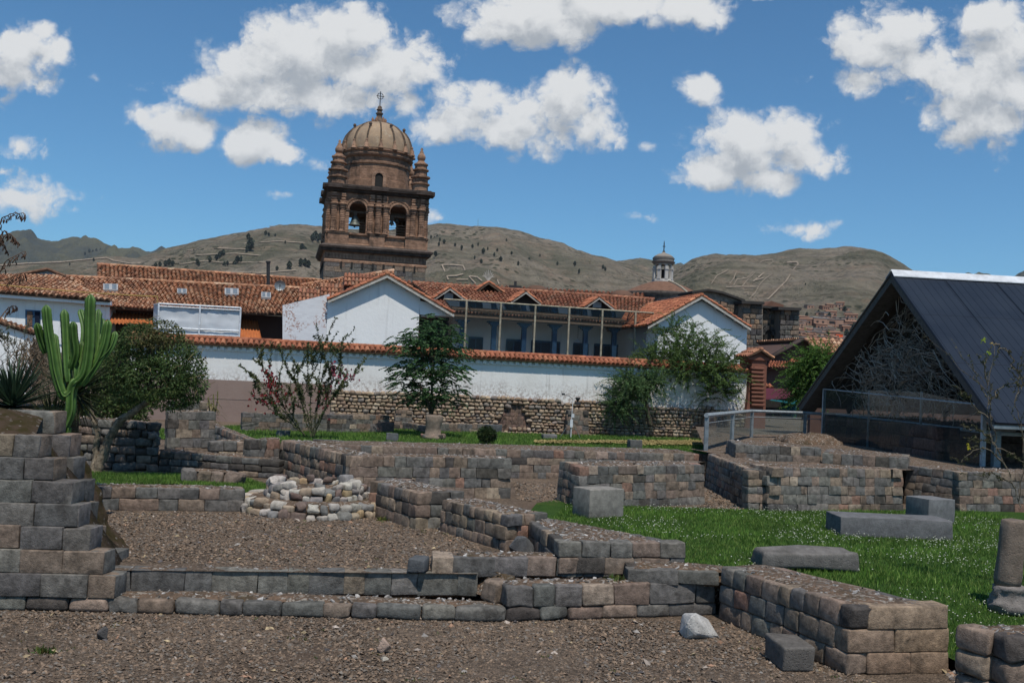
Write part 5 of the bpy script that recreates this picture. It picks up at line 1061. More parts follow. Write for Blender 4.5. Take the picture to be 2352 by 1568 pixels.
for e in range(4):
    for a in AR:
        mb = MB(); o, dx, dn = facepos(e, 0, .07); n = 14
        for ri, ro, pr in ((a[1], a[1] + .20, .10), (a[1] + .26, a[1] + .42, .14)):
            for j in range(n):
                a0, a1 = math.pi * j / n, math.pi * (j + .93) / n
                mb.prism([o + dx * (a[0] + r_ * math.cos(w)) + EZ * (a[3] + r_ * math.sin(w)) for r_, w in ((ri, a0), (ro, a0), (ro, a1), (ri, a1))], dn * pr, tlight if ri == a[1] else tcol)
        for sgn in (-1, 1):
            for k in range(9):
                zz = ZB0 + (a[3] - .2 - ZB0) * (k + .5) / 9; mb.cbox(o + dx * (a[0] + sgn * (a[1] + .18)) + EZ * zz, .36, .14 + .03 * (k % 2), (a[3] - .25 - ZB0) / 9 * .92, tlight if k % 2 else tcol, dx, dn)
            mb.cbox(o + dx * (a[0] + sgn * (a[1] + .2)) + EZ * (a[3] - .1), .52, .26, .16, tdark, dx, dn)
        mb.build('arch_moulding', M['tower'], tw)
def column(o, r, z0, z1):
    mb = MB(); h = z1 - z0; prof = [(r * 1.3, z0), (r * 1.3, z0 + .1), (r * 1.05, z0 + .16)]
    for k in range(12): zz = z0 + .18 + h * .72 * k / 12; prof += [(r, zz), (r * (1.12 if k < 4 else 1.05), zz + h * .72 / 24), (r, zz + h * .72 / 12 * .94), (r * .9, zz + h * .72 / 12 * .97)]
    prof += [(r * .9, z0 + h * .80), (r * 1.3, z0 + h * .82), (r * 1.0, z0 + h * .84), (r * 1.15, z0 + h * .9), (r * 1.5, z0 + h * .93), (r * 1.45, z0 + h * .96), (r * 1.2, z0 + h * .97), (r * 1.4, z1)]
    mb.lathe((o[0], o[1], 0), prof, 10, tcol)
    for k in range(8):                                      # chevron carving on the lower shaft
        for j in range(5): a = j * 6.283 / 10 - 1.57 + YAW - 1.0 + .2; mb.cbox((o[0] + math.cos(a) * r * 1.05, o[1] + math.sin(a) * r * 1.05, z0 + .3 + k * h * .035 + abs(j - 2) * .06), .1, .06, .05, tlight)
    return mb.build('column', M['tower'], tw, True)
ZC1 = Z(905)
for e in (0, 3):
    for u, out in ((.035, .16), (.125, .12), (.42, .12), (.5, .24), (.58, .12), (.875, .12), (.965, .16)):
        o, dx, dn = facepos(e, u, out); column(o, .27, ZB0 + .02, ZC1)
for e in (1, 2):
    for u in (.06, .5, .94): o, dx, dn = facepos(e, u, .14); column(o, .27, ZB0 + .02, ZC1)
mb = MB(); sq(mb, [(HB + .04, Z(905)), (HB + .1, Z(898)), (HB + .04, Z(892)), (HB + .04, Z(838)), (HB + .2, Z(832))])
for e in range(4):
    for u in (.03, .125, .43, .5, .57, .875, .97):
        o, dx, dn = facepos(e, u, .2)
        for zz, w in ((898, .6), (880, .42), (862, .5), (846, .42)): mb.cbox(o + EZ * Z(zz), w, .42 if w > .45 else .34, (10 if w > .45 else 14) * UZ, tlight if w < .45 else tcol, dx, dn)
mb.build('entablature', M['tower'], tw)
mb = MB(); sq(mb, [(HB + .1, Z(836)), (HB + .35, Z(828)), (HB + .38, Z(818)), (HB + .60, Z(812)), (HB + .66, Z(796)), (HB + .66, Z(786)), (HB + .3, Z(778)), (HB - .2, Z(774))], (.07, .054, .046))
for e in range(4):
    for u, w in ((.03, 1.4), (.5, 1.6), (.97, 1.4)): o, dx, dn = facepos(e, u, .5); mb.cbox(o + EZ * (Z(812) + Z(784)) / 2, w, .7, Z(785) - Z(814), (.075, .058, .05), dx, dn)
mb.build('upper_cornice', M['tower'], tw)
TCe = L(TC, KC, 0); RD = 236 * UZ * 1.03
mb = MB(); mb.lathe(TCe, [(RD + .1, Z(778)), (RD + .1, ZD(765)), (RD, ZD(762)), (RD, ZD(660)), (RD + .12, ZD(655)), (RD + .14, ZD(640)), (RD + .02, ZD(636)), (RD + .04, ZD(610)), (RD + .3, ZD(600)), (RD + .36, ZD(590)), (RD + .22, ZD(584)), (RD + .22, ZD(572)), (RD + .4, ZD(566)), (RD + .4, ZD(556)), (RD + .2, ZD(553))], 16, tcol, YAW + math.pi / 16); mb.build('drum', M['tower'], tw)
for q in range(4):
    d = [-EN, EX, EN, -EX][q]; s = np.array((-d[1], d[0], 0)); c = TCe + d * (RD - .02); hw = 28 * UZ; zs_, zp = Z(770), Z(690)
    pts = [c - s * hw + EZ * zs_, c + s * hw + EZ * zs_] + [c + s * hw * math.cos(a) + EZ * (zp + hw * math.sin(a)) for a in np.linspace(0, math.pi, 10)]
    mb = MB(); mb.prism(pts, d * .10, (.012, .011, .01)); ow = mb.build('drum_window', M['dark'], tw)
    mb = MB()
    for j in range(9): a0, a1 = math.pi * j / 9, math.pi * (j + .95) / 9; mb.prism([c + s * r_ * math.cos(w) + EZ * (zp + r_ * math.sin(w)) for r_, w in ((hw, a0), (hw + .3, a0), (hw + .3, a1), (hw, a1))], d * .22, tlight)
    for sg in (-1, 1): mb.cbox(c + s * sg * (hw + .15) + EZ * (zs_ + zp) / 2 + d * .1, .3, .24, zp - zs_, tlight, s, d)
    mb.build('frame', M['tower'], ow)
for q in range(4):
    a = YAW + math.pi / 4 + q * math.pi / 2; o = TCe + np.array((math.cos(a), math.sin(a), 0)) * (HB * math.sqrt(2) - .74); R = 58 * UZ
    mb = MB(); mb.lathe(o, [(R, Z(778)), (R, Z(735)), (R * 1.2, Z(730)), (R * 1.2, Z(722)), (R * .95, Z(718)), (R * .95, Z(688)), (R * 1.22, Z(682)), (R * 1.22, Z(672)), (R * .82, Z(666)), (R * .8, Z(636)), (R * 1.0, Z(630)), (R * 1.0, Z(622)), (R * .76, Z(616)), (R * .74, Z(596)), (R * .88, Z(590)), (R * .86, Z(580)), (R * .58, Z(574)), (R * .45, Z(562))], 12, tcol); tr_o = mb.build('corner_turret', M['tower'], tw)
    mb = MB(); mb.lathe(o, [(R * .32, Z(562)), (R * .5, Z(545)), (R * .52, Z(530)), (R * .38, Z(512)), (R * .22, Z(500)), (R * .28, Z(494)), (R * .12, Z(488)), (R * .18, Z(478)), (R * .12, Z(468)), (.02, Z(464))], 12, tlight); mb.build('urn', M['tower'], tr_o, True)
DP = [(244, 0), (243, 40), (236, 80), (220, 120), (194, 155), (160, 185), (118, 208), (72, 226), (38, 234)]
DPs = np.array(DP, float)
def dome_r(h): return np.interp(h, DPs[:, 1], DPs[:, 0])
hs_ = np.linspace(0, 234, 22); zb_ = ZD(556)
mb = MB(); mb.lathe(TCe, [(dome_r(h) * UZ * KD, zb_ + h * UZ * KD) for h in hs_], 48, (.3, .25, .19)); mb.build('dome', M['dome'], tw, True)
for i in range(16):
    a = YAW + i * math.pi / 8 + math.pi / 2; d = np.array((math.cos(a), math.sin(a), 0)); mb = MB(); hi = 226 if i % 2 == 0 else 165
    mb.tube([TCe + d * (dome_r(h) * UZ * KD + .03) + EZ * (zb_ + h * UZ * KD) for h in np.linspace(0, hi, 14)], .085, 6, (.19, .14, .105))
    for h in np.linspace(6, hi - 4, 26): mb.cbox(TCe + d * (dome_r(h) * UZ * KD + .12) + EZ * (zb_ + h * UZ * KD), .07, .12, .1, (.16, .12, .09), d, np.array((-d[1], d[0], 0)))
    if i % 2: mb.lathe(TCe + d * (dome_r(168) * UZ * KD + .1) + EZ * (zb_ + 160 * UZ * KD), [(.10, 0), (.12, .2), (.17, .3), (.14, .42), (.03, .5)], 8, (.14, .10, .08))
    mb.build('dome_rib', M['tower'], tw)
for i in range(16):
    a = YAW + i * math.pi / 8 + math.pi / 2
    d = np.array((math.cos(a), math.sin(a), 0)); o = TCe + d * (252 * UZ * KD); mb = MB(); mb.lathe(o + EZ * (ZD(560)), [(.28, 0), (.28, .14), (.19, .2), (.23, .42), (.13, .56), (.09, .8), (.13, .86), (.03, .95)], 8, tlight); mb.build('dome_finial', M['tower'], tw, True)
zl = zb_ + 230 * UZ * KD; mb = MB(); mb.lathe(TCe, [(52 * UZ * KD, zl - .12), (52 * UZ * KD, zl + .05), (30 * UZ * KD, zl + .1), (30 * UZ * KD, zl + 22 * UZ * KD), (22 * UZ * KD, zl + 30 * UZ * KD), (20 * UZ * KD, zl + 62 * UZ * KD), (26 * UZ * KD, zl + 66 * UZ * KD), (26 * UZ * KD, zl + 74 * UZ * KD), (17 * UZ * KD, zl + 78 * UZ * KD), (16 * UZ * KD, zl + 92 * UZ * KD), (22 * UZ * KD, zl + 95 * UZ * KD), (22 * UZ * KD, zl + 101 * UZ * KD), (15 * UZ * KD, zl + 104 * UZ * KD), (16 * UZ * KD, zl + 114 * UZ * KD), (11 * UZ * KD, zl + 124 * UZ * KD), (3 * UZ * KD, zl + 128 * UZ * KD)], 12, (.15, .11, .085))
for i in range(6): a = i * 1.047 + .3; mb.lathe(TCe + np.array((math.cos(a), math.sin(a), 0)) * 46 * UZ * KD + EZ * zl, [(.16, 0), (.16, .1), (.1, .2), (.15, .35), (.06, .5), (.02, .6)], 8, tcol)
mb.build('lantern', M['tower'], tw, True)
zc = zl + 126 * UZ * KD; mb = MB(); mb.tube([TCe + EZ * zc, TCe + EZ * (zc + 104 * UZ * KD)], .045, 6); cz = zc + 70 * UZ * KD; mb.tube([TCe + EZ * cz - EX * 27 * UZ * KD, TCe + EZ * cz + EX * 27 * UZ * KD], .04, 6)
for ax in (EX, -EX, EZ, -EZ):
    for sg in (-1, 1):
        sd = (EZ if abs(ax[2]) < .5 else EX) * sg; b0 = TCe + EZ * cz; mb.tube([b0 + ax * (12 * UZ * KD) + sd * .02] + [b0 + ax * (12 + 9 * math.sin(w)) * UZ * KD + sd * (8 - 7 * math.cos(w)) * UZ * KD for w in np.linspace(.2, 3.6, 8)], .022, 4)
mb.build('iron_cross', M['iron'], tw)
mb = MB()
for a in AR:
    for k in range(4): o, dx, dn = facepos(0, 0, -.3); zz = ZB0 + .3 + k * .27; mb.tube([o + dx * (a[0] - a[1]) + EZ * zz, o + dx * (a[0] + a[1]) + EZ * zz], .02, 4)
mb.build('railing', M['iron'], tw)
def bell(o, r, h, label):
    t = thing('bell', label, 'bell', o)
    mb = MB(); mb.lathe(o - EZ * h, [(r, 0), (r * 1.02, .05 * h), (r * .82, .16 * h), (r * .66, .35 * h), (r * .58, .6 * h), (r * .5, .8 * h), (r * .3, .92 * h), (.06, .98 * h)], 18, (.3, .32, .3)); mb.build('body', M['bronze'], t, True)
    mb = MB(); mb.lathe(o - EZ * (h + .16), [(.02, 0), (.10, .05), (.10, .13), (.03, .2), (.03, .5)], 8); mb.build('clapper', M['iron'], t); mb = MB(); mb.cbox(o + EZ * .12, .34, .3, .34, ex=EX, ey=EN); mb.cbox(o + EZ * .3, 2.6, .2, .2, ex=EX, ey=EN); mb.build('yoke', M['wood'], t)
o, dx, dn = facepos(0, .265, -.95); bell(o + EZ * Z(975), 44 * UZ, 76 * UZ, 'large bell hanging in the left arch of the tower')
o, dx, dn = facepos(0, .66, -.9); bell(o + EZ * Z(985), 20 * UZ, 34 * UZ, 'small bell hanging low in the right arch of the tower')
o, dx, dn = facepos(0, .72, -1.6); bell(o + EZ * Z(962), 20 * UZ, 30 * UZ, 'small bell hanging high at the back of the right arch')

# ---------------------------------------------------------------- hills
m = Mat('hillside', .97, .05); P_ = N(m.t, 'ShaderNodeNewGeometry').outputs['Position']
a = m.mix(m.mapr(m.noise(.0045, 6, .6, 0, P_), .38, .62, 0, 1, True), (.24, .205, .158), (.138, .130, .090))
a = m.mix(m.mapr(m.noise(.02, 8, .75, 0, P_), .48, .66, 0, .75, True), a, (.27, .20, .145))
wv = N(m.t, 'ShaderNodeTexWave', bands_direction='Z'); wv.inputs['Scale'].default_value = .028; wv.inputs['Distortion'].default_value = 5; wv.inputs['Detail'].default_value = 4; wv.inputs['Detail Scale'].default_value = .6; m.l(P_, wv.inputs['Vector'])
a = m.mix(m.math('MULTIPLY', m.mapr(wv.outputs['Fac'], .62, .8, 0, 1, True), m.mapr(m.noise(.012, 4, .6, 0, P_), .4, .58, 0, .38)), a, (.075, .072, .045))
v = m.mapr(m.vor(.085, 'F1', 'Distance', P_), .22, .40, 1, 0, True); a = m.mix(m.math('MULTIPLY', v, m.mapr(m.noise(.007, 5, .65, 0, P_), .44, .60, 0, .95, True)), a, (.040, .046, .026))
v = m.mapr(m.vor(.22, 'F1', 'Distance', P_), .15, .34, 1, 0, True); a = m.mix(m.math('MULTIPLY', v, m.mapr(m.noise(.016, 5, .65, 0, P_), .42, .6, 0, .8, True)), a, (.036, .044, .024))
a = m.mix(1., a, m.gray(m.mapr(m.noise(.06, 9, .75, 0, P_), .3, .7, .62, 1.38)), 'MULTIPLY')
m.color(a); m.bump(m.math('ADD', m.noise(.012, 9, .72, 0, P_), m.math('MULTIPLY', m.noise(.05, 7, .7, 0, P_), .4)), 1.0, 26); M['hill'] = m.m
m = Mat('far_hillside', .97, .05); m.color(m.mix(m.mapr(m.noise(.0035, 6, .65, .3), .4, .6), (.10, .098, .062), (.055, .062, .055))); m.bump(m.noise(.004, 8, .65), 1., 80); M['far_hill'] = m.m
HILLS = {}
def hill(key, ridge, D, Dn, ybase, mat, amp=6., nr=60, px_step=6, round_=1.5):
    rx = np.array([p[0] for p in ridge], float); ry = np.array([p[1] for p in ridge], float); X = np.arange(rx[0], rx[-1] + 1, px_step)
    Yr = np.interp(X, rx, ry); ker = np.array([1, 2, 3, 2, 1]) / 9.; Yr[2:-2] = np.convolve(Yr, ker, 'valid')
    nb = 10; grid = np.zeros((len(X), nr + nb, 3))
    for i, x in enumerate(X):
        rr = ray(x, Yr[i]); zt = EYE + rr[2] / rr[1] * D; ang = rr[0] / rr[1]; zb = -1.8
        for j in range(nr + nb):
            if j < nr: s = j / (nr - 1); d = Dn + (D - Dn) * s; z = zb + (zt - zb) * (1 - (1 - s) ** round_) * (1 - .0) if round_ != 1 else zb + (zt - zb) * s; k = (1 - s) ** .35 * s ** .2
            else: s2 = (j - nr + 1) / nb; d = D + (D - Dn) * .5 * s2; z = zt - (zt - zb) * .7 * s2 ** 1.6; k = .5
            wx, wy = ang * d, d
            z += 1.5 * amp * k * (mnoise.fractal(Vector((wx / 160, wy / 160, D * .01)), 1.0, 2.0, 6)) * 1.6 + amp * 1.2 * k * (abs(mnoise.noise(Vector((wx / 330, wy / 600, 2.7)))) - .25)
            if s == 1: z += amp * .10 * mnoise.noise(Vector((x * .12, 0, D)))
            grid[i, j] = (wx, wy, z)
    n0, n1 = grid.shape[:2]; mb = MB(); I, J = np.meshgrid(np.arange(n0 - 1), np.arange(n1 - 1), indexing='ij'); b = (I * n1 + J).ravel()
    mb.add(grid.reshape(-1, 3), np.stack([b, b + n1, b + n1 + 1, b + 1], 1)); o = mb.build('hill', mat, None, True); tag(o, kind='structure'); HILLS[key] = (X, grid, nr)
def proj(p):
    z = p[2] - EYE; d = p[1] * math.cos(PITCH) + z * math.sin(PITCH); up = (-p[1] * math.sin(PITCH) + z * math.cos(PITCH)) / d; xr = p[0] / d
    return 1176 + (xr * math.cos(ROLL) + up * math.sin(ROLL)) * FPX, 784 - (-xr * math.sin(ROLL) + up * math.cos(ROLL)) * FPX
def on_hill(key, px, py):
    X, grid, nr = HILLS[key]
    best = None; xx = px
    for _ in range(2):
        f_ = np.clip((xx - X[0]) / (X[1] - X[0]), 0, len(X) - 1.001); i = int(f_); w = f_ - i; col = grid[i, :nr] * (1 - w) + grid[i + 1, :nr] * w
        P = np.array([proj(c) for c in col]); k = 0
        for j in range(nr - 1, 0, -1):
            if P[j - 1, 1] >= py >= P[j, 1]: k = j; break
        if k == 0: k = nr - 1; w2 = 1.
        else: w2 = (P[k - 1, 1] - py) / max(1e-6, P[k - 1, 1] - P[k, 1])
        p = col[k - 1] * (1 - w2) + col[k] * w2; xx += px - proj(p)[0]
    return p
hill('far', [(-200, 560), (0, 546), (60, 540), (110, 553), (180, 562), (205, 558), (250, 570), (300, 573), (365, 584), (470, 600), (600, 610)], 4200, 2500, 640, M['far_hill'], 50, 50, 6, 1.3)
hill('far_mid', [(1380, 612), (1480, 618), (1530, 612), (1590, 607), (1640, 612), (1720, 625)], 6500, 4500, 640, M['far_hill'], 60, 20, 8, 1.2)
hill('far_right', [(2050, 650), (2150, 642), (2230, 635), (2265, 631), (2300, 637), (2352, 634), (2500, 640), (2700, 640)], 3600, 2400, 660, M['far_hill'], 40, 30, 6, 1.3)
hill('mid2', [(1330, 625), (1395, 602), (1430, 598), (1470, 592), (1500, 597), (1540, 604), (1600, 616), (1680, 632), (1760, 645)], 2300, 1500, 680, M['hill'], 14, 50, 4, 1.2)
hill('right', [(1500, 660), (1560, 632), (1590, 614), (1620, 602), (1650, 595), (1720, 592), (1760, 588), (1800, 583), (1850, 577), (1890, 578), (1930, 579), (1960, 577), (2000, 580), (2030, 590), (2060, 606), (2110, 632), (2180, 672), (2300, 720), (2420, 760)], 1700, 620, 800, M['hill'], 13, 90, 4, 1.25)
hill('left', [(-300, 640), (-150, 615), (0, 606), (80, 603), (170, 598), (230, 592), (270, 596), (330, 604), (420, 615), (520, 640)], 1500, 800, 700, M['hill'], 8, 50, 5, 1.2)
hill('main', [(180, 625), (250, 612), (320, 598), (365, 584), (410, 573), (450, 560), (510, 549), (560, 540), (590, 534), (620, 527), (660, 526), (700, 525), (730, 531), (760, 535), (820, 540), (900, 535), (960, 528), (985, 524), (1010, 519), (1045, 521), (1080, 525), (1100, 524), (1130, 525), (1160, 530), (1190, 537), (1220, 551), (1250, 561), (1300, 572), (1350, 585), (1400, 598), (1450, 612), (1520, 640), (1600, 670)], 1900, 700, 720, M['hill'], 14, 90, 5, 1.25)
# tracks and hillside drawings: thin strips of bare earth lying on the slope
m = Mat('bare_earth', .97, .05); m.color(m.mix(m.noise(.12, 5), (.30, .245, .19), (.235, .19, .145))); M['bare'] = m.m
def strip(mb, key, pts, wpx):
    d = []
    for (x0, y0), (x1, y1) in zip(pts[:-1], pts[1:]):
        n = max(2, int(math.hypot(x1 - x0, y1 - y0) / 4)); d += [(x0 + (x1 - x0) * i / n, y0 + (y1 - y0) * i / n) for i in range(n)]
    d.append(pts[-1]); vs = []
    for i, (x, y) in enumerate(d):
        a, b = d[max(0, i - 1)], d[min(len(d) - 1, i + 1)]; tx, ty = b[0] - a[0], b[1] - a[1]; l = math.hypot(tx, ty) + 1e-6; w = wpx * (.7 + .5 * rng.random()) / 2
        for s in (-1, 1):
            p = on_hill(key, x - ty / l * w * s, y + tx / l * w * s); vs.append(p + np.array((0, -1.2, .9)))
    mb.add(vs, [(2 * i, 2 * i + 1, 2 * i + 3, 2 * i + 2) for i in range(len(d) - 1)])
mb = MB()
for pts in ([(-20, 612), (60, 606), (140, 603), (200, 597), (245, 593), (262, 600), (300, 606), (360, 604)],): strip(mb, 'left', pts, 2.2)
for pts in ([(360, 603), (420, 607), (470, 600), (520, 605), (600, 603), (660, 607)], [(400, 590), (470, 586), (540, 583), (600, 588)], [(560, 560), (640, 555), (700, 559)], [(520, 625), (600, 628), (680, 622)], [(430, 575), (500, 571), (570, 574)]): strip(mb, 'main', pts, 1.7)
tag(mb.build('hill_track', M['bare'], None), kind='structure')
def zm(pts, s=.3112, ox=1378, oy=516.8): return [(ox + x * s, oy + y * s) for x, y in pts]
def zk(pts): return zm(pts, .293, 861.3, 602.9)
gl = []
mb = MB(); strip(mb, 'main', zk([(525, 20), (548, 75), (575, 140)]), 3.0); strip(mb, 'main', zk([(530, 22), (610, 22), (690, 30), (705, 62), (690, 95), (640, 108), (560, 112)]), 2.6)
tag(mb.build('hillside_letter', M['bare'], None), 'pale earth letter shaped like a P cut into the middle hillside', 'hill letter', 'letters cut into the hillside')
mb = MB(); strip(mb, 'main', zk([(735, 112), (765, 145), (792, 172)]), 2.4); strip(mb, 'main', zk([(740, 112), (800, 118), (840, 150)]), 2.6)
tag(mb.build('hillside_letter', M['bare'], None), 'half hidden pale hillside letter just behind the roof gablet', 'hill letter', 'letters cut into the hillside')
mb = MB(); strip(mb, 'main', zk([(945, 105), (958, 140), (972, 175)]), 2.4); strip(mb, 'main', zk([(640, 138), (730, 138)]), 2.2)
tag(mb.build('hillside_letter', M['bare'], None), 'short pale upright hillside stroke right of the roof gablet', 'hill letter', 'letters cut into the hillside')
mb = MB()
for pts in ([(1005, 350), (985, 400), (955, 440)], [(985, 450), (1010, 405), (1085, 395), (1110, 370), (1140, 340)], [(1050, 455), (1100, 395), (1190, 310)], [(1060, 315), (1140, 318), (1190, 305), (1230, 315), (1290, 310), (1300, 345), (1220, 400), (1180, 440), (1140, 510), (1100, 550)],
            [(1175, 285), (1200, 268), (1270, 258), (1278, 275), (1250, 295), (1190, 300), (1175, 285)], [(930, 462), (1040, 458), (1150, 460)], [(1060, 505), (1090, 500), (1090, 520)], [(820, 440), (860, 380), (930, 345), (1000, 300)]): strip(mb, 'right', zm(pts), 1.5)
for pts in ([(1380, 280), (1450, 275), (1462, 290), (1420, 340), (1390, 390), (1370, 420)], [(1370, 420), (1300, 490), (1235, 555)], [(1130, 420), (1215, 352)], [(1150, 410), (1205, 395)]): strip(mb, 'right', zm(pts), 2.6)
tag(mb.build('hillside_emblem', M['bare'], None), 'large pale emblem of curved lines cut into the right hillside', 'hill drawing')
# scattered hill trees
def tuft(h, seed):
    r = np.random.default_rng(seed); mb = MB(); mb.tube([(0, 0, 0), (0, 0, h * .35)], h * .03, 5, (.05, .04, .03)); n = 260
    u = r.random(n) ** .7; a = r.uniform(0, 6.28, n); R = h * .30 * np.sin(np.pi * (u * .93 + .07)) ** .75 * r.uniform(.35, 1, n); z = h * (.16 + .84 * u)
    c = np.column_stack([np.cos(a) * R, np.sin(a) * R, z]); s = h * .075 * r.uniform(.6, 1.4, n)
    d1 = r.normal(0, 1, (n, 3)); d1 /= np.linalg.norm(d1, axis=1, keepdims=True); d2 = np.cross(d1, r.normal(0, 1, (n, 3))); d2 /= np.linalg.norm(d2, axis=1, keepdims=True)
    V = np.stack([c + d1 * s[:, None], c + d2 * s[:, None], c - d1 * s[:, None], c - d2 * s[:, None]], 1).reshape(-1, 3)
    mb.add(V, np.arange(n * 4).reshape(n, 4), np.repeat(np.array((.048, .060, .044)) * r.uniform(.5, 1.5, (n, 1)), 4, 0)); return mb
protos = [tuft(1.0, s).build('hill_tree', M['tint'], None) for s in range(4)]
spots = [('main', x, y, h) for x, y, h in ((570, 552, 15), (574, 577, 22), (576, 570, 20), (545, 605, 14), (553, 604, 13), (538, 612, 11), (566, 580, 13), (497, 598, 12), (505, 592, 13), (512, 588, 13), (482, 604, 12), (452, 606, 11), (455, 612, 12), (380, 612, 12), (388, 609, 13), (396, 612, 12), (367, 614, 11), (372, 606, 10), (405, 604, 12), (340, 616, 11), (610, 541, 11), (617, 543, 9), (632, 545, 8), (655, 560, 7), (693, 583, 19), (700, 585, 15), (664, 618, 13), (668, 612, 14), (690, 612, 13), (700, 612, 13), (708, 615, 12), (718, 556, 18), (724, 552, 20), (731, 556, 16), (735, 552, 16), (636, 622, 8), (515, 615, 11), (522, 610, 9), (445, 580, 8), (475, 573, 9), (1163, 556, 8), (1385, 618, 9), (1390, 622, 8), (1020, 560, 9), (1060, 575, 10), (1110, 583, 11), (1150, 600, 9), (1000, 590, 11), (1008, 565, 8), (1215, 600, 8), (1280, 610, 9), (1320, 612, 11), (1330, 628, 9))]
spots += [('main', x, y, h) for x, y, h in ((990, 548, 8), (998, 552, 9), (1004, 546, 7), (1010, 556, 9), (1018, 549, 7), (1030, 552, 8), (1045, 566, 7), (1055, 558, 8), (1072, 560, 7), (1085, 570, 8), (1098, 565, 7), (1120, 575, 7), (1135, 590, 8), (1142, 578, 7), (1175, 585, 7), (1190, 610, 8), (1105, 605, 8), (1090, 596, 7), (1240, 590, 7))]
spots += [('mid2', x, y, h) for x, y, h in ((1420, 640, 16), (1428, 642, 17), (1436, 637, 18), (1444, 641, 18), (1452, 640, 18), (1460, 643, 20), (1468, 640, 20), (1476, 645, 20), (1484, 643, 22), (1492, 648, 22), (1500, 646, 22), (1508, 650, 22), (1472, 652, 17), (1480, 656, 16), (1460, 653, 14), (1402, 630, 13), (1413, 634, 14))]
spots += [('left', x, y, h) for x, y, h in ((357, 617, 12), (215, 600, 7), (350, 622, 11), (160, 610, 6))] + [('far', x, y, h) for x, y, h in ((205, 580, 22), (213, 583, 22), (221, 581, 24), (230, 579, 20), (245, 585, 20), (268, 592, 26), (275, 596, 28), (195, 586, 18))]
spots += [('right', x, y, h) for x, y, h in ((1960, 770, 14), (1972, 776, 16), (1945, 780, 12), (1853, 728, 6), (1880, 722, 6), (1905, 730, 7), (1930, 745, 8), (1940, 715, 7), (1870, 760, 6), (1740, 640, 4), (1850, 655, 4), (1690, 640, 4))]
for i, (key, x, y, h) in enumerate(spots):
    p = on_hill(key, x, y); o = protos[i % 4] if i < 4 else protos[i % 4].copy()
    if i >= 4: COL.objects.link(o)
    o.location = p - (0, 0, .3); h = h * .72; w = h * rng.uniform(.75, 1.15); o.scale = (w, w, h); o.rotation_euler = (0, 0, rng.uniform(0, 6))
    tag(o, 'small dark tree growing on the distant hillside', 'tree', 'dark trees scattered over the hills')
# hillside houses
mh_ = MB(); mh_.box((-.5, -.5, -.6), (1, 0, 0), (0, 1, 0), (0, 0, 1.3), (.235, .125, .085)); mh_.prism([(-.56, -.56, .72), (-.56, .56, .72), (-.56, 0, .98)], (1.12, 0, 0), (.27, .15, .10)); [mh_.box((x, -.512, -.1), (.14, 0, 0), (0, .01, 0), (0, 0, .4), (.03, .025, .025)) for x in (-.35, -.05, .25)]
mw_ = MB(); mw_.box((-.5, -.5, -.6), (1, 0, 0), (0, 1, 0), (0, 0, 1.3), (.30, .18, .13)); mw_.box((-.56, -.56, .7), (1.12, 0, .0), (0, 1.12, .1), (0, 0, .05), (.38, .38, .38)); [mw_.box((x, -.512, -.1), (.16, 0, 0), (0, .01, 0), (0, 0, .45), (.03, .025, .025)) for x in (-.3, .12)]
ph = [mh_.build('hillside_house', M['tint'], None), mw_.build('hillside_house', M['tint'], None)]; k = 0
LH = ['small brick house with a red gable roof in the hillside settlement', 'small brick house with a flat pale roof in the hillside settlement']
hs_list = []
for i in range(64):
    x = rng.uniform(1835, 1965); y = rng.uniform(722, 790)
    if y < 735 + (x - 1835) * .0 and rng.random() < .5: continue
    hs_list.append((x, y, rng.uniform(5, 11), rng.uniform(4, 7), rng.uniform(3, 4.5)))
hs_list += [(1858, 706, 7, 5, 3), (1893, 709, 8, 5, 3), (1925, 704, 7, 5, 3), (1905, 705, 6, 5, 3), (1940, 712, 8, 5, 3), (1930, 700, 7, 4, 3), (1893, 742, 30, 7, 5), (1921, 748, 34, 7, 5), (1880, 744, 12, 6, 7)]
for (x, y, a, b, c) in hs_list:
    p = on_hill('right', x, y); q = k % 2; o = ph[q] if k < 2 else ph[q].copy()
    if k >= 2: COL.objects.link(o)
    o.location = p; o.scale = (a, b, c); o.rotation_euler = (0, 0, rng.uniform(-.5, .5)); tag(o, LH[q], 'house', 'brick houses of the hillside settlement'); k += 1
p = on_hill('right', 1920, 779); mb = MB(); mb.box(p, (5.5, 0, 0), (0, 2, 0), (0, 0, 4.0), (.75, .10, .02)); mb.box(p + (-.2, -.2, 4.0), (5.9, 0, 0), (0, 2.4, 0), (0, 0, .3), (.4, .15, .1)); tag(mb.build('orange_shed', M['tint'], None), 'bright orange shed among the hillside houses', 'shed')
for (x, y, w) in ((1895, 776, 3), (1917, 745, 3), (1855, 727, 4)):
    pass
for key, x, y, w, lab in (('far', 237, 597, 22, 'tiny white building on the far left hill crest'), ('main', 646, 527, 22, 'row of tiny white buildings on the hill crest left of the tower')):
    p = on_hill(key, x, y + 1); mb = MB(); mb.box(p - (w, 0, 0), (w * 1.6, 0, 0), (0, 8, 0), (0, 0, 6), (.6, .6, .58)); mb.box(p - (w * 1.05, .5, -6), (w * 1.7, 0, 0), (0, 9, 0), (0, 0, .8), (.4, .4, .4))
    for j in range(5): mb.box(p + (-w + w * .3 * j + 2, -.1, 2), (2, 0, 0), (0, .1, 0), (0, 0, 2), (.05, .05, .05))
    tag(mb.build('crest_building', M['tint'], None), lab, 'building')
p = on_hill('main', 1097, 527); mt_ = thing('radio_mast', 'thin lattice mast on the hill crest right of the tower', 'mast', p)
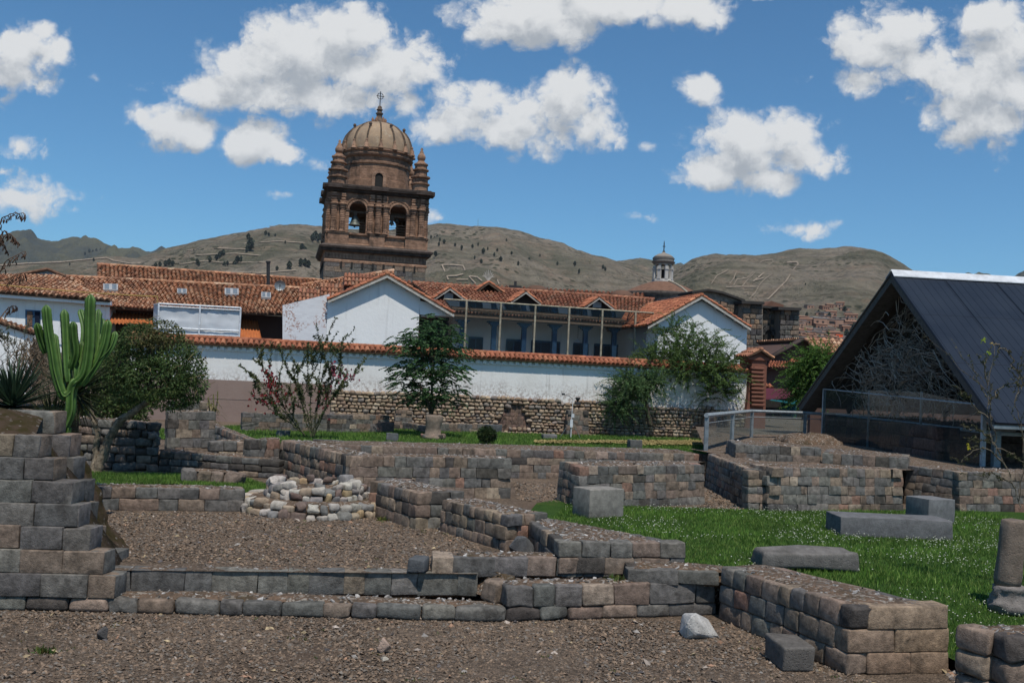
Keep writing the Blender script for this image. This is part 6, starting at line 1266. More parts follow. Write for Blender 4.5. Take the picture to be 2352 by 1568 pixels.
mb = MB(); [mb.tube([p + np.array((dx, 0, -2)), p + np.array((0, 0, 21))], .12, 4) for dx in (-1.6, 1.6)]; [mb.tube([p + np.array((-1.4 + i * .2, 0, i * 3)), p + np.array((1.2 - i * .2, 0, i * 3 + 2))], .08, 4) for i in range(6)]; mb.build('lattice', M['steel'], mt_)
p = on_hill('main', 1020, 520); mb = MB(); mb.box(p - (3, 0, 0), (6, 0, 0), (0, 5, 0), (0, 0, 3.4), (.32, .33, .35)); mb.box(p - (4, .6, -3.4), (8, 0, 0), (0, 6, 0), (0, 0, .5), (.4, .4, .4)); tag(mb.build('lookout_hut', M['tint'], None), 'small grey lookout hut on the hill crest right of the tower', 'hut')

# ---------------------------------------------------------------- glazed shelter (A-frame)
gN = np.array((-.054, .9985, 0)); gE = np.array((math.cos(math.radians(4)), math.sin(math.radians(4)), 0))
N0 = AT(2284, 973, 28.0); F0 = AT(1832, 936, 44.0); AP = AT(2045, 630, 36.0); F0[2] = N0[2]
sh_ = thing('glazed_shelter', 'steep A-frame shelter with dark blue metal roof, glass lower walls and open gable', 'shelter', (AP[0] + 5, AP[1], 0))
LEN = 16.
nf = np.cross(gE, AP - N0); nf /= np.linalg.norm(nf); nf = nf if nf[2] > 0 else -nf
mb = MB(); mb.prism([N0, N0 + gE * LEN, AP + gE * LEN, AP], nf * .05); rf = mb.build('front_roof', M['panel'], sh_)
mb = MB()
for i in range(11):
    s = 1.9 * i + .02; mb.tube([N0 + gE * s + nf * .06, AP + gE * s + nf * .06], .018, 4)
for q in (.34, .67): mb.tube([N0 + (AP - N0) * q + nf * .052, N0 + (AP - N0) * q + gE * LEN + nf * .052], .006, 4)
for i in range(56): mb.tube([N0 + gE * (.29 * i + .1) + nf * .05, AP + gE * (.29 * i + .1) + nf * .05], .009, 4)
mb.build('roof_seam', M['panel'], rf)
nb_ = np.cross(gE, AP - F0); nb_ /= np.linalg.norm(nb_); nb_ = nb_ if nb_[2] > 0 else -nb_
mb = MB(); mb.prism([F0, F0 + gE * LEN, AP + gE * LEN, AP], nb_ * .06); mb.build('rear_roof', M['soffit'], sh_)
mb = MB()
for a, b, nn in ((N0, AP, nf), (F0, AP, nb_)): mb.prism([a + gE * .05, a + gE * .7, b + gE * .7, b + gE * .05], -nn * .25)
for i in range(1, 8):
    for a, nn in ((N0, nf), (F0, nb_)): mb.prism([a + gE * 2.2 * i, a + gE * (2.2 * i + .12), AP + gE * (2.2 * i + .12), AP + gE * 2.2 * i], -nn * .22)
mb.build('rafter', M['soffit'], sh_)
mb = MB(); rd = AP + nf * .06; mb.prism([rd + (N0 - AP) * .036 + nf * .03, rd + (N0 - AP) * .036 + gE * LEN + nf * .03, rd + gE * LEN + EZ * .1, rd + EZ * .1], EZ * .03); mb.prism([AP + (F0 - AP) * .04 + nb_ * .09, AP + (F0 - AP) * .04 + gE * LEN + nb_ * .09, AP + gE * LEN + EZ * .12, AP + EZ * .12], EZ * .03); mb.build('ridge_cap', M['galv'], sh_)
mb = MB(); mb.prism([N0 - nf * .04, N0 + gE * LEN - nf * .04, N0 + gE * LEN - nf * .04 - EZ * .1, N0 - nf * .04 - EZ * .1], gN * .1); mb.build('eave_rail', M['steel'], sh_)
def gplane(px, py, off=0.):
    a = ray(px, py); n = np.array((gN[1], -gN[0], 0)); p0 = N0 + gE * (.35 + off); s = np.dot(p0 - (0, 0, EYE), n) / np.dot(a, n); return np.array((0, 0, EYE)) + a * s
ZG = 3.05; ZT4 = [3.05, 3.05, 3.05, 2.72]; pan = [gplane(x, 950) for x in (1889, 1992, 2112, 2256)]; zlo = [1.05, .9, .9, .9]
for i in range(3):
    a, b = pan[i], pan[i + 1]; mb = MB(); mb.add([(a[0], a[1], zlo[i]), (b[0], b[1], zlo[i + 1]), (b[0], b[1], ZT4[i + 1]), (a[0], a[1], ZT4[i])], [(0, 1, 2, 3)]); mb.build('glass_pane', M['glass'], sh_)
for i, p in enumerate(pan):
    mb = MB(); w = .12 if i in (0, 3) else .06; mb.cbox((p[0] + .05, p[1], (ZT4[i] + zlo[i] - .3) / 2), w, w, ZT4[i] - zlo[i] + .3); mb.build('glazing_post', M['silver'], sh_)
mb = MB(); mb.tube([(pan[0][0], pan[0][1], ZG), (pan[3][0], pan[3][1], ZT4[3])], .025, 5); mb.tube([(pan[0][0] + .6, pan[0][1], 2.0), (pan[3][0] + .6, pan[3][1], 1.9), pan[3] * (1, 1, 0) + gE * 14 + EZ * 1.9], .06, 6); mb.build('glazing_rail', M['silver'], sh_)
p = pan[3] + gE * .5; mb = MB(); mb.cbox((p[0], p[1] + .1, 1.2), .2, .2, 2.5); mb.build('corner_post', M['steel'], sh_)
# masonry preserved inside the shelter
iw = [np.array((13.6, 31.5)), np.array((30., 33.5)), np.array((30., 34.6)), np.array((13.4, 43.))]
wall('dark old wall preserved inside the glazed shelter', [dict(p=iw, z0=-.4, z1=1.95, n=6, e=(0, 3), kw=dict(wmin=.5, wmax=1.0, r=.03, bulge=.02))], pal=[((.10, .062, .048), .6), ((.075, .052, .044), .4)], chips=2)
mb = MB(); mb.prism([(13.6, 45, .2), (32, 47, .2), (32, 47, 2.2), (13.6, 45, 2.2)], (0, .4, 0)); tag(mb.build('back_wall', M['dark_adobe'], None), 'low brown wall beyond the glazed shelter seen through its glass', 'wall')
# dry vine tangle under the gable
vn = thing('dry_vine', 'tangle of dry grey vine stems hanging under the shelter gable', 'plant', (AP[0] + .6, AP[1], 3))
mb = MB(); rv = np.random.default_rng(11)
def gp_(u, v, o): # u -1..1 across, v 0..1 height fraction
    z = 2.6 + (AP[2] - 2.8) * v; c = (N0 + F0) / 2; return np.array((c[0], c[1], 0)) - gN * (u * 7.4 * (1 - v * .93)) + EZ * z + gE * (1.0 + o)
for i in range(950):
    v = min(.93, max(-.02, rv.normal(.26, .15) if i < 680 else rv.uniform(.1, .92))); u = rv.normal(-.02, .34) if v < .5 else rv.uniform(-.75, .75)
    u = max(-.82, min(.8, u)); o = rv.uniform(-.7, .5) if i < 680 else rv.uniform(0, 1.5); p = gp_(u, v, o); a = rv.choice((0., 3.14)) + rv.normal(0, .75); ln = rv.uniform(.6, 2.0); pts = [p]; b = rv.normal(0, .12); dr = rv.uniform(-.1, .45)
    for s in range(7):
        a += b + rv.normal(0, .11); b *= .9; p = p + (-gN * math.cos(a) + EZ * (math.sin(a) * .6 - dr * s / 7) + gE * rv.normal(0, .12)) * ln / 7
        zmax = AP[2] - .7 - abs(np.dot(p - AP, gN)) * (AP[2] - N0[2]) / 8.2
        if p[2] > zmax: p[2] = zmax
        pts.append(p)
    g_ = rv.uniform(.5, 1.2); mb.tube(pts, [.018 * (1 - .09 * s) * rv.uniform(.8, 1.2) for s in range(len(pts))], 4, np.array((.33, .285, .235)) * g_, False)
for i in range(26):
    p = gp_(rv.uniform(-.55, .5), rv.uniform(.0, .14), rv.uniform(-.4, .4)); pts = [p]
    for s in range(6): p = p + np.array((rv.normal(0, .05), rv.normal(0, .14), -rv.uniform(.06, .22))); pts.append(p)
    mb.tube(pts, .018, 4, np.array((.34, .29, .24)) * rv.uniform(.6, 1.2), False)
mb.build('stems', M['bark'], vn)
mb = MB()
for i in range(12): y0 = rv.uniform(-.6, .6); mb.tube([gp_(y0, .02, .5), gp_(y0 * .6, .6, .5)], .02, 4, (.08, .07, .06), False)
mb.build('support_wires', M['bark'], vn)
# glass railing on the terrace
rl = thing('glass_railing', 'grey steel railing with glass panels on the terrace left of the shelter', 'railing', (7.5, 36, .9))
pa, pb = np.array((6.10, 30.7, .92)), np.array((10.0, 41.0, .92)); pc = np.array((12.9, 43.4, .92)); pd = pc + np.array((6, 1., 0))
for a, b in ((pa, pb), (pb, pc)):
    mb = MB(); mb.add([a + EZ * .12, b + EZ * .12, b + EZ * 1.0, a + EZ * 1.0], [(0, 1, 2, 3)]); mb.build('glass_panel', M['rail_glass'], rl)
mb = MB(); mb.tube([pa + EZ * 1.08 - (pb - pa) * .01, pb + EZ * 1.08, pc + EZ * 1.06, pd + EZ * 1.04], .075, 6); mb.tube([pa + EZ * .84, pb + EZ * .84, pc + EZ * .82, pd + EZ * .82], .014, 5); mb.build('handrail', M['silver'], rl)
for p in (pa, pb, pa * .5 + pb * .5, pc):
    mb = MB(); mb.cbox(p + EZ * .52, .12, .12, 1.06); mb.build('post', M['steel'], rl)
# weather station
p = G(1311, 1006); ws_ = thing('weather_station', 'slim white mast on a tripod with instruments on the far lawn', 'weather station', p)
mb = MB(); mb.tube([p, p + EZ * 1.2], .025, 6); mb.tube([p + EZ * 1.2, p + EZ * 2.0 + EX * .03], .018, 6); mb.build('mast', M['white_steel'], ws_)
for dx, dy in ((-.55, .1), (.5, .15), (-.05, .6)):
    mb = MB(); mb.tube([p + np.array((dx, dy, 0)), p + EZ * .95], .016, 5); mb.build('leg', M['steel'], ws_)
mb = MB(); mb.lathe(p + EX * .28 + EZ * 1.72, [(.05, 0), (.17, .0), (.17, .08), (.04, .14), (.04, .18), (.13, .30), (.13, .36)], 12); mb.tube([p + EZ * 1.75, p + EX * .28 + EZ * 1.75], .015, 4); mb.build('rain_gauge', M['iron'], ws_)
mb = MB(); mb.tube([p + EZ * 2.0, p + EZ * 2.15 - EX * .2, p + EZ * 2.2 - EX * .45], .012, 4); mb.cbox(p + EZ * 2.22 - EX * .5, .16, .05, .1, ex=EX, ey=EN); mb.cbox(p + EZ * 2.3 - EX * .58, .02, .02, .16); mb.build('wind_vane', M['iron'], ws_)
mb = MB(); mb.cbox(p + EZ * .75, .14, .12, .4); mb.cbox(p + EZ * 1.15 + EX * .08, .1, .1, .2); mb.build('logger_box', M['white_steel'], ws_)

# ---------------------------------------------------------------- plants
def leaves(mb, c, dirs, ln, wd, col, r, droop=0.):
    """diamond leaves at c along dirs (n x 3)"""
    n = len(c); dirs = dirs / (np.linalg.norm(dirs, axis=1, keepdims=True) + 1e-9); sd = np.cross(dirs, r.normal(0, 1, (n, 3))); sd /= (np.linalg.norm(sd, axis=1, keepdims=True) + 1e-9)
    ln = np.broadcast_to(ln, (n,))[:, None]; wd = np.broadcast_to(wd, (n,))[:, None]
    V = np.stack([c, c + dirs * ln * .45 + sd * wd, c + dirs * ln - np.array((0, 0, 1)) * droop * ln, c + dirs * ln * .45 - sd * wd], 1).reshape(-1, 3)
    mb.add(V, np.arange(n * 4).reshape(n, 4), np.repeat(col, 4, 0))
def shades(base, n, r, lo=.55, hi=1.5, warm=.15):
    c = np.array(base) * r.uniform(lo, hi, (n, 1)); c[:, 0] *= 1 + r.uniform(-warm, warm * 2, n); return c
def blob_points(blobs, n, r, shell=.55):
    w = np.array([b[1] * b[2] * b[3] for b in blobs]) ** .8; k = r.choice(len(blobs), n, p=w / w.sum()); d = r.normal(0, 1, (n, 3)); d /= np.linalg.norm(d, axis=1, keepdims=True)
    rad = (shell + (1 - shell) * r.random(n)) ** .8; C = np.array([b[0] for b in blobs])[k]; R = np.array([[b[1], b[2], b[3]] for b in blobs])[k]
    lump = 1 + .22 * np.array([mnoise.noise(Vector(p * 2.3 + q)) for p, q in zip(d, C)])
    return C + d * R * (rad * lump)[:, None], d
def wob(a, b, n, r, amp):
    a, b = np.asarray(a, float), np.asarray(b, float); return [a + (b - a) * i / n + (r.normal(0, amp, 3) if 0 < i < n else 0) for i in range(n + 1)]
BARK = (.085, .065, .05)

# middle tree with pinnate leaves
r = np.random.default_rng(21); d1 = 46.5; base = AT(990, 960, d1); base[2] = .0; foot = base.copy()
t = thing('ash_tree', 'small dark green tree with long feather shaped leaves behind the stone stump', 'tree', foot)
sc1 = d1 / FPX
BL = [(990, 735, 28, 26), (960, 775, 40, 30), (1020, 765, 45, 30), (925, 790, 30, 24), (1050, 800, 25, 30), (985, 800, 60, 40), (935, 850, 40, 35), (1035, 850, 42, 36), (985, 850, 60, 40), (925, 880, 28, 22), (1040, 900, 32, 26), (985, 900, 50, 28), (965, 920, 40, 16), (1045, 930, 22, 14)]
blobs = [(AT(x, y, d1 + r.uniform(-.6, .6)), a * sc1, a * sc1 * .9, b * sc1) for x, y, a, b in BL]
mb = MB(); fork = AT(990, 952, d1); mb.tube([foot, fork], [.16, .13], 8, BARK); ends = [AT(968, 890, d1 - .2), AT(992, 870, d1), AT(1012, 895, d1 + .3)]
for e in ends: mb.tube(wob(fork, e, 4, r, .03), [.10, .085, .07, .06, .05], 6, BARK)
for b in blobs:
    s = ends[np.argmin([np.linalg.norm(e - b[0]) for e in ends])]; mb.tube(wob(s, b[0], 4, r, .06), [.045, .035, .028, .02, .012], 5, BARK)
mb.build('trunk', M['bark'], t, True)
mb = MB(); C, Dn = blob_points(blobs, 900, r, .22)
for c, d in zip(C, Dn):
    out = d * np.array((1, 1, .2)) + r.normal(0, .35, 3); out[2] = out[2] * .3 + r.uniform(-.1, .35); out /= np.linalg.norm(out); ln = r.uniform(.35, .62); n = 7; u = np.linspace(.15, 1, n)
    pts = c + out * (u * ln)[:, None] - np.array((0, 0, 1)) * (u ** 2 * ln * r.uniform(.25, .6))[:, None]; sd = np.cross(out, (0, 0, 1)); sd /= np.linalg.norm(sd) + 1e-6
    cc = np.array((.040, .088, .030)) * r.uniform(.5, 1.55); k = 1 - .5 * (u - .4) ** 2
    for sg in (-1, 1):
        dd = sd * sg + out * .6 + np.array((0, 0, -.45)); leaves(mb, pts, np.tile(dd, (n, 1)), .17 * k, .034, np.tile(cc, (n, 1)) * r.uniform(.85, 1.15, (n, 1)), r)
mb.build('crown', M['leaf'], t)

# feathery trees on the right
def feathery(label, trunk_px, d, BL, nt, seed, zb=0.0, name='pepper_tree', group='feathery green trees', base=(.100, .160, .046), up=.5):
    r = np.random.default_rng(seed); s = d / FPX; pts = [[AT(x, y, d) for x, y in br] for br in trunk_px]; foot = pts[0][0].copy()
    t = thing(name, label, 'tree', foot, group); mb = MB()
    for i, br in enumerate(pts):
        m = len(br); w0 = (.17 if i == 0 else .10) * d / 55; fine = []
        for a, b in zip(br[:-1], br[1:]): fine += wob(a, b, 4, r, .03)[:-1]
        fine.append(br[-1]); mb.tube(fine, list(np.linspace(w0, w0 * .4, len(fine))), 7, BARK)
    blobs = [(AT(x, y, d + r.uniform(-1, 1)), a * s, a * s * .9, b * s) for x, y, a, b in BL]; tips = [br[-1] for br in pts]
    for b in blobs:
        st = tips[np.argmin([np.linalg.norm(e - b[0]) for e in tips])]; mb.tube(wob(st, b[0], 5, r, .1), list(np.linspace(.06, .015, 6)), 5, BARK)
    mb.build('trunk', M['bark'], t, True)
    mb = MB(); C, Dn = blob_points(blobs, nt, r, .15)
    for c, d_ in zip(C, Dn):
        out = d_ * np.array((1, 1, .55)) + r.normal(0, .4, 3) + np.array((0, 0, up)); out /= np.linalg.norm(out); ln = r.uniform(.55, 1.5); n = 17; u = np.linspace(.0, 1, n); dr = r.uniform(.0, .55)
        p = c + out * (u * ln)[:, None] - np.array((0, 0, 1)) * (u ** 2.5 * ln * dr)[:, None]; cc = np.array(base) * r.uniform(.55, 1.5)
        sd = np.cross(out, (0, 0, 1)); sd /= np.linalg.norm(sd) + 1e-6; q = np.repeat(p, 3, 0); dd = sd * r.choice((-1, 1), (n * 3, 1)) + out * .7 + r.normal(0, .45, (n * 3, 3))
        leaves(mb, q, dd, .13 * np.repeat(1.15 - .7 * u, 3), .024, np.tile(cc, (n * 3, 1)) * r.uniform(.7, 1.3, (n * 3, 1)), r, .3)
    mb.build('crown', M['leaf'], t); return t
feathery('large feathery green tree with forked trunk before the right white gable', [[(1567, 992), (1565, 950), (1561, 915), (1560, 880)], [(1572, 975), (1590, 945), (1605, 915), (1622, 895)], [(1561, 915), (1580, 895), (1610, 885)]], 57,
         [(1560, 790, 45, 40), (1525, 840, 60, 45), (1590, 830, 70, 45), (1640, 850, 50, 40), (1480, 860, 40, 30), (1560, 868, 60, 28), (1650, 895, 45, 30), (1670, 870, 30, 28), (1500, 825, 40, 30), (1545, 755, 18, 22), (1585, 770, 25, 22), (1620, 790, 28, 20), (1650, 800, 22, 18), (1600, 760, 10, 20), (1690, 905, 16, 14), (1530, 770, 20, 24), (1640, 770, 16, 18), (1675, 830, 20, 20), (1455, 850, 24, 16), (1500, 800, 16, 16)], 1250, 31)
feathery('smaller feathery tree with crooked thin trunk, bending left over the rubble wall', [[(1494, 980), (1488, 950), (1482, 925), (1490, 900)], [(1482, 925), (1465, 915), (1450, 905)]], 55,
         [(1450, 890, 38, 24), (1420, 910, 28, 20), (1415, 935, 24, 22), (1480, 885, 35, 22), (1410, 955, 14, 8), (1440, 870, 28, 18), (1475, 858, 30, 20), (1500, 870, 24, 18)], 460, 32, base=(.082, .14, .052), up=.1)
feathery('bright green feathery tree between the brown house and the shelter roof', [[(1870, 945), (1872, 900), (1876, 860)], [(1872, 900), (1855, 880)]], 47,
         [(1880, 825, 32, 24), (1860, 850, 32, 26), (1845, 885, 28, 24), (1885, 860, 34, 28), (1830, 905, 16, 16), (1865, 905, 34, 20), (1900, 840, 20, 18)], 700, 33, base=(.080, .155, .030), up=.2)

# dense rounded tree leaning on the left
r = np.random.default_rng(41); d3 = 25.0; s3 = d3 / FPX; foot = G(218, 1086); d3 = foot[1]; s3 = d3 / FPX
t = thing('leaning_tree', 'dense rounded dark green tree on two leaning scaly trunks', 'tree', foot)
mb = MB(); bk = (.20, .16, .115)
def trunk(px, w):
    p = [AT(x, y, d3 + k) for x, y, k in px]; fine = []
    for a, b in zip(p[:-1], p[1:]): fine += wob(a, b, 6, r, .012)[:-1]
    fine.append(p[-1]); n = len(fine); mb.tube(fine, [w * (1 - .55 * i / n) * (1.5 if i == 0 else 1.15 if i == 1 else 1) * r.uniform(.9, 1.12) for i in range(n)], 10, bk); return p[-1]
tip1 = trunk([(222, 1088, 0), (235, 1050, 0), (250, 1005, 0), (280, 962, -.1), (322, 935, -.2), (362, 905, -.3), (392, 878, -.35)], .125)
tip2 = trunk([(214, 1086, 0), (222, 1040, .05), (224, 995, -.05), (215, 960, -.1), (205, 930, -.2)], .10)
n0 = mb.n
v = np.vstack(mb.v); mb.v = [v + r.normal(0, .012, v.shape)]; mb.c = [np.vstack(mb.c) * r.uniform(.6, 1.4, (len(v), 1))]
BL = [(330, 790, 60, 40), (300, 830, 60, 50), (380, 810, 70, 50), (420, 845, 52, 52), (360, 870, 80, 50), (300, 880, 50, 50), (420, 900, 48, 38), (440, 880, 35, 45), (370, 770, 55, 35), (270, 850, 40, 40), (390, 915, 50, 28), (320, 770, 45, 28)]
blobs = [(AT(x, y, d3 - .35 + r.uniform(-.4, .4)), a * s3 * .98, a * s3, b * s3 * .98) for x, y, a, b in BL]
for b in blobs: mb.tube(wob(tip1 if b[0][0] > tip2[0] + .8 else tip1, b[0], 5, r, .04), list(np.linspace(.06, .012, 6)), 5, (.06, .05, .04))
for i in range(26): b = blobs[r.integers(len(blobs))]; q = b[0] + r.normal(0, .3, 3); mb.tube(wob(AT(r.uniform(355, 440), 905, d3 - .3), q, 4, r, .05), .012, 4, (.05, .04, .03))
mb.build('trunk', M['bark'], t, True)
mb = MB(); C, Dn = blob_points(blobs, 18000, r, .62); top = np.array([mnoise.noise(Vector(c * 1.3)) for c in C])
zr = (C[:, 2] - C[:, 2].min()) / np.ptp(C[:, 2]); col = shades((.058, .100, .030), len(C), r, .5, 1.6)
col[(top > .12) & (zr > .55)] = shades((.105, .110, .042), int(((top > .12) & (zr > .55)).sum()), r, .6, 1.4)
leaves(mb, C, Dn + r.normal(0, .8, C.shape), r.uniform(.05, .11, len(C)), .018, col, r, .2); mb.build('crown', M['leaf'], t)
mb = MB()
for i in range(130):
    c, d = C[r.integers(len(C))], Dn[r.integers(len(C))]; dd = np.array((r.normal(.1, .5), r.normal(0, .4), r.uniform(.1, .7))) * (1 if zr[i] > .3 else 1); mb.tube([c, c + dd * .22, c + dd * .42 + (0, 0, -.05)], .006, 3, np.array((.22, .18, .09)) * r.uniform(.6, 1.4), False)
mb.build('dry_twigs', M['bark'], t)['kind'] = 'stuff'
# undergrowth behind it
r = np.random.default_rng(43); d = 29.; s = d / FPX
bu = thing('shrub', 'shaded green shrub growing behind the leaning trunks', 'shrub', AT(280, 1000, d) * (1, 1, 0))
blobs = [(AT(x, y, d + r.uniform(-.5, .5)), a * s, a * s, b * s) for x, y, a, b in ((265, 900, 50, 50), (300, 940, 45, 35), (240, 940, 40, 45), (330, 915, 35, 35), (210, 900, 30, 50), (230, 850, 35, 40), (290, 965, 45, 20), (180, 930, 30, 40))]
mb = MB(); [mb.tube(wob(AT(250, 1000, d), b[0], 5, r, .07), list(np.linspace(.05, .01, 6)), 4, BARK) for b in blobs]; mb.build('stems', M['bark'], bu)
mb = MB(); C, Dn = blob_points(blobs, 7500, r, .2); leaves(mb, C, Dn + r.normal(0, .8, C.shape), r.uniform(.07, .14, len(C)), .028, shades((.050, .085, .022), len(C), r, .4, 1.5), r, .2); mb.build('foliage', M['leaf'], bu)

# candelabra cactus
r = np.random.default_rng(51); dc_ = 17.0; foot = AT(128, 1040, dc_); 
ct = thing('cactus', 'tall bright green candelabra cactus with many ribbed arms at the left', 'cactus', foot)
def cactus_arm(px, w, name='arm', k=0.):
    w *= .49; P = [AT(x, y, dc_ + k * i / max(1, len(px) - 1)) for i, (x, y) in enumerate(px)]; fine = []
    for i in range(len(P) - 1):
        p0, p1, p2, p3 = P[max(0, i - 1)], P[i], P[i + 1], P[min(len(P) - 1, i + 2)]
        for q in range(10): u = q / 10; fine.append(.5 * ((2 * p1) + (-p0 + p2) * u + (2 * p0 - 5 * p1 + 4 * p2 - p3) * u * u + (-p0 + 3 * p1 - 3 * p2 + p3) * u ** 3))
    fine.append(P[-1]); n = len(fine); ln = np.cumsum([0] + [np.linalg.norm(fine[i + 1] - fine[i]) for i in range(n - 1)]); NR = 5; NS = NR * 4; vs = []; cs = []; d0 = None; ph = r.uniform(0, 1.2)
    for i in range(n):
        tt = fine[min(i + 1, n - 1)] - fine[max(i - 1, 0)]; tt /= np.linalg.norm(tt); a = np.cross(tt, (0, 1, 0)) if d0 is None else d0 - tt * np.dot(d0, tt); a /= np.linalg.norm(a); d0 = a; b = np.cross(tt, a)
        tip = min(1, ((ln[-1] - ln[i]) / (w * 1.3)) ** .55) if ln[-1] - ln[i] > 0 else .05; st = min(1, .7 + ln[i] / (w * 5)) if name == 'arm' else 1
        for j in range(NS):
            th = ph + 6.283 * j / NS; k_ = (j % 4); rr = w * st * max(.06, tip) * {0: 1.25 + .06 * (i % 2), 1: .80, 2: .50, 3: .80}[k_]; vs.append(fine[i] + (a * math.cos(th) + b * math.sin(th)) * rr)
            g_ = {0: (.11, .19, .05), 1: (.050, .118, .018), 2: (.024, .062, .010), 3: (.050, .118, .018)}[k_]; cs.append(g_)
    mb = MB(); mb.add(vs, [(i * NS + j, i * NS + (j + 1) % NS, (i + 1) * NS + (j + 1) % NS, (i + 1) * NS + j) for i in range(n - 1) for j in range(NS)] + [tuple((n - 1) * NS + j for j in range(NS))], cs)
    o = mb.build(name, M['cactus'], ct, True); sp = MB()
    for i in range(2, n - 1, 1):
        for j in range(0, NS, 4):
            p = np.array(vs[i * NS + j]); d = p - fine[i]; d /= np.linalg.norm(d) + 1e-6
            for q in range(2): sp.tube([p - d * .004, p + d * .022 + r.normal(0, .008, 3)], .0018, 3, (.45, .42, .30), False)
    return o
S_ = lambda pts: [(x, y) for x, y in pts]
cz = .6065; 
def c2(pts): return [(x * .348, 459.4 + y * .348) for x, y in pts]      # crop coordinates of the cactus close-up
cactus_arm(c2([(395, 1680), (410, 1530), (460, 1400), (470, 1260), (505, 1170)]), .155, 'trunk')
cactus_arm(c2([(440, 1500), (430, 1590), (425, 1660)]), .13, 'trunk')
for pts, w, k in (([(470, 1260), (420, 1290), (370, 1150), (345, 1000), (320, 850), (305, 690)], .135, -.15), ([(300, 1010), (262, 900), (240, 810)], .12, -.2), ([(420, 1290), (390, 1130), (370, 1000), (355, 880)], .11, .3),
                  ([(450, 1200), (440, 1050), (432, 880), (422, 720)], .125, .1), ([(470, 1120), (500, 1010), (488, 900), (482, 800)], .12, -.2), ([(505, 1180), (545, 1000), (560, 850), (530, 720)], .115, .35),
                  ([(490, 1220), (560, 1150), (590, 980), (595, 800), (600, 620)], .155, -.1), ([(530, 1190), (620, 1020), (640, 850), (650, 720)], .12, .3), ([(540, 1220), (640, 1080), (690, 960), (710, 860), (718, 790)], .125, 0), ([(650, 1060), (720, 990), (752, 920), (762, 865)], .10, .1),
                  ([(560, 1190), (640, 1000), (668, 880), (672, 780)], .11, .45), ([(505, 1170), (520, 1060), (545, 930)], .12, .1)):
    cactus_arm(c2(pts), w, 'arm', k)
# spiky rosettes
def rosette(label, cpx, d, ln, n, seed, cpal, dirlo=-.3, wd=.035, name='yucca', stem=None, ground=0.):
    r = np.random.default_rng(seed); c = AT(*cpx, d); t = thing(name, label, 'plant', (c[0], c[1], ground)); mb = MB()
    mb.tube([(c[0], c[1], ground), c], [.14, .10], 8, (.10, .08, .055)); mb.build('stem', M['bark'], t); mb = MB()
    for i in range(n):
        a = r.uniform(0, 6.283); e = r.uniform(dirlo, 1.35); l = ln * r.uniform(.65, 1.05); dr = r.uniform(.02, .3) * (1.4 - e) * .4; dv = np.array((math.cos(a) * math.cos(e), math.sin(a) * math.cos(e), math.sin(e))); sd = np.cross(dv, (0, 0, 1)); sd /= np.linalg.norm(sd) + 1e-6; up = np.cross(sd, dv)
        cc = np.array(cpal[r.integers(len(cpal))]) * r.uniform(.6, 1.4); vs = []; K = 5
        for q in range(K + 1):
            u = q / K; p = c + dv * u * l - np.array((0, 0, 1)) * dr * u * u * l; w = wd * (1 - u) ** .7 * (.6 + .6 * min(1, u * 3)); vs += [p + sd * w + up * w * .4, p, p - sd * w + up * w * .4]
        mb.add(vs, [(q * 3 + h, q * 3 + h + 1, q * 3 + h + 4, q * 3 + h + 3) for q in range(K) for h in (0, 1)], cc)
    mb.build('leaves', M['leaf'], t); return t
rosette('dark green spiky yucca at the left edge above the terrace wall', (28, 935), 15.8, .95, 230, 61, [(.030, .055, .028), (.045, .075, .04), (.022, .038, .022)], -.6, .030)
rosette('yellowing spiky yucca left of the cactus trunk', (120, 985), 17.6, .85, 130, 62, [(.075, .085, .025), (.05, .06, .02), (.035, .04, .016)], -.2, .022)
rosette('large spiky yucca fanning out behind the cactus', (172, 905), 18.4, 1.05, 300, 63, [(.030, .042, .018), (.06, .075, .03), (.022, .03, .014)], -.7, .018)
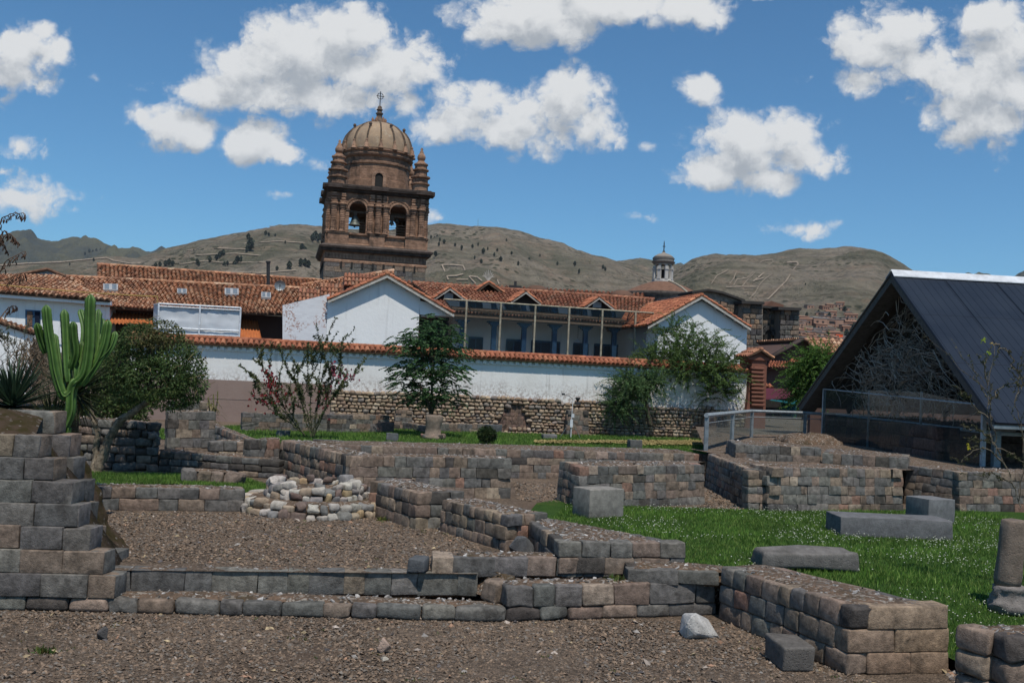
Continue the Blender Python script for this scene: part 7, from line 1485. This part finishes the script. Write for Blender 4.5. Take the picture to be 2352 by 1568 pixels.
# red flowered shrub
def wand_shrub(label, basepx, d, wands, seed, name, lcol, lsz, flw=None, group=None, cat='shrub', lden=46, fsz=.13, stem=(.075, .06, .04), rad=.022, sec=3):
    r = np.random.default_rng(seed); b = AT(*basepx, d); t = thing(name, label, cat, b, group); ms, ml, mf = MB(), MB(), MB()
    def wand(P, w, den):
        P = np.array(P); n = len(P) - 1; ms.tube(list(P), list(np.linspace(w, w * .25, n + 1)), 4, np.array(stem) * r.uniform(.7, 1.3), False); m = den; u = r.uniform(.12, 1, m) * n; i = np.minimum(u.astype(int), n - 1); f = (u - i)[:, None]; p = P[i] * (1 - f) + P[i + 1] * f; ax = P[i + 1] - P[i]
        leaves(ml, p, ax / (np.linalg.norm(ax, axis=1, keepdims=True) + 1e-6) * .6 + r.normal(0, .7, (m, 3)), lsz * r.uniform(.6, 1.3, m), lsz * .22, shades(lcol, m, r, .5, 1.6), r, .1)
        return P
    for pts, k in wands:
        Q = [AT(x, y, d + k * i / (len(pts) - 1)) for i, (x, y) in enumerate(pts)]; fine = []
        for a, c in zip(Q[:-1], Q[1:]): fine += wob(a, c, 4, r, .025)[:-1]
        fine.append(Q[-1]); P = wand(fine, rad, lden)
        for _ in range(sec):
            i = r.integers(len(P) // 4, len(P) - 1); l = r.uniform(.25, .8) * np.linalg.norm(P[-1] - P[0]) * .35; ax = (P[-1] - P[0]) / np.linalg.norm(P[-1] - P[0]); dd = ax + r.normal(0, .5, 3) * (1, 1, .5) + np.array((0, 0, .15)); wand(wob(P[i], P[i] + dd * l, 5, r, .02), rad * .5, int(lden * .6))
    for (x, y, rx, ry, n, c) in (flw or []):
        for _ in range(n):
            p = AT(x + r.normal(0, rx), y + r.normal(0, ry), d + r.uniform(-.4, .4)); leaves(mf, np.tile(p, (3, 1)), np.array((0, 0, -1)) + r.normal(0, .3, (3, 3)), fsz, fsz * .27, np.tile(c, (3, 1)) * r.uniform(.7, 1.3, (3, 1)), r)
    ms.build('stems', M['bark'], t); ml.build('leaves', M['leaf'], t)
    if mf.n: mf.build('flowers', M['leaf'], t)['kind'] = 'stuff'
    return t
W_ = [([(715, 1003), (700, 960), (690, 900), (672, 820)], .3), ([(715, 1003), (712, 930), (708, 860), (700, 790)], 0), ([(720, 1003), (728, 930), (735, 850), (742, 765)], .2), ([(720, 1003), (745, 940), (758, 860), (762, 780)], -.2), ([(700, 1000), (660, 950), (630, 890), (612, 815)], .3), ([(700, 1000), (665, 945), (640, 880), (650, 800)], -.3), ([(700, 998), (650, 960), (610, 930), (585, 880)], 0),
      ([(715, 990), (760, 920), (790, 880), (835, 845)], .2), ([(725, 980), (770, 900), (780, 850), (775, 800)], -.3), ([(720, 1003), (700, 930), (680, 880), (655, 850)], .4), ([(690, 990), (640, 940), (600, 880), (575, 860)], -.2), ([(718, 1000), (735, 900), (748, 830), (735, 775)], -.1), ([(715, 990), (690, 920), (720, 850), (715, 815)], .1), ([(700, 1000), (640, 930), (618, 860), (590, 820)], .1), ([(722, 1000), (750, 930), (745, 880), (770, 845)], .3)]
wand_shrub('straggling shrub with upright twigs and red hanging flowers before the garden wall', (710, 1004), 41, W_, 71, 'flowering_shrub', (.075, .095, .036), .12, [(620, 870, 10, 14, 60, (.22, .02, .025)), (765, 850, 10, 14, 40, (.30, .07, .10)), (640, 905, 24, 16, 50, (.20, .03, .03)), (745, 905, 14, 18, 30, (.22, .04, .05)), (600, 905, 16, 14, 30, (.25, .025, .03)), (800, 860, 12, 8, 25, (.26, .08, .10))], None, 'shrub', 120, rad=.022, sec=6, stem=(.07, .07, .042))
# bare wiry bush at the left, dead bracken, vines
W_ = [([(60, 900), (40, 850), (20, 800), (-5, 760)], .2), ([(60, 900), (55, 840), (50, 790), (62, 750)], 0), ([(60, 900), (80, 850), (85, 800), (70, 770)], .2), ([(50, 890), (20, 840), (10, 780), (-10, 735)], 0), ([(70, 890), (40, 830), (30, 790), (10, 770)], -.3), ([(60, 900), (90, 860), (100, 820), (95, 790)], .1)]
wand_shrub('wispy grey green bush behind the yucca at the left edge', (60, 905), 22, W_, 72, 'bush', (.09, .105, .06), .05, None, None, 'bush', 60, .1, (.12, .10, .075), .01, 7)
r = np.random.default_rng(73); dv_ = thing('dry_creeper', 'hanging mass of dead brown creeper behind the cactus', 'plant', AT(80, 950, 20.5)); mb = MB()
for i in range(420):
    p = AT(r.normal(82, 22), r.uniform(770, 900), 20.5 + r.uniform(-.4, .6)); pts = [p]
    for q in range(5): p = p + np.array((r.normal(0, .06), r.normal(0, .05), -r.uniform(.0, .13))); pts.append(p)
    mb.tube(pts, .006, 3, np.array((.17, .125, .085)) * r.uniform(.5, 1.5), False)
mb.build('strands', M['bark'], dv_)
r = np.random.default_rng(74); st = thing('dry_flower_stalk', 'drooping dry flower stalk with curled pods entering at the left edge', 'plant', AT(-30, 700, 14)); mb = MB(); mp_ = MB()
for pts in ([(-40, 700), (-15, 560), (5, 500), (35, 487), (58, 492)], [(-40, 700), (-10, 560), (10, 530), (28, 542), (37, 552)], [(-40, 760), (-10, 640), (20, 595), (58, 577)], [(-40, 700), (-20, 560), (0, 540), (10, 570)], [(-30, 800), (0, 730), (20, 705), (36, 702)], [(-40, 720), (0, 645), (30, 635), (55, 628)]):
    Q = [AT(x, y, 14 + r.uniform(-.2, .2)) for x, y in pts]; fine = []
    for a, b in zip(Q[:-1], Q[1:]): fine += wob(a, b, 5, r, .006)[:-1]
    fine.append(Q[-1]); mb.tube(fine, list(np.linspace(.014, .004, len(fine))), 4, (.13, .08, .05), False)
    for i in range(8, len(fine)):
        for q in range(2): p = fine[i]; e = p + np.array((r.uniform(-.03, .05), r.normal(0, .03), -r.uniform(.05, .10))); mp_.tube([p, (p + e) / 2 + (.015, 0, 0), e, e + (-.008, 0, -.02)], [.003, .005, .011, .002], 4, np.array((.085, .05, .035)) * r.uniform(.7, 1.4), False)
mb.build('stalks', M['bark'], st); mp_.build('pods', M['bark'], st)['kind'] = 'stuff'
# maize plant
r = np.random.default_rng(75); mz = thing('maize_plant', 'clump of ripe maize stalks against the brown painted wall', 'plant', AT(487, 985, 42)); mb, ml = MB(), MB()
for x, top in ((478, 912), (490, 905), (500, 898), (485, 925), (494, 930)):
    a, b = AT(487 + (x - 487) * .4, 988, 42), AT(x, top, 42); mb.tube(wob(a, b, 4, r, .02), .025, 5, (.16, .15, .06)); 
    for i in range(9):
        c = a + (b - a) * (.2 + .085 * i); an = r.uniform(0, 6.28); dvv = np.array((math.cos(an), math.sin(an), .7)); vs = []; l = r.uniform(.35, .6)
        for q in range(5): u = q / 4; p = c + dvv * u * l - np.array((0, 0, 1)) * u * u * l * 1.1; w = .035 * (1 - u * .85); sd = np.cross(dvv, (0, 0, 1)); sd /= np.linalg.norm(sd); vs += [p + sd * w, p - sd * w]
        ml.add(vs, [(2 * q, 2 * q + 1, 2 * q + 3, 2 * q + 2) for q in range(4)], np.array([(.12, .12, .035), (.09, .12, .035), (.17, .14, .06)][r.integers(3)]) * r.uniform(.7, 1.3))
mb.build('stalks', M['bark'], mz); ml.build('leaves', M['leaf'], mz)
# small round bush on the far lawn
r = np.random.default_rng(76); q = G(1117, 1022); rb_ = thing('round_bush', 'small round dark bush on the far lawn', 'bush', q); mb = MB(); [mb.tube(wob(q, q + np.array((r.normal(0, .2), r.normal(0, .2), .45)), 3, r, .02), .02, 4, BARK) for _ in range(6)]; mb.build('stems', M['bark'], rb_)
mb = MB(); C, Dn = blob_points([(q + (0, 0, .45), .40, .4, .34), (q + (-.15, 0, .5), .22, .2, .2), (q + (.18, 0, .42), .22, .22, .22)], 2600, r, .4); leaves(mb, C, Dn + r.normal(0, .5, C.shape), .10, .02, shades((.036, .062, .022), len(C), r), r); mb.build('foliage', M['leaf'], rb_)
# sparse shrub at the right edge
W_ = [([(2345, 1165), (2325, 1110), (2302, 1060), (2280, 1020), (2268, 940), (2272, 870), (2285, 790)], 0), ([(2302, 1060), (2285, 990), (2275, 930), (2250, 880), (2228, 835)], -.1), ([(2270, 960), (2230, 925), (2215, 900)], .1), ([(2285, 1020), (2240, 985), (2205, 975)], .1), ([(2300, 1060), (2265, 1030), (2222, 1045), (2205, 1070)], -.1), ([(2340, 1150), (2352, 1060), (2345, 970), (2330, 920), (2352, 880)], .1), ([(2285, 790), (2310, 800), (2335, 850), (2360, 900)], 0), ([(2270, 930), (2300, 890), (2340, 880)], .1), ([(2290, 1030), (2330, 1040), (2360, 1080)], 0), ([(2275, 900), (2262, 850), (2272, 800)], .05), ([(2325, 1110), (2280, 1085), (2240, 1090)], .1), ([(2285, 1000), (2250, 1010), (2215, 1005)], .1), ([(2330, 925), (2338, 870), (2345, 820)], 0)]
wand_shrub('sparse thorny shrub with small leaves and yellow buds at the right edge', (2345, 1170), 15.2, W_, 81, 'thorny_shrub', (.060, .068, .026), .034, [(2258, 779, 4, 3, 8, (.30, .38, .04)), (2224, 1025, 3, 4, 6, (.45, .38, .03)), (2268, 808, 3, 3, 5, (.28, .36, .04)), (2280, 787, 5, 4, 5, (.30, .22, .08))], None, 'shrub', 60, .04, (.15, .125, .095), .011, 4)
r = np.random.default_rng(77); gs = thing('shrub', 'low green planting behind the glass of the shelter', 'shrub', AT(2120, 980, 42)); mb = MB(); C, Dn = blob_points([(AT(x, y, 42), .7, .5, .35) for x, y in ((2060, 975), (2100, 975), (2150, 980), (2190, 985), (2220, 985), (2030, 970))], 3000, r, .2); leaves(mb, C, Dn + r.normal(0, .8, C.shape), .16, .05, shades((.045, .09, .022), len(C), r), r); mb.build('foliage', M['leaf'], gs)

# ---------------------------------------------------------------- grass, clover, gravel stones
def scatter(poly, n, r, keep=None):
    p = np.array([q[:2] for q in poly], float); lo, hi = p.min(0), p.max(0); o = np.zeros((0, 2))
    while len(o) < n:
        q = lo + (hi - lo) * r.random((n * 2, 2)); ok = inside(q[:, 0], q[:, 1], [tuple(a) for a in p])
        if keep is not None: ok &= keep(q)
        o = np.vstack([o, q[ok]])
    return o[:n]
FOOT = []
def footprints():
    out = []
    for o in bpy.data.objects:
        if o.name.split('.')[0] == 'masonry' and o.parent is not None: pass
    return out
def blades(name, poly, n, zf, r, h=(.03, .08), w=.008, cols=((.082, .172, .024), (.108, .21, .034), (.18, .26, .06), (.055, .122, .018)), keep=None):
    p = scatter(poly, n, r, keep); z = np.array([zf(x, y) for x, y in p]); a = r.uniform(0, 6.283, n); H = r.uniform(*h, n); ln = r.normal(0, .45, (n, 2)) * H[:, None]; pn = np.array([mnoise.noise(Vector((x * .8, y * .8, 1))) for x, y in p])
    H = H * (1 + .5 * pn); sd = np.column_stack([np.cos(a), np.sin(a)]) * w; k = np.array(cols)[r.integers(len(cols), size=n)] * (r.uniform(.7, 1.3, n) * (1 + .45 * pn))[:, None]
    V = np.stack([np.column_stack([p - sd, z - .01]), np.column_stack([p + sd, z - .01]), np.column_stack([p + ln, z + H])], 1).reshape(-1, 3)
    mb = MB(); mb.add(V, np.arange(n * 3).reshape(n, 3), np.repeat(k, 3, 0)); return tag(mb.build(name, M['leaf'], None), kind='stuff')
r = np.random.default_rng(91)
near = [(0.6, 18.2), (1.4, 22.8), (6.2, 23.5), (12, 25.4), (14, 18), (9, 11), (6.0, 10.5), (5.55, 12.3), (4.1, 15.0), (2.9, 15.5), (1.2, 17.2)]
blades('grass', near, 120000, lawn_z, r)
blades('grass', LAWN_L, 26000, lambda x, y: .014, r, (.04, .10), .010)
blades('grass', LAWN_B, 60000, lambda x, y: .012, r, (.05, .13), .016)
# clover flower heads
n = 2600; p = scatter(near, n * 3, r); dn = np.array([mnoise.noise(Vector((x * .55, y * .55, 7))) for x, y in p]); p = p[np.argsort(-dn - r.random(len(p)) * .55)[:n]]; z = np.array([lawn_z(x, y) for x, y in p]) + r.uniform(.05, .11, n)
oc = np.array([(1, 0, 0), (0, 1, 0), (-1, 0, 0), (0, -1, 0), (0, 0, .9), (0, 0, -.6)]); of = np.array([(0, 1, 4), (1, 2, 4), (2, 3, 4), (3, 0, 4), (1, 0, 5), (2, 1, 5), (3, 2, 5), (0, 3, 5)])
V = (np.column_stack([p, z])[:, None] + oc[None] * r.uniform(.007, .0135, (n, 1, 1))).reshape(-1, 3); F_ = (np.arange(n)[:, None, None] * 6 + of[None]).reshape(-1, 3); mb = MB(); mb.add(V, F_, np.repeat(np.array((.50, .52, .42)) * r.uniform(.7, 1.15, (n, 1)), 6, 0)); tag(mb.build('clover_flowers', M['chips'], None), kind='stuff')
# straw streaks on the far lawn
for a, b in (((1250, 1612), (1013, 1022)),):
    p = np.vstack([np.array([G(x, y)[:2] for x, y in zip(r.uniform(1230, 1620, 4200), r.normal(1019, 1.6, 4200))]), np.array([G(x, y)[:2] for x, y in zip(r.uniform(1470, 1620, 3500), r.normal(1021, 2.2, 3500))])]); n = len(p); a_ = r.uniform(0, 6.28, n); sd = np.column_stack([np.cos(a_), np.sin(a_)]) * .10; pe = np.column_stack([-np.sin(a_), np.cos(a_)]) * .02
    V = np.stack([np.column_stack([p - sd, np.full(n, .10)]), np.column_stack([p + sd + pe, np.full(n, .12)]), np.column_stack([p + sd - pe, np.full(n, .14)])], 1).reshape(-1, 3); mb = MB(); mb.add(V, np.arange(n * 3).reshape(n, 3), np.repeat(np.array((.30, .24, .10)) * r.uniform(.6, 1.3, (n, 1)), 3, 0)); tag(mb.build('straw', M['chips'], None), kind='stuff')
def pebbles(name, poly, n, z, sz, r, cols, keep=None):
    p = scatter(poly, n, r, keep); s = sz[0] * (sz[1] / sz[0]) ** (r.random(n) ** 1.8); sc_ = np.stack([s * r.uniform(.7, 1.3, n), s * r.uniform(.6, 1.1, n), s * r.uniform(.35, .8, n)], 1); th = r.uniform(0, 6.28, n)
    V = oc[None] * sc_[:, None] * r.uniform(.7, 1.3, (n, 6, 3)); c, s_ = np.cos(th)[:, None], np.sin(th)[:, None]; V = np.stack([V[:, :, 0] * c - V[:, :, 1] * s_, V[:, :, 0] * s_ + V[:, :, 1] * c, V[:, :, 2] + V[:, :, 0] * r.normal(0, .4, (n, 1))], 2)
    V = V + np.column_stack([p, np.full(n, z) + sc_[:, 2] * .35])[:, None]; col = np.array(cols)[r.integers(len(cols), size=n)] * r.uniform(.7, 1.3, (n, 1)); mb = MB(); mb.add(V.reshape(-1, 3), (np.arange(n)[:, None, None] * 6 + of[None]).reshape(-1, 3), np.repeat(col, 6, 0)); return tag(mb.build(name, M['chips'], None), kind='stuff')
GC = ((.175, .128, .092), (.14, .108, .082), (.215, .155, .11), (.115, .092, .074), (.18, .128, .09), (.155, .135, .115))
GB_ = ((.32, .27, .23), (.30, .18, .12), (.24, .22, .20), (.36, .28, .17), (.10, .09, .09))
fr = [(-7.5, 9.6), (5.4, 9.6), (4.3, 11.8), (3.3, 14.3), (-7.5, 13.3)]
pebbles('gravel', fr, 42000, L0, (.010, .034), r, GC); pebbles('gravel', fr, 420, L0, (.02, .055), r, GB_)
md = [(-8.0, 14.6), (-5.2, 14.1), (.2, 14.6), (-.9, 18.4), (-2.0, 20.5), (-5.4, 19.2), (-8, 18.7)]
pebbles('gravel', md, 26000, -.01, (.010, .036), r, GC); pebbles('gravel', md, 220, -.01, (.02, .055), r, GB_)
pebbles('gravel', [(5.3, 10.9), (5.7, 10.9), (5.7, 12.3), (5.4, 12.3)], 500, L0 + .0, (.015, .05), r, GB_)
pebbles('gravel', [(0.3, 23.5), (1.7, 23.0), (1.5, 27.5), (.2, 27.5)], 2500, -.01, (.015, .05), r, GC); pebbles('gravel', [(4.8, 23.5), (6.2, 23.5), (6, 28), (4.8, 28)], 2500, -.01, (.015, .05), r, GC)

mb = MB()
for (x, y, z, n, s_) in [(G(100, 1500, L0)[0], G(100, 1500, L0)[1], L0, 60, .09), (G(700, 1470, L0)[0], G(700, 1470, L0)[1], L0, 18, .05), (G(1250, 1510, L0)[0], G(1250, 1510, L0)[1], L0, 16, .05), (G(880, 1195)[0], G(880, 1195)[1], 0, 40, .10), (G(1415, 1330, 0)[0], G(1415, 1330, 0)[1], -.02, 50, .12), (G(1255, 1268, 0)[0], G(1255, 1268, 0)[1], .0, 70, .16)] + [(r.uniform(-5.5, 4.2), r.uniform(10.8, 13.2), L0, 10, .04) for _ in range(26)] + [(r.uniform(-4.5, -.5), r.uniform(14.8, 18.6), 0., 9, .04) for _ in range(18)]:
    c = np.column_stack([x + r.normal(0, s_ * .6, n), y + r.normal(0, s_ * .5, n), np.full(n, z)]); leaves(mb, c, r.normal(0, .5, (n, 3)) + np.array((0, 0, .9)), s_ * r.uniform(.5, 1.2, n), s_ * .14, shades((.085, .12, .03), n, r, .5, 1.4, .3), r)
tag(mb.build('weeds', M['leaf'], None), kind='stuff')

# ---------------------------------------------------------------- air
hz = MB(); hz.box((-9200, -3200, -2.8), (18400, 0, 0), (0, 12400, 0), (0, 0, max(float(h[1][:, :, 2].max()) for h in HILLS.values()) + 20)); hm = bpy.data.materials.new('haze'); hm.use_nodes = True; ht = hm.node_tree; ht.nodes.clear()
pv = N(ht, 'ShaderNodeVolumePrincipled'); pv.inputs['Color'].default_value = (.82, .90, 1, 1); pv.inputs['Density'].default_value = .00004; pv.inputs['Anisotropy'].default_value = .2
ho = N(ht, 'ShaderNodeOutputMaterial'); ht.links.new(pv.outputs[0], ho.inputs['Volume'])
tag(hz.build('haze', hm, None), kind='stuff')
